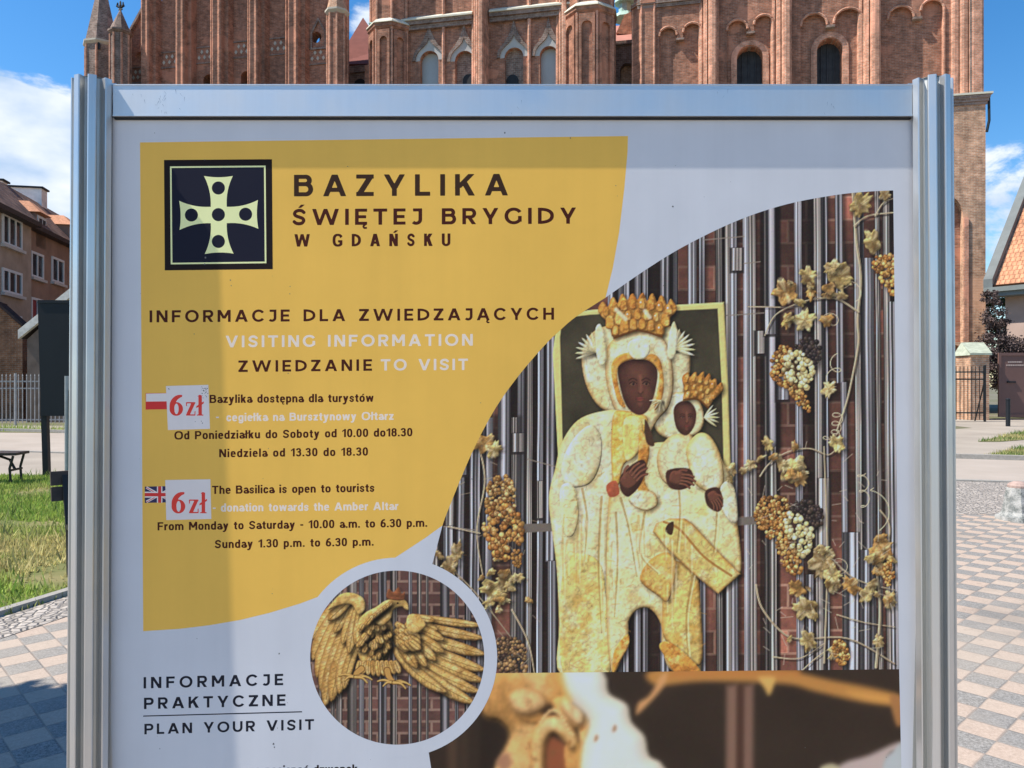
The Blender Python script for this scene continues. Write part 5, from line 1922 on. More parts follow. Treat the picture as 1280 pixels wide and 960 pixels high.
# ---- recess between tower and middle gable (px 763-797): low wall, pink roof, copper spirelet
m = MB()
xa, xb = cxp(755, 3), cxp(806, 3)
zt = czp(780, 57, 3)
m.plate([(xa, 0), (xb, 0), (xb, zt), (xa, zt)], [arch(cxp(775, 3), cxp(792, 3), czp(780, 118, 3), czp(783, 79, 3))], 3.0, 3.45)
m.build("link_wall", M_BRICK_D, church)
m = MB()
m.box(cxp(770, 3.5), cxp(797, 3.5), 3.5, 3.6, czp(780, 120, 3.5), zt - .2)
m.build("niche_back", M_BRICK_L, church)
m = MB()
m.box(xa, xb, 2.75, 3.5, zt + .003, zt + .22)
m.build("eaves", M_BRICK_D, church)
roof_quad("link_roof", [(xa, 2.8, zt + .22), (xb, 2.8, zt + .22), (xb - .3, 8, zt + 3.6), (xa, 8, zt + 3.6)], M_TILE_P, church)
m = MB()
gx = cxp(800, 4)
m.add([(gx - 1.55, 4.6, zt + 1.55), (gx + .3, 4.6, zt + 1.2), (gx + .3, 4.6, zt + 3.2), (gx - 1.0, 4.6, zt + 2.7), (gx - 1.55, 5.6, zt + 1.55), (gx + .3, 5.6, zt + 1.2), (gx + .3, 5.6, zt + 3.2), (gx - 1.0, 5.6, zt + 2.7)],
      [(0, 1, 2, 3), (7, 6, 5, 4), (0, 4, 5, 1), (1, 5, 6, 2), (2, 6, 7, 3), (3, 7, 4, 0)])
m.build("gable_buttress", M_BRICK, church)
sx, sz = cxp(781, 9), czp(781, 19, 9)
m = MB()
m.prism(oct_poly(sx, 9, .85), sz - .3, sz + .05, 0, oct_poly(sx, 9, .62))
m.prism(oct_poly(sx, 9, .45), sz + .052, sz + .8)
m.prism(oct_poly(sx, 9, .75), sz + .802, sz + 3.6, 0, oct_poly(sx, 9, .05))
m.build("copper_spirelet", M_COPPER, church)

# ---- middle gable (px 467-765) with its two octagonal turrets
x0, x1 = cxp(485), cxp(735)
hx = [(525.5, 548, 64, 1), (569, 592, 64, 0), (631, 654, 60, 0), (675, 697, 58, 1)]
holes = []
zlow = czp(600, 150)
for (a, b, t, gls) in hx:
    holes.append(arch(cxp(a), cxp(b), zlow, czp((a + b) / 2, t)))
m = MB()
m.plate([(x0, 0), (x1, 0), (x1, ZB), (x0, ZB)], holes, 0, .7)
m.build("gable_wall", M_BRICK, church)
for (a, b, t, gls) in hx:
    xa, xb, zt = cxp(a), cxp(b), czp((a + b) / 2, t)
    m = MB()
    d = .36 if gls else .3
    m.box(xa, xb, d, d + .3, zlow, zt)
    m.build("window_panel" if gls else "blind_niche", M_BLIND if gls else M_BRICK_D, church)
    if not gls:
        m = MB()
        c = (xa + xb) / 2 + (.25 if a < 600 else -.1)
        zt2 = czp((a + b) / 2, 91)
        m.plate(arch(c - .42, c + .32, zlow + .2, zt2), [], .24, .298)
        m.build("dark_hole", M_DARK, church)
    # plastered ogee hood with a point
    cx_, r = (xa + xb) / 2, (xb - xa) / 2
    zs = zt - r
    ins = [(cx_ + (r + .02) * math.cos(math.pi * k / 12), zs + (r + .02) * math.sin(math.pi * k / 12)) for k in range(13)]

    def ogee(rr_, tip):
        L = [(cx_ + rr_ * math.cos(q), zs + rr_ * math.sin(q)) for q in [math.pi * .5 * k / 10 for k in range(7)]]
        x, z = L[-1]
        right = L + [(cx_ + (x - cx_) * .55, z + (tip - z) * .30), (cx_ + (x - cx_) * .2, z + (tip - z) * .62), (cx_, tip)]
        return right + [(2 * cx_ - x, z) for x, z in right[:-1]][::-1]
    tip1, tip2 = zt + .78, zt + 1.75
    m = MB()
    og = ogee(r + .30, tip1)
    m.plate(og + ins[::-1], [], -.03, -.002)
    m.build("plaster_hood", M_PLASTER, church)
    m = MB()
    og2 = ogee(r + .48, tip2)
    m.plate(og2 + og[::-1], [], -.12, -.002)
    m.build("hood_moulding", M_BRICK_D, church)
for px in (555, 662):
    m = MB()
    m.tube([(cxp(px), -.10, 0), (cxp(px), -.10, ZB)], .11, 8)
    m.build("wall_shaft", M_BRICK_LIT, church)
pier(590, 611, 4, .95, "middle_pier", share=.72)
pier(695, 710, 3, .5, "middle_pier", share=.8)
# string course at the foot of the upper storey, stepping round the turrets
zcs = czp(560, 21)
zcs2 = czp(670, 14)
for (xa, xb, z) in ((cxp(487), cxp(592), czp(545, 24)), (cxp(613), cxp(722), czp(670, 11))):
    m = MB()
    m.add([(xa, -.42, z - .1), (xb, -.42, z - .1), (xb, -.002, z - .1), (xa, -.002, z - .1), (xa, -.42, z), (xb, -.42, z), (xb, -.002, z + .28), (xa, -.002, z + .28)],
          [(0, 1, 5, 4), (4, 5, 6, 7), (1, 2, 6, 5), (3, 2, 1, 0), (0, 4, 7, 3), (2, 3, 7, 6)])
    m.build("string_course", M_LEDGE, church)
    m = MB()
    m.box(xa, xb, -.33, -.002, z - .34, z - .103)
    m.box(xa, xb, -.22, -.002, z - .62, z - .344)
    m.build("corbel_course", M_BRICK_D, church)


def turret(px, r, zl, name="octagon_turret", w=.3, rot=22.5):
    cx_ = cxp(px, w)
    m = MB()
    m.prism(oct_poly(cx_, w, r, rot), 0, zl - .5)
    m.prism(oct_poly(cx_, w, r, rot), zl - .498, zl - .3, 0, oct_poly(cx_, w, r + .18, rot))
    m.prism(oct_poly(cx_, w, r + .18, rot), zl - .298, zl - .1)
    t_ = m.build(name, M_BRICK, church)
    m = MB()
    m.prism(oct_poly(cx_, w, r + .26, rot), zl - .098, zl, 0, oct_poly(cx_, w, r + .22, rot))
    m.prism(oct_poly(cx_, w, r + .22, rot), zl + .001, zl + .22, 0, oct_poly(cx_, w, r - .02, rot))
    m.build("ledge", M_LEDGE, t_)
    m = MB()
    m.prism(oct_poly(cx_, w, r - .06, rot), zl + .2, ZB)
    m.build("upper_stage", M_BRICK, t_)
    V_ = oct_poly(cx_, w, r, rot)
    m = MB()
    for k in range(8):
        x, y = oct_poly(cx_, w, r + .02, rot)[k]
        m.prism(oct_poly(x, y, .085, 0, 6), 0, zl - .32)
        x, y = oct_poly(cx_, w, r - .03, rot)[k]
        m.prism(oct_poly(x, y, .085, 0, 6), zl + .1, ZB)
    m.build("corner_shaft", M_BRICK_LIT, t_)
    # blind arches: a thin skin on every face, cut by a round-headed niche
    for k in range(8):
        a, b = Vector(V_[k] + (0,)), Vector(V_[(k + 1) % 8] + (0,))
        d = (b - a)
        L = d.length
        d.normalize()
        nn = Vector((d.y, -d.x, 0))
        if nn.y > .4:
            continue
        mm = MB()
        mm.plate([(.1, 0), (L - .1, 0), (L - .1, zl - .52), (.1, zl - .52)], [arch(.26, L - .26, 2, zl - .95)], -.16, -.002)
        mm.v = [tuple(a + d * x + nn * (-y) + Vector((0, 0, z))) for x, y, z in mm.v]
        mm.build("blind_arch", M_BRICK, t_)
    return t_


turret(489, 1.3, czp(489, 24, -1.1), w=.3)
turret(737, 1.48, czp(737, 5, -1.1), w=.35)
m = MB()
gx, gz = cxp(466, -.3), czp(466, 31, -.3)
m.tube([(gx + .5, 0, gz - .1), (gx + .1, -.2, gz), (gx - .25, -.3, gz + .12)], [.16, .13, .08], 6)
m.build("gargoyle", M_COPPER, church)

# ---- roof slope and parapet left of the middle gable (px 430-470)
m = MB()
ra = [(cxp(425, 4), czp(425, -12, 4)), (cxp(470, 4), czp(470, 49, 4)), (cxp(474, 4), czp(470, 86, 4)), (cxp(425, 4), czp(425, 86, 4))]
(a, za), (b, zb_), (c, zc_), (d, zd) = ra
m.add([(d, 3.2, zd), (c, 3.2, zc_), (b, 5.5, zb_), (a, 8, za), (d, 3.6, zd - .3), (c, 3.6, zc_ - .3), (b + .05, 5.8, zb_ - .2), (a, 8.3, za - .2)], [(0, 1, 2, 3), (7, 6, 5, 4), (0, 4, 5, 1), (1, 5, 6, 2), (2, 6, 7, 3), (3, 7, 4, 0)])
m.build("aisle_roof", M_TILE_F, church)
m = MB()
m.box(cxp(425, 3), cxp(478, 3), 2.9, 3.5, 0, czp(450, 92, 3))
m.box(cxp(425, 3), cxp(478, 3), 2.7, 3.6, czp(450, 92, 3) + .002, czp(450, 84, 3))
m.build("parapet", M_BRICK_D, church)
m = MB()
m.plate(arch(cxp(442, 2.8), cxp(457, 2.8), czp(450, 125, 2.8), czp(450, 98, 2.8)), [], 2.84, 2.898)
m.build("parapet_opening", M_DARK, church)
m = MB()
m.box(cxp(459, 2), cxp(469, 2), 1.6, 2.6, 0, czp(464, 84, 2))
m.build("buttress", M_BRICK_LIT, church)

# ---- left gable (px 163-430): tall pilasters, sunk panels with a diaper of pale lozenges
m = MB()
gx0, gx1 = cxp(160), cxp(430)
xs = cxp(181)
holes = []
PIL = [(181, 202), (224, 246), (267, 292), (313, 337), (360, 387)]
gaps = [(202, 224, 74), (246, 267, 68), (292, 313, 61), (337, 360, 57), (387, 409, 69)]
m.plate([(gx0, 0), (gx1, 0), (gx1, ZB - 3), ((gx0 + gx1) / 2, ZB + 5), (xs, ZB - 6), (xs, czp(181, 12)), (gx0, czp(163, 52))],
        [[(cxp(395) + .0 + .36 * math.cos(2 * math.pi * k / 20), czp(400, 46) + .36 * math.sin(2 * math.pi * k / 20)) for k in range(20)],
         [(cxp(174.5) + .32 * math.cos(2 * math.pi * k / 20), czp(174, 71) + .32 * math.sin(2 * math.pi * k / 20)) for k in range(20)],
         arch(cxp(254), cxp(266.5), czp(260, 130), czp(260, 93)), arch(cxp(301), cxp(313), czp(306, 130), czp(306, 89))], 0, .8)
m.build("gable_wall", M_BRICK, church)
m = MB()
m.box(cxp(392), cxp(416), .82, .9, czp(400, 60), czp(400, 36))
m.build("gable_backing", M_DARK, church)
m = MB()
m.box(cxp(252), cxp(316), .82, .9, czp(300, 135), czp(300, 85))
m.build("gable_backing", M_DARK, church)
m = MB()
a, b = cxp(159), cxp(182)
za, zb_ = czp(163, 52), czp(181, 12)
m.add([(a, -.25, za), (b, -.25, zb_), (b, .9, zb_), (a, .9, za), (a, -.25, za + .22), (b, -.25, zb_ + .28), (b, .9, zb_ + .28), (a, .9, za + .22)], [(0, 1, 5, 4), (4, 5, 6, 7), (1, 2, 6, 5), (3, 2, 1, 0), (0, 4, 7, 3), (2, 3, 7, 6)])
m.build("gable_coping", M_BRICK_D, church)
for (a, b) in PIL:
    pier(a, b, 2, .95, "pilaster", mat=M_BRICK, share=.6, rmax=.13, slant=.36)
for (a, b, y) in gaps + [(164, 181, 93)]:
    xa, xb = cxp(a), cxp(b)
    z = czp((a + b) / 2, y)
    m = MB()
    for r_ in range(2):
        for c in range(3):
            x = xa + .08 + (c + .5 * (r_ % 2)) * (xb - xa) / 3.1
            if x + .16 > xb:
                continue
            zz = z - .2 + r_ * .36
            m.plate([(x, zz), (x + .11, zz - .15), (x + .22, zz), (x + .11, zz + .15)], [], -.035, -.002)
    m.build("lozenge_frieze", M_STONE, church)
    for za_, zb2 in ((z - .62, z - .52), (z + .42, z + .5)):
        m = MB()
        m.box(xa, xb, -.06, -.002, za_, zb2)
        m.build("frieze_band", M_BRICK_D, church)
m = MB()
o_ = arch(cxp(389), cxp(408), czp(400, 62), czp(400, 24))
o_ = [(cxp(389), czp(400, 62)), (cxp(408), czp(400, 62)), (cxp(408), czp(400, 40)), (cxp(398.5), czp(400, 22)), (cxp(389), czp(400, 40))]
i_ = [(x * .8 + cxp(398.5) * .2, (z - czp(400, 50)) * .84 + czp(400, 50)) for x, z in o_]
m.plate(o_, [i_], -.1, -.002)
m.build("pointed_moulding", M_BRICK_D, church)
# octagonal corner shaft with a stone-capped spirelet (px 408-435)


def spire_turret(px, r, w, yl, yt, mat, cap, ledge, name, zroof=None, rot=22.5, finial=False):
    cx_ = cxp(px, w)
    zl, zt = czp(px, yl, w - r), czp(px, yt, w)
    m = MB()
    m.prism(oct_poly(cx_, w, r, rot), 0, zl - .25)
    t_ = m.build(name, mat, church)
    m = MB()
    m.prism(oct_poly(cx_, w, r, rot), zl - .248, zl - .1, 0, oct_poly(cx_, w, r + .16, rot))
    m.prism(oct_poly(cx_, w, r + .16, rot), zl - .098, zl + .02)
    m.build("ledge", ledge, t_)
    m = MB()
    m.prism(oct_poly(cx_, w, r + .06, rot), zl + .022, zt, 0, oct_poly(cx_, w, .05, rot))
    m.build("spire", cap, t_)
    m = MB()
    for x, y in oct_poly(cx_, w, r + .01, rot):
        m.prism(oct_poly(x, y, .075, 0, 6), 0, zl - .26)
    m.build("corner_shaft", M_BRICK_LIT, t_)
    if finial:
        m = MB()
        m.rod((cx_, w, zt - .1), (cx_, w, zt + .55), .09)
        for a_ in (-1, 0, 1):
            m.tube([(cx_, w, zt + .12), (cx_ + .24 * a_, w, zt + .3), (cx_ + .2 * a_, w, zt + .52 + (.1 if a_ == 0 else 0))], [.05, .09, .04], 6)
        m.tube([(cx_ - .14, w, zt + .06), (cx_ + .14, w, zt + .06)], .05, 6)
        m.build("finial", M_IRON, t_)
    return t_


spire_turret(421.5, .60, -.55, 9, -42, M_BRICK, M_BRICK_L, M_STONE, "corner_turret")
t1 = spire_turret(127, 1.0, -.6, 47, -34, M_BRICK_D, M_BRICK_D, M_STONE, "pinnacle")
t2 = spire_turret(150.5, .60, -1.2, 34, 13, M_BRICK_D, M_BRICK_D, M_BRICK_D, "pinnacle", rot=0, finial=True)
m = MB()
m.plate(arch(cxp(115, -1.6), cxp(123.5, -1.6), czp(119, 61, -1.6), czp(119, 51, -1.6)), [], -1.48, -1.44)
m.build("turret_opening", M_DARK, t1)
# body of the nave behind the gables
m = MB()
m.box(cxp(166), cxp(765), 1.2, 12, 0, 16.5)
m.build("nave_body", M_BRICK_D, church)


# ================================================================ ground
def sheet(name, poly, z, mat, kind='structure'):
    m = MB()
    m.add([(x, y, z) for x, y in poly], [tuple(range(len(poly)))])
    o = m.build(name, mat, None, fix=False)
    if o.data.polygons[0].normal.z < 0:
        o.data.flip_normals()
    return tag(o, kind=kind)


g = G("pale_concrete", .9, .15)
n, n2 = g.noise(.5, 6, .6), g.noise(30, 3, .6)
c = g.mix(g.ramp(n, .35, .65), (.29, .25, .205), (.38, .33, .27))
c = g.mix(g.ramp(n2, .3, .7, 0, .35), c, (.24, .21, .18))
g.bump(n2, .3, .01)
M_CONC = g.done(c)
g = G("asphalt", .9, .2)
n, n2 = g.noise(.6, 5, .6), g.noise(60, 3, .7)
c = g.mix(g.ramp(n, .3, .7), (.31, .26, .21), (.40, .34, .285))
c = g.mix(g.ramp(n2, .4, .75, 0, .4), c, (.33, .30, .28))
g.bump(n2, .3, .006)
M_ASPH = g.done(c)
# chequered granite and pink pavers
g = G("chequer_pavers", .82, .25)
vec = g.mapping((1, 1, 1), (0, 0, math.radians(47)))
sepn = g.node('ShaderNodeSeparateXYZ')
wob = g.noise(5.0, 2)
g.l.new(vec, sepn.inputs[0])
TS = .165
ux, uy = g.math('DIVIDE', sepn.outputs[0], TS), g.math('DIVIDE', sepn.outputs[1], TS)
ux = g.math('ADD', ux, g.math('MULTIPLY', wob, .10))
fxn, fyn = g.math('FLOOR', ux), g.math('FLOOR', uy)
par_ = g.math('MODULO', g.math('ABSOLUTE', g.math('ADD', fxn, fyn)), 2.0)
cid = g.node('ShaderNodeCombineXYZ')
g.set(cid.inputs[0], fxn)
g.set(cid.inputs[1], fyn)
wn2 = g.node('ShaderNodeTexWhiteNoise', noise_dimensions='2D')
g.l.new(cid.outputs[0], wn2.inputs['Vector'])
sp1 = g.noise(95, 2, .7)
sp2 = g.noise(260, 2, .7)
spk = g.math('ADD', g.math('MULTIPLY', sp1, .6), g.math('MULTIPLY', sp2, .4))
big = g.noise(.7, 4, .6)
pink = g.mix(g.ramp(spk, .35, .65), (.32, .235, .18), (.49, .38, .30))
pink = g.mix(g.ramp(wn2.outputs['Value'], 0, 1, 0, .5), pink, (.42, .35, .28))
grey = g.mix(g.ramp(spk, .38, .62), (.12, .112, .10), (.33, .312, .285))
grey = g.mix(g.ramp(wn2.outputs['Value'], 0, 1, 0, .4), grey, (.22, .205, .19))
c = g.mix(par_, pink, grey)
worn = g.noise(.33, 5, .62, g.mapping((1, 1, 1), loc=(3.1, .4, 0)))
c = g.mix(g.ramp(worn, .50, .66, 0, .55), c, (.36, .31, .25))
grit = g.noise(14, 6, .75)
c = g.mix(g.ramp(grit, .56, .70, 0, .45), c, (.20, .175, .145))
c = g.mix(g.ramp(big, .30, .42, .45, 0), c, (.16, .145, .125))
jx = g.math('ABSOLUTE', g.math('SUBTRACT', g.math('FRACT', ux), .5))
jy = g.math('ABSOLUTE', g.math('SUBTRACT', g.math('FRACT', uy), .5))
jm = g.math('MAXIMUM', jx, jy)
jw = g.noise(2.2, 3)
jo = g.math('MULTIPLY', g.ramp(g.math('ADD', jm, g.math('MULTIPLY', g.noise(40, 2), .02)), .465, .50, 0, 1), g.ramp(jw, .3, .6, .35, 1.0))
c = g.mix(g.math('MULTIPLY', jo, .75), c, (.20, .17, .145))
g.bump(g.math('SUBTRACT', g.math('MULTIPLY', spk, .35), jo), .5, .006)
M_PAVE = g.done(c)
g = G("granite_setts", .85, .2)
vo = g.node('ShaderNodeTexVoronoi')
vo.inputs['Scale'].default_value = 18
g.l.new(g.tc.outputs['Object'], vo.inputs['Vector'])
vd = g.node('ShaderNodeTexVoronoi', feature='DISTANCE_TO_EDGE')
vd.inputs['Scale'].default_value = 18
g.l.new(g.tc.outputs['Object'], vd.inputs['Vector'])
bw_ = g.node('ShaderNodeRGBToBW')
g.l.new(vo.outputs['Color'], bw_.inputs[0])
c = g.mix(bw_.outputs[0], (.24, .215, .19), (.50, .44, .38))
c = g.mix(g.ramp(vd.outputs['Distance'], .02, .10, .75, 0), c, (.17, .15, .13))
g.bump(g.ramp(vd.outputs['Distance'], 0, .2), .8, .02)
M_SETT = g.done(c)
g = G("lawn_soil", .95, .1)
n = g.noise(1.3, 5, .6)
c = g.mix(g.ramp(n, .35, .65), (.10, .125, .04), (.22, .19, .09))
M_SOIL = g.done(c)

g = G("dark_ground", .95, .1)  # base ground coloured dark to cut light bounced onto the church front
n, n2 = g.noise(.15, 6, .6), g.noise(8, 4, .6)
c = g.mix(g.ramp(n, .4, .6), (.13, .13, .07), (.20, .175, .14))
c = g.mix(g.ramp(n2, .3, .7, 0, .4), c, (.10, .10, .06))
M_GROUND_DARK = g.done(c)
sheet("ground", [(-300, -200), (300, -200), (300, 600), (-300, 600)], 0.0, M_GROUND_DARK)
sheet("pavement", [(-40, 8), (-1, 8), (9, 9), (40, 9), (40, 34), (17.2, 34.2), (16.2, 27), (8, 22), (-9, 22), (-14, 28.4), (-40, 32)], .002, M_CONC)
# carriageway running slantwise past the square
nR, nL, fR, fL = Vector((7.6, 12.2, 0)), Vector((-10.8, 17.5, 0)), Vector((9.8, 15.7, 0)), Vector((-15.4, 24.6, 0))
dn, df = (nR - nL).normalized(), (fR - fL).normalized()
sheet("road", [tuple((nL - dn * 40)[:2]), tuple((nR + dn * 30)[:2]), tuple((fR + df * 30)[:2]), tuple((fL - df * 40)[:2])], .004, M_ASPH)
sheet("paving", [(-14, -8), (16, -8), (16, 9.1), (-1.2, 9.1), (-2.2, 9.1), (-3.15, 5.2), (-3.7, 3.0), (-14, 1.0)], .006, M_PAVE)
sheet("sett_strip", [(2.5, 9.1), (16, 9.1), (16, 9.0), (16, 9.3 + .2), (16, 11.0), (2.5, 12.9)], .008, M_SETT)
kl = [(-9.0, 1.2), (-3.95, 3.2), (-3.42, 5.0), (-3.24, 5.6), (-2.6, 8.2), (-1.6, 12.3)]


def offset(poly, d):
    out = []
    for i, p in enumerate(poly):
        a, b = Vector(poly[max(i - 1, 0)]), Vector(poly[min(i + 1, len(poly) - 1)])
        t = (b - a).normalized()
        out.append((p[0] + t.y * d, p[1] - t.x * d))
    return out


sheet("cobble_border", kl + offset(kl, .42)[::-1], .009, M_SETT)
ko = offset(kl, -.07)
mk = MB()
for i in range(len(kl) - 1):
    mk.add([kl[i] + (.0,), kl[i + 1] + (.0,), ko[i + 1] + (.0,), ko[i] + (.0,), kl[i] + (.045,), kl[i + 1] + (.045,), ko[i + 1] + (.045,), ko[i] + (.045,)], [(4, 5, 6, 7), (0, 1, 5, 4), (2, 3, 7, 6), (0, 4, 7, 3), (1, 2, 6, 5)])
tag(mk.build("kerb", simple("kerb_stone", (.30, .28, .25), .9, .1, 0, .2, 20)), kind='structure')
# kerbs of the road
for (p, q, off) in ((fL - df * 40, fR + df * 1.5, .15), (nL - dn * 40, nR + dn * 30, -.15)):
    d = (q - p).normalized()
    nn = Vector((-d.y, d.x, 0)) * off
    mk = MB()
    a, b = p, q
    mk.add([tuple(v) for v in (a, b, b + nn, a + nn)] + [tuple(v + Vector((0, 0, .10 if off > 0 else .03))) for v in (a, b, b + nn, a + nn)], [(4, 5, 6, 7), (0, 1, 5, 4), (2, 3, 7, 6), (0, 4, 7, 3), (1, 2, 6, 5)])
    tag(mk.build("kerb", bpy.data.materials["kerb_stone"]), kind='structure')

LAWN = [(-30, 1.0), (-9.0, 1.25)] + ko[1:] + [(-1.7, 12.45), (-30, 14.2)]
sheet("lawn", LAWN, .012, M_SOIL)
gp1 = [gnd(*p) for p in ((1230, 571.5), (1262, 563), (1300, 556), (1400, 548), (1420, 580), (1300, 574.5))]
gp2 = [gnd(*p) for p in ((1222, 552.5), (1258, 544), (1300, 536.5), (1400, 530), (1400, 545), (1300, 548.5), (1250, 552.5))]
sheet("lawn_patch", gp1, .012, M_SOIL)
sheet("lawn_patch", gp2, .012, M_SOIL)
gp3 = [(-30, 26.6), (-4, 22.6), (-4, 24.2), (-30, 29.4)]
sheet("lawn_patch", gp3, .012, M_SOIL)
# ---- grass blades
gg = G("grass_blades", .75, .2)
a_ = gg.node('ShaderNodeVertexColor')
a_.layer_name = "tint"
M_GRASS = gg.done(a_.outputs[0])
trn = gg.n.new('ShaderNodeBsdfTranslucent')
gg.l.new(a_.outputs[0], trn.inputs[0])
mxg = gg.n.new('ShaderNodeMixShader')
mxg.inputs[0].default_value = .4
gg.l.new(gg.p.outputs[0], mxg.inputs[1])
gg.l.new(trn.outputs[0], mxg.inputs[2])
gg.l.new(mxg.outputs[0], gg.n['Material Output'].inputs[0])


def inside(p, poly):
    c = False
    for i in range(len(poly)):
        (x0, y0), (x1, y1) = poly[i], poly[(i + 1) % len(poly)]
        if (y0 > p[1]) != (y1 > p[1]) and p[0] < (x1 - x0) * (p[1] - y0) / (y1 - y0) + x0:
            c = not c
    return c


def grass(polys, seed):
    r = np.random.default_rng(seed)
    vs, cs = [], []
    for poly, dens, hgt, green in polys:
        P = np.array(poly)
        a, b = P.min(0), P.max(0)
        n = int(dens * np.prod(b - a))
        q = a + (b - a) * r.random((n, 2))
        m = np.zeros(n, bool)
        for i in range(len(P)):
            (x0, y0), (x1, y1) = P[i], P[(i + 1) % len(P)]
            if y0 != y1:
                m ^= ((y0 > q[:, 1]) != (y1 > q[:, 1])) & (q[:, 0] < (x1 - x0) * (q[:, 1] - y0) / (y1 - y0) + x0)
        q = q[m]
        n = len(q)
        dry = sstep(fbm(q[:, 0] + 40, q[:, 1] + 40, 1.6, 51), .45, .72)
        tall = fbm(q[:, 0] + 60, q[:, 1] + 60, .9, 71)
        keep = r.random(n) > .9 * sstep(fbm(q[:, 0] + 90, q[:, 1] + 90, .8, 91), .52, .7)
        q, dry, tall = q[keep], dry[keep], tall[keep]
        n = len(q)
        h = hgt * (.35 + 1.1 * tall) * (.6 + .8 * r.random(n))
        ang = r.random(n) * 6.28
        w = .006 + .008 * r.random(n)
        lean = .75 * h * r.random(n)
        la = r.random(n) * 6.28
        d = np.stack([np.cos(ang) * w, np.sin(ang) * w], -1)
        base = np.stack([q[:, 0], q[:, 1], np.full(n, .008)], -1)
        A, B, T = base.copy(), base.copy(), base.copy()
        A[:, :2] -= d
        B[:, :2] += d
        T[:, 0] += np.cos(la) * lean
        T[:, 1] += np.sin(la) * lean
        T[:, 2] += h
        vs.append(np.stack([A, B, T], 1).reshape(-1, 3))
        k = np.clip(dry + r.normal(0, .22, n), 0, 1)[:, None]
        g1, g2 = np.array(green), np.array([.58, .49, .22])
        c = (g1 * (1 - k) + g2 * k) * (.6 + .8 * r.random(n))[:, None]
        cs.append(np.repeat(c, 3, 0))
    v, c = np.concatenate(vs), np.concatenate(cs)
    nt = len(v) // 3
    me = bpy.data.meshes.new("grass")
    me.vertices.add(len(v))
    me.vertices.foreach_set('co', v.ravel())
    me.loops.add(nt * 3)
    me.loops.foreach_set('vertex_index', np.arange(nt * 3, dtype=np.int32))
    me.polygons.add(nt)
    me.polygons.foreach_set('loop_start', np.arange(nt, dtype=np.int32) * 3)
    me.update(calc_edges=True)
    at2 = me.color_attributes.new("tint", 'FLOAT_COLOR', 'POINT')
    at2.data.foreach_set('color', np.concatenate([c, np.ones((len(c), 1))], 1).astype(np.float32).ravel())
    me.materials.append(M_GRASS)
    o = bpy.data.objects.new("grass", me)
    COL.objects.link(o)
    return tag(o, kind='stuff')


GREEN = (.32, .43, .085)
KERB_TUFT = [p for p in ko[1:]] + [p for p in offset(kl, .03)[1:]][::-1]
grass([(KERB_TUFT, 900, .045, (.20, .27, .06)), ([(-8.0, 4.2), (-4.0, 4.2)] + offset(kl, -.25)[2:] + [(-2.0, 12.3), (-8, 12.7)], 150, .15, (.17, .28, .05)), ([(-10.0, 3.6), (-3.9, 3.6)] + ko[2:] + [(-1.7, 12.45), (-10, 12.9)], 2600, .055, GREEN)], 5)
grass([(gp1, 420, .10, (.10, .20, .035)), (gp2, 300, .10, (.10, .20, .035)), ([(-24, 26.2), (-4, 22.8), (-4, 24.0), (-24, 27.9)], 140, .22, GREEN)], 6)

# ================================================================ apartment house on the left
M_RENDER = simple("brown_render", (.30, .19, .14), .92, .1, 0, .22, 1.3)
M_RENDER2 = simple("grey_render", (.38, .285, .22), .92, .1, 0, .2, 1.6)
M_FRAME = simple("white_window_frame", (.70, .68, .66), .5, .4, 0, .06, 3)
M_SILL = simple("pale_sill", (.55, .50, .46), .7, .2, 0, .1, 3)
gl = G("window_glass", .08, .6)
n = gl.noise(1.1, 3)
M_GLASS = gl.done(gl.mix(gl.ramp(n, .45, .6), (.02, .024, .03), (.09, .10, .11)))
M_CHIM = simple("white_chimney_plaster", (.78, .75, .72), .9, .1, 0, .25, 1.5)
M_CURT = simple("red_curtain", (.25, .06, .06), .9, .1)

AP = VPlane((-25.8, 45.0), (-1.0 * -.196 * -1, -1.0))   # runs towards us along the street side
AP = VPlane((-24.0, 36.0), (-.196, .981))
# keep the viewer on the negative-y side of the wall plane
apt = AP.root("apartment_building")
tag(apt, "brown rendered tenement house with white windows and a tiled roof, beyond the fence", "building")
ax = lambda px, w=0.0: AP.hit(px, 480, w)[0]
az = lambda px, py, w=0.0: AP.hit(px, py, w)[1]
SG = 1.0 if AP.cy < 0 else -1.0                         # which side the viewer stands on


def ap_box(m, x0, x1, y0, y1, z0, z1):
    m.box(min(x0, x1), max(x0, x1), min(y0 * SG, y1 * SG), max(y0 * SG, y1 * SG), z0, z1)


z_e = az(45, 283)
xa, xb = ax(29.5), ax(150)
m = MB()
ap_box(m, xa, xb, 0, 9, 0, z_e)
m.build("wall", M_RENDER, apt)
m = MB()
xc = ax(-60)
ap_box(m, xc, xa - .002, -.35, 9, 0, az(10, 262, -.35))
m.build("projecting_wall", M_RENDER2, apt)


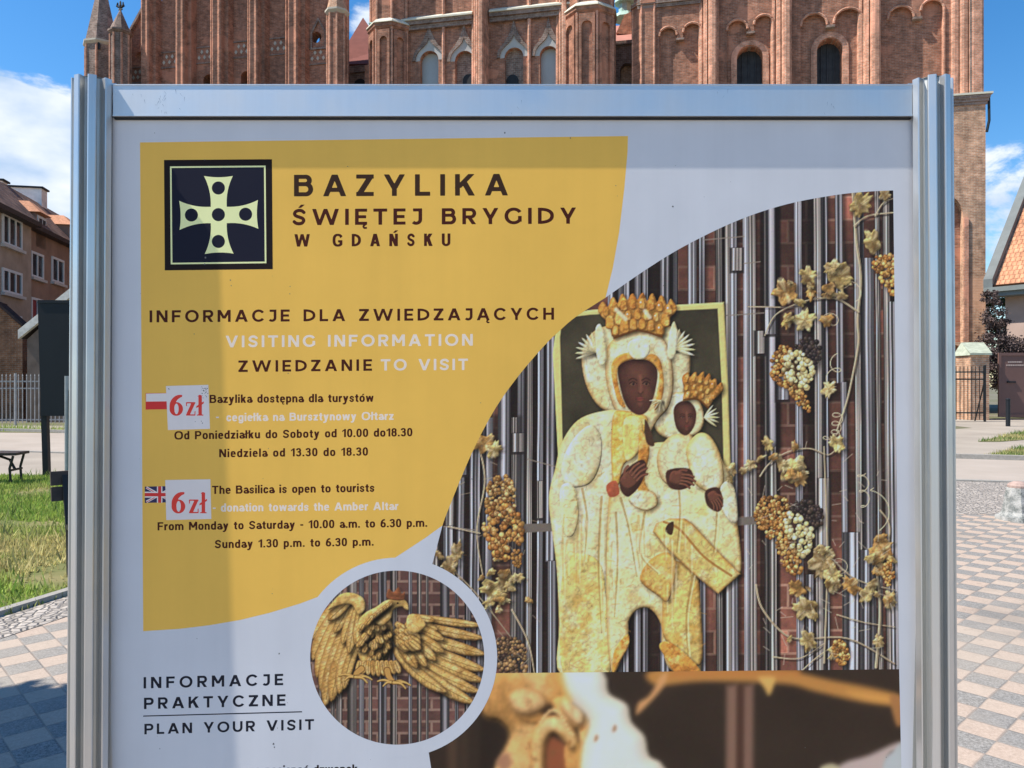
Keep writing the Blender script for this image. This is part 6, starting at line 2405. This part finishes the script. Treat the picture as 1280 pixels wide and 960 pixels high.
def ap_window(px0, px1, y0, y1, n, w=0.0, curtain=False, skew=None):
    xw0, xw1 = ax(px0, w), ax(px1, w)
    zt, zb = az((px0 + px1) / 2, y0, w), az((px0 + px1) / 2, y1, w)
    f = .12
    lo, hi = min(xw0, xw1), max(xw0, xw1)
    m = MB()
    for (a, b, c, d) in ((lo, hi, zb, zb + f), (lo, hi, zt - f, zt), (lo, lo + f, zb + f, zt - f), (hi - f, hi, zb + f, zt - f)):
        ap_box(m, a, b, w - .07, w + .03, c, d)
    for k in range(1, n):
        x = lo + (hi - lo) * k / n
        ap_box(m, x - .06, x + .06, w - .06, w + .03, zb + f, zt - f)
    fr = m.build("window", M_FRAME, apt)
    m = MB()
    ap_box(m, lo + f, hi - f, w - .02, w + .015, zb + f, zt - f)
    m.build("pane", M_GLASS, fr)
    m = MB()
    ap_box(m, lo - .1, hi + .1, w - .2, w - .002, zb - .14, zb - .003)
    m.build("sill", M_SILL, fr)
    if curtain:
        m = MB()
        ap_box(m, lo + f + .05, lo + (hi - lo) * .42, w - .035, w - .022, zb + f, zt - f)
        m.build("curtain", M_CURT, fr)


ap_window(2, 26.5, 271, 309, 3, -.35)
ap_window(2, 26.5, 338, 368, 3, -.35)
ap_window(-40, -14, 262, 302, 3, -.35)
ap_window(38, 53.5, 316, 348, 2)
ap_window(64, 79, 323, 354, 2)
ap_window(38, 53.5, 373, 408, 2, 0, True)
ap_window(64, 79, 378, 412, 2)
ap_window(8, 26, 394, 425, 2, -.35)
ap_window(92, 106, 330, 358, 2)
# roof: eaves boards, slopes, dormers, chimney
zr = z_e + 2.5
P3 = lambda x, y, z: (x, y * SG, z)
rq = [P3(xa, -.35, z_e - .05), P3(xb, -.35, z_e - .05), P3(xb, 2.1, zr), P3(xa, 2.1, zr)]
roof_quad("roof", rq if SG > 0 else rq[::-1], M_TILE_D, apt)
zq = az(10, 262, -.35)
rq = [P3(xc, -.75, zq - .05), P3(xa, -.75, zq - .05), P3(xa, 2.1, zr + .5), P3(xc, 2.1, zr + .5)]
roof_quad("roof", rq if SG > 0 else rq[::-1], M_TILE_D, apt)
m = MB()
ap_box(m, xa, xb, -.45, .0, z_e - .32, z_e - .1)
ap_box(m, xc, xa - .01, -.85, -.35, zq - .32, zq - .1)
m.build("eaves_gutter", simple("brown_gutter", (.06, .045, .04), .6, .3), apt)


M_ORANGE = simple("orange_dormer_tiles", (.55, .27, .16), .85, .15, 0, .3, 9, .4)


def dormer(px0, px1, ytop, yeave, ybase, w):
    a, b = ax(px0, w), ax(px1, w)
    lo, hi = min(a, b), max(a, b)
    ze, zb_ = az(px0, yeave, w), az(px0, ybase, w)
    zt = ze + (yeave - ytop) / FPX * 38
    m = MB()
    ap_box(m, lo, hi, w, w + 1.6, zb_ - .9, ze - .01)
    d_ = m.build("dormer", M_RENDER, apt)
    m = MB()
    c = (lo + hi) / 2
    v = [(lo - .15, w - .25, ze), (hi + .15, w - .25, ze), (hi + .15, w + 2.2, ze), (lo - .15, w + 2.2, ze), (c - .35, w + .45, zt), (c + .35, w + .45, zt), (c + .35, w + 2.0, zt), (c - .35, w + 2.0, zt)]
    m.add([P3(*q) for q in v], [(3, 2, 1, 0), (0, 1, 5, 4), (1, 2, 6, 5), (2, 3, 7, 6), (3, 0, 4, 7), (4, 5, 6, 7)])
    m.build("dormer_roof", M_ORANGE, d_)
    m = MB()
    ap_box(m, lo + .12, hi - .12, w - .06, w - .002, zb_ + .05, ze - .12)
    m.build("dormer_window", M_FRAME, d_)
    m = MB()
    for q0, q1 in ((lo + .26, c - .06), (c + .06, hi - .26)):
        ap_box(m, q0, q1, w - .08, w - .062, zb_ + .19, ze - .26)
    m.build("pane", M_GLASS, d_)


dormer(45, 57.5, 249, 265, 286, .0)
dormer(86, 99, 265, 281, 301, .0)


def chimney(px0, px1, ytop, w, dep):
    a, b = ax(px0, w), ax(px1, w)
    lo, hi = min(a, b), max(a, b)
    zt = az(px0, ytop, w)
    m = MB()
    ap_box(m, lo, hi, w, w + dep, zt - 4.2, zt)
    c_ = m.build("chimney", M_CHIM, apt)
    m = MB()
    ap_box(m, lo - .1, hi + .1, w - .1, w + dep + .1, zt + .002, zt + .1)
    m.build("chimney_cap", M_GASKET, c_)


chimney(52, 59, 235.5, 1.9, 1.8)
chimney(3, 9.5, 226, 2.2, 1.6)

# ---- low brick outbuilding and the shed with a white verge, behind the fence
OB = VPlane((-22, 33.0), (1, .12))
ob = OB.root("brick_outbuilding")
tag(ob, "low orange brick outbuilding with sloping top, beyond the fence on the far left", "outbuilding")
m = MB()
q = [OB.hit(*p) for p in ((-60, 360), (0, 383), (28, 409))]
m.plate([(q[0][0], 0), (q[2][0], 0), (q[2][0], q[2][1]), (q[1][0], q[1][1]), (q[0][0], q[0][1])], [], 0, .45)
m.build("wall", brick_mat("orange_brick", (.36, .17, .085), (.26, .115, .06), (.33, .24, .17), .25, .085), ob)
m = MB()
for a, b in ((0, 1), (1, 2)):
    A, B_ = q[a], q[b]
    m.add([(A[0], -.12, A[1]), (B_[0] + .05, -.12, B_[1]), (B_[0] + .05, .5, B_[1]), (A[0], .5, A[1]), (A[0], -.12, A[1] + .14), (B_[0] + .05, -.12, B_[1] + .14), (B_[0] + .05, .5, B_[1] + .14), (A[0], .5, A[1] + .14)], [(0, 1, 5, 4), (4, 5, 6, 7), (1, 2, 6, 5), (3, 2, 1, 0), (0, 4, 7, 3), (2, 3, 7, 6)])
m.build("coping", simple("dark_coping", (.07, .05, .045), .9, .1), ob)
SH = VPlane((-19, 31.0), (1, .05))
sh = SH.root("garden_shed")
tag(sh, "small grey brown shed with a white sloping verge board behind the black notice board", "shed")
p = [SH.hit(*q) for q in ((26, 424), (92, 371), (170, 424))]
m = MB()
m.plate([(p[0][0] + .25, 0), (p[2][0] - .25, 0), (p[2][0] - .25, p[2][1]), p[1], (p[0][0] + .25, p[0][1])], [], 0, 4)
m.build("wall", simple("dull_render", (.16, .12, .095), .95, .1, 0, .35, 1.8), sh)
m = MB()
for a, b in ((0, 1), (1, 2)):
    A, B_ = p[a], p[b]
    m.add([(A[0], -.2, A[1]), (B_[0], -.2, B_[1]), (B_[0], -.02, B_[1]), (A[0], -.02, A[1]), (A[0], -.2, A[1] + .36), (B_[0], -.2, B_[1] + .36), (B_[0], -.02, B_[1] + .36), (A[0], -.02, A[1] + .36)], [(0, 1, 5, 4), (4, 5, 6, 7), (1, 2, 6, 5), (3, 2, 1, 0), (0, 4, 7, 3), (2, 3, 7, 6)])
m.build("roof_verge", simple("white_verge", (.68, .63, .55), .7, .2), sh)
m = MB()
for a, b in ((0, 1), (1, 2)):
    A, B_ = p[a], p[b]
    m.add([(A[0], -.015, A[1] + .02), (B_[0], -.015, B_[1] + .02), (B_[0], 4.2, B_[1] + .02), (A[0], 4.2, A[1] + .02), (A[0], -.015, A[1] + .3), (B_[0], -.015, B_[1] + .3), (B_[0], 4.2, B_[1] + .3), (A[0], 4.2, A[1] + .3)], [(0, 1, 5, 4), (4, 5, 6, 7), (1, 2, 6, 5), (3, 2, 1, 0), (0, 4, 7, 3), (2, 3, 7, 6)])
m.build("roof", bpy.data.materials["dark_coping"], sh)

# ---- palisade fence
M_FENCE = simple("pale_grey_fence_paint", (.36, .345, .335), .6, .3, .1)
FY = 28.6
fence = empty("metal_fence", (-24, FY, 0))
tag(fence, "pale grey metal picket fence with round posts, across the road on the left", "fence")
zt = at(40, 470, FY).z
mp_, mr = MB(), MB()
mp_.v = []
x = 0.0
k = 0
while x < 15.5:
    a = .03
    mp_.rod((x, 0, .1), (x, 0, zt), .026)
    mp_.add([(x - .02, -.02, zt), (x + .02, -.02, zt), (x + .02, .02, zt), (x - .02, .02, zt), (x, 0, zt + .09)], [(0, 1, 4), (1, 2, 4), (2, 3, 4), (3, 0, 4)])
    x += .152
mp_.build("picket_panel", M_FENCE, fence)
for z in (.22, zt - .2, zt - .46):
    mr.box(-.2, 15.6, .013, .045, z - .025, z + .025)
mr.build("fence_rail", M_FENCE, fence)
for k in range(6):
    xk = -.2 + 24 + at(25.5, 500, FY).x - 0 + (k - 2) * 2.6
    if xk < -.4 or xk > 16:
        continue
    m = MB()
    m.tube([(xk, .03, 0), (xk, .03, zt + .1)], .05, 10)
    m.build("fence_post", M_FENCE, fence)

# ---- black notice board on two posts
M_BLACKP = simple("black_powder_coat", (.010, .012, .016), .55, .35, 0, .15, 2)
NB = empty("notice_board", (at(49.5, 598, 12.6).x, 12.6, 0), (0, 0, math.radians(4)))
tag(NB, "tall black notice board on thin dark posts at the edge of the lawn", "notice board")
m = MB()
zb_, zt = at(48, 520, 12.6).z, at(48, 379, 12.6).z
m.box(.02, 1.55, -.02, .04, zb_, zt)
m.build("board", M_BLACKP, NB)
for x in (.04, 1.52):
    m = MB()
    m.rod((x - .04, .07, zt + .02), (x + .04, .07, 0.0), .09)
    m.build("leg", M_BLACKP, NB)
m = MB()
m.box(-.02, 1.59, -.03, .05, zt + .002, zt + .05)
m.build("top_strip", M_BLACKP, NB)

# ---- grey signpost with a dark mesh strip beside it
px_ = at(83.5, 590, 11.0)
SP = empty("metal_post", (px_.x, 11.0, 0))
tag(SP, "thin grey metal post standing just right of the black notice board's leg", "post")
m = MB()
m.tube([(0, 0, 0), (0, 0, at(83, 470, 11).z)], .028, 10)
m.build("pole", M_STEEL, SP)
m = MB()
m.box(.035, .14, -.01, .015, .25, at(83, 488, 11).z)
m.build("strip", simple("speckled_dark_strip", (.05, .055, .06), .8, .2, 0, .9, 60), SP)

# ---- benches
M_WOOD = simple("dark_brown_slats", (.055, .038, .030), .6, .3, 0, .35, 14, .3)
M_IRONB = simple("bench_iron", (.018, .017, .017), .5, .35)
ba = math.atan2(.66, .75)
bench = empty("park_bench", (-3.54, 6.2, 0), (0, 0, ba))
tag(bench, "dark wooden bench seen from behind on the lawn, beside the big board's left post", "bench")
# local x along the bench, local -y is the way it faces
for z, y, nm in ((.78, .155, "backrest"), (.655, .125, "backrest")):
    m = MB()
    m.add([(-.13, y + .03, z - .055), (1.6, y + .03, z - .055), (1.6, y - .005, z - .055), (-.13, y - .005, z - .055), (-.13, y + .055, z + .055), (1.6, y + .055, z + .055), (1.6, y + .02, z + .055), (-.13, y + .02, z + .055)], [(0, 1, 5, 4), (4, 5, 6, 7), (1, 2, 6, 5), (3, 2, 1, 0), (0, 4, 7, 3), (2, 3, 7, 6)])
    m.build(nm, M_WOOD, bench)
m = MB()
for k in range(4):
    m.box(.14, 1.6, -.42 + .12 * k, -.42 + .12 * k + .10, .42, .455)
m.build("seat", M_WOOD, bench)
for x in (-.03, 1.42):
    m = MB()
    m.rod((x, .17, .80), (x, .04, .42), .028, .04, up=(1, 0, 0))
    m.rod((x, .04, .42), (x, .0, .0), .026, .035, up=(1, 0, 0))
    m.rod((x, .06, .40), (x, -.40, .40), .035, .04, up=(1, 0, 0))
    m.rod((x, -.36, .40), (x, -.42, .0), .035, .05, up=(1, 0, 0))
    m.build("leg", M_IRONB, bench)
b2 = empty("park_bench", (-7.62, 11.9, .06), (0, 0, math.radians(187)))
tag(b2, "backless dark bench with curved iron legs at the far left edge of the lawn", "bench")
m = MB()
for k in range(3):
    m.box(-.04, 1.7, -.2 + .14 * k, -.2 + .14 * k + .125, .40, .44)
m.build("seat", M_WOOD, b2)
for x in (.05, 1.5):
    m = MB()
    s_ = 1 if x < 1 else -1
    for y in (-.15, .17):
        m.tube([(x, y, -.06), (x + .02 * s_, y, .2), (x - .03 * s_, y, .39)], .02, 6)
    m.tube([(x + .02 * s_, 0, .16), (x + .1 * s_, 0, .32), (x + .28 * s_, 0, .39)], .02, 6)
    m.rod((x + .01 * s_, -.17, .17), (x + .01 * s_, .19, .17), .03)
    m.build("leg", M_IRONB, b2)

# ---- concrete bollard and dark post, right
g = G("weathered_concrete", .9, .15)
n, n2 = g.noise(9, 5, .65), g.noise(60, 3)
c = g.mix(g.ramp(n, .4, .62), (.13, .14, .13), (.40, .39, .36))
c = g.mix(g.ramp(n2, .4, .7, 0, .4), c, (.5, .48, .45))
g.bump(n2, .5, .01)
M_CONCB = g.done(c)
bx_, by_ = gnd(1273, 650)
bol = empty("concrete_bollard", (bx_, by_, 0))
tag(bol, "squat weathered concrete bollard with domed top on the chequered paving", "bollard")
m = MB()
for z0, z1, r0, r1 in ((0, .05, .235, .23), (.05, .10, .20, .165), (.10, .34, .165, .125), (.34, .372, .125, .118)):
    m.prism(oct_poly(0, 0, r0), z0 + .0005, z1, 0, oct_poly(0, 0, r1))
m.build("shaft", M_CONCB, bol)
m = MB()
for z0, z1, r0, r1 in ((.373, .395, .112, .112), (.3955, .42, .112, .092), (.4205, .44, .092, .045)):
    m.prism(oct_poly(0, 0, r0, 0, 16), z0, z1, 0, oct_poly(0, 0, r1, 0, 16))
m.build("dome", simple("reddish_concrete_top", (.36, .26, .22), .9, .1, 0, .25, 14), bol)
bx_, by_ = gnd(1260, 533)
b3 = empty("metal_bollard", (bx_, by_, 0))
tag(b3, "slim dark metal bollard standing before the brown gate", "bollard")
m = MB()
m.tube([(0, 0, 0), (0, 0, .96)], .075, 12)
m.build("shaft", M_BLACKP, b3)
m = MB()
m.tube([(0, 0, .962), (0, 0, 1.0), (0, 0, 1.03)], [.085, .085, .04], 12)
m.build("cap", M_BLACKP, b3)

# ---- brick gate pillar with stone cap
GY = 33.0
GP = VPlane((at(1213, 500, GY).x, GY), (1, -.06))
gp_ = GP.root("gate_pillar")
tag(gp_, "brick gate pillar with sloping grey stone cap beside the brown gate", "pillar")
w_ = GP.hit(1236.5, 500)[0]
zt = GP.hit(1220, 444)[1]
m = MB()
m.box(0, w_, 0, 1.2, 0, zt)
m.build("shaft", M_BRICK_L, gp_)
m = MB()
h_ = .62
m.add([(-.07, -.12, zt + .002), (w_ + .06, -.12, zt + .002), (w_ + .06, 1.35, zt + .002), (-.07, 1.35, zt + .002), (-.07, -.12, zt + .09), (w_ + .06, -.12, zt + .09), (w_ + .5, 1.35, zt + h_), (.3, 1.35, zt + h_)], [(0, 1, 5, 4), (4, 5, 6, 7), (1, 2, 6, 5), (3, 2, 1, 0), (0, 4, 7, 3), (2, 3, 7, 6)])
m.build("stone_cap", simple("lichen_stone", (.34, .37, .29), .9, .1, 0, .3, 5), gp_)
m = MB()
m.box(w_ + .002, w_ + .06, .2, .42, GP.hit(1242, 464)[1], GP.hit(1242, 458)[1])
m.build("intercom", M_CURT, gp_)
m = MB()
m.box(w_ + .002, w_ + .05, .2, .42, GP.hit(1242, 479)[1], GP.hit(1242, 468)[1])
m.build("notice", M_FRAME, gp_)
# ---- brown gate
gt = GP.root("sheet_metal_gate")
tag(gt, "brown sheet metal gate with a small pale notice, right of the brick pillar", "gate")
M_GATE = simple("brown_gate_paint", (.155, .085, .072), .6, .3, 0, .08, 2)
x0, x1 = GP.hit(1248, 500, .35)[0], GP.hit(1340, 500, .35)[0]
z0, z1 = .12, GP.hit(1262, 441, .35)[1]
m = MB()
m.box(x0, x1, .35, .40, z0, z1)
m.build("leaf_panel", M_GATE, gt)
m = MB()
for (a, b, c, d) in ((x0, x1, z0, z0 + .12), (x0, x1, z1 - .12, z1), (x0, x0 + .1, z0 + .12, z1 - .12), (x1 - .1, x1, z0 + .12, z1 - .12)):
    m.box(a, b, .31, .348, c, d)
m.build("gate_frame", M_GATE, gt)
m = MB()
xa_, xb_ = GP.hit(1259.5, 500, .3)[0], GP.hit(1270, 500, .3)[0]
m.box(xa_, xb_, .29, .348, GP.hit(1265, 478.5, .3)[1], GP.hit(1265, 476.5, .3)[1])
m.build("handle", M_BLACKP, gt)
m = MB()
rr = random.Random(5)
for (yy, pa, pb) in ((452.5, 1260, 1277), (456.5, 1258, 1281)):
    p_ = pa
    while p_ < pb:
        q_ = p_ + rr.uniform(1.0, 2.6)
        m.box(GP.hit(p_, 500, .34)[0], GP.hit(q_, 500, .34)[0], .340, .3475, GP.hit(1265, yy + .9, .34)[1], GP.hit(1265, yy - .9, .34)[1])
        p_ = q_ + .5
m.build("notice", simple("pale_gate_notice", (.42, .33, .29), .7, .2), gt)
# ---- iron fence in front of the church
FF = VPlane((at(1196, 500, 31.5).x - 7.0, 31.9), (1, -.06))
fe = FF.root("iron_railing")
tag(fe, "dark wrought iron railing in front of the church, left of the brick pillar", "fence")
m, mr = MB(), MB()
xe = FF.hit(1231, 500)[0]
zt = FF.hit(1215, 458)[1]
x = 0.0
while x <= xe:
    m.rod((x, 0, .08), (x, 0, zt), .024)
    x += .155
m.build("railing_panel", M_IRON, fe)
for yy in (465, 474, 516):
    z = FF.hit(1215, yy)[1]
    mr.box(0, xe, -.03, .03, z - .028, z + .028)
mr.build("rail", M_IRON, fe)
for x in (xe, xe - 2.6, xe - 5.2):
    m = MB()
    m.rod((x, 0, 0), (x, 0, zt + .05), .07)
    m.rod((x, 0.03, zt * .72), (x + .0, .75, 0), .04)
    m.build("fence_post", M_IRON, fe)

# ---- tiled house on the right
ed = Vector((.6, -.8, 0))
HY = 36.8
HO = VPlane((at(1241, 352, HY).x, HY), (ed.x, ed.y))
ho = HO.root("tiled_house")
tag(ho, "house with steep orange tiled roof and dark verge at the right edge", "house")
ze = at(1241, 357, HY).z
LEN, rw, rise = 4.4, 5.2, 6.5
m = MB()
m.box(.35, LEN - .3, .5, 2 * rw, 0, ze - .1)
m.build("wall", simple("pinkish_render", (.42, .31, .26), .9, .1, 0, .12, 1.5), ho)
roof_quad("roof", [(0, -.15, ze), (LEN, -.15, ze), (LEN, rw, ze + rise), (0, rw, ze + rise)], M_TILE, ho, .15)
roof_quad("roof", [(LEN, 2 * rw + .15, ze), (0, 2 * rw + .15, ze), (0, rw + .02, ze + rise), (LEN, rw + .02, ze + rise)], M_TILE, ho, .15)
m = MB()
m.add([(-.3, -.3, ze - .12), (.1, -.3, ze - .12), (.1, rw, ze + rise - .1), (-.3, rw, ze + rise - .1), (-.3, -.3, ze + .3), (.1, -.3, ze + .3), (.1, rw, ze + rise + .3), (-.3, rw, ze + rise + .3)], [(0, 1, 5, 4), (4, 5, 6, 7), (1, 2, 6, 5), (3, 2, 1, 0), (0, 4, 7, 3), (2, 3, 7, 6)])
m.build("verge_board", simple("slate_grey_board", (.13, .145, .145), .6, .3, 0, .15, 2), ho)
m = MB()
m.box(-.25, LEN, -.42, -.16, ze - .34, ze - .12)
m.box(-.15, LEN, -.28, .5, ze - .55, ze - .345)
m.build("fascia", simple("grey_fascia", (.17, .19, .18), .6, .3, 0, .15, 2), ho)
m = MB()
m.add([(.36, .52, 0), (.36, 2 * rw, 0), (.36, 2 * rw, ze), (.36, rw, ze + rise - .4), (.36, .6, ze), (.8, .6, 0), (.8, 2 * rw, 0), (.8, 2 * rw, ze), (.8, rw, ze + rise - .4), (.8, .6, ze)], [(0, 1, 2, 3, 4), (9, 8, 7, 6, 5), (0, 5, 6, 1), (1, 6, 7, 2), (2, 7, 8, 3), (3, 8, 9, 4), (4, 9, 5, 0)])
m.build("gable_end", simple("gable_brick", (.20, .115, .085), .9, .1, 0, .3, 3), ho)


# ================================================================ plants
def leafy(name, loc, blobs, n, size, col, seed, trunk=None, dark=.55, trunk_r=.08):
    """trunk with limbs, crown of many small leaf faces in clumps"""
    r = np.random.default_rng(seed)
    root = empty(name, loc)
    g = G(name + "_leaves", .7, .25)
    vc = g.node('ShaderNodeVertexColor')
    vc.layer_name = "tint"
    mat = g.done(vc.outputs[0])
    P, Cc = [], []
    tot = sum(b[3] ** 2 for b in blobs)
    for bx, by, bz, br in blobs:
        k = int(n * br ** 2 / tot)
        nc = max(6, int(k / 45))
        cen = r.normal(size=(nc, 3))
        cen /= np.linalg.norm(cen, axis=1)[:, None]
        cen *= (br * (.45 + .6 * r.random((nc, 1)) ** .5))
        cen[:, 2] *= .85
        tint = .6 + .8 * r.random(nc)
        ii = r.integers(nc, size=k)
        p = cen[ii] + r.normal(size=(k, 3)) * br * .13 + np.array([bx, by, bz])
        P.append(p)
        Cc.append(tint[ii] * (.75 + .5 * r.random(k)))
    p, t = np.concatenate(P), np.concatenate(Cc)
    k = len(p)
    u = r.normal(size=(k, 3))
    u /= np.linalg.norm(u, axis=1)[:, None]
    w = np.cross(u, r.normal(size=(k, 3)))
    w /= np.linalg.norm(w, axis=1)[:, None]
    s = size * (.6 + .8 * r.random((k, 1)))
    q = np.stack([p - u * s, p + w * s * .5, p + u * s, p - w * s * .5], 1).reshape(-1, 3)
    me = bpy.data.meshes.new("crown")
    me.vertices.add(4 * k)
    me.vertices.foreach_set('co', q.ravel())
    me.loops.add(4 * k)
    me.loops.foreach_set('vertex_index', np.arange(4 * k, dtype=np.int32))
    me.polygons.add(k)
    me.polygons.foreach_set('loop_start', np.arange(k, dtype=np.int32) * 4)
    me.update(calc_edges=True)
    a2 = me.color_attributes.new("tint", 'FLOAT_COLOR', 'POINT')
    c = np.array(col)[None] * t[:, None]
    a2.data.foreach_set('color', np.repeat(np.concatenate([c, np.ones((k, 1))], 1), 4, 0).astype(np.float32).ravel())
    me.materials.append(mat)
    o = bpy.data.objects.new("crown", me)
    COL.objects.link(o)
    o.parent = root
    m = MB()
    zc_ = max(b[2] for b in blobs)
    m.tube([(0, 0, 0), (.03, .02, zc_ * .4), (-.02, .03, zc_ * .8)], [trunk_r, trunk_r * .8, trunk_r * .4], 8)
    for bx, by, bz, br in blobs:
        m.tube([(0, 0, zc_ * .35), (bx * .5, by * .5, zc_ * .35 + (bz - zc_ * .35) * .6), (bx, by, bz)], [trunk_r * .6, trunk_r * .4, trunk_r * .12], 6)
    m.build("trunk", simple(name + "_bark", (.10, .075, .055), .9, .1, 0, .3, 8), root)
    return root


t = leafy("copper_shrub", at(1258, 480, 35.5) - Vector((0, 0, at(1258, 480, 35.5).z)), [(-.45, 0, 3.3, .8), (.3, .1, 3.0, .8), (-.5, .1, 4.6, .6), (-.62, .1, 5.5, .42), (.9, 0, 2.6, .7), (-.3, 0, 2.2, .9), (.5, 0, 1.8, .9)], 17000, .06, (.095, .066, .06), 41)
tag(t, "dark purplish leafy shrub rising behind the brown gate against the house wall", "shrub")
pt = at(1236, 366, 47.0)
t = leafy("garden_tree", (pt.x - .2, 47.0, 0), [(0, 0, pt.z, .75), (.3, .2, pt.z - .9, .9), (-.6, .1, pt.z - 1.2, .9), (.1, 0, pt.z - 2.2, 1.1)], 3000, .10, (.07, .105, .035), 43, trunk_r=.12)
tag(t, "small green tree top showing between the church corner and the tiled house", "tree")
t = leafy("shade_tree", (-6.75, 1.86, 0), [(-.1, 0, 5.2, 1.1), (.8, .5, 4.7, .8), (-.9, .5, 4.8, .9), (.5, -.7, 4.8, .9), (.2, .3, 6.1, .8), (1.2, -.2, 4.3, .55), (.9, 1.0, 4.4, .6)], 17000, .085, (.06, .11, .03), 47, trunk_r=.14)
tag(t, "leafy tree out to the left whose shade falls on the paving at the lower left", "tree")
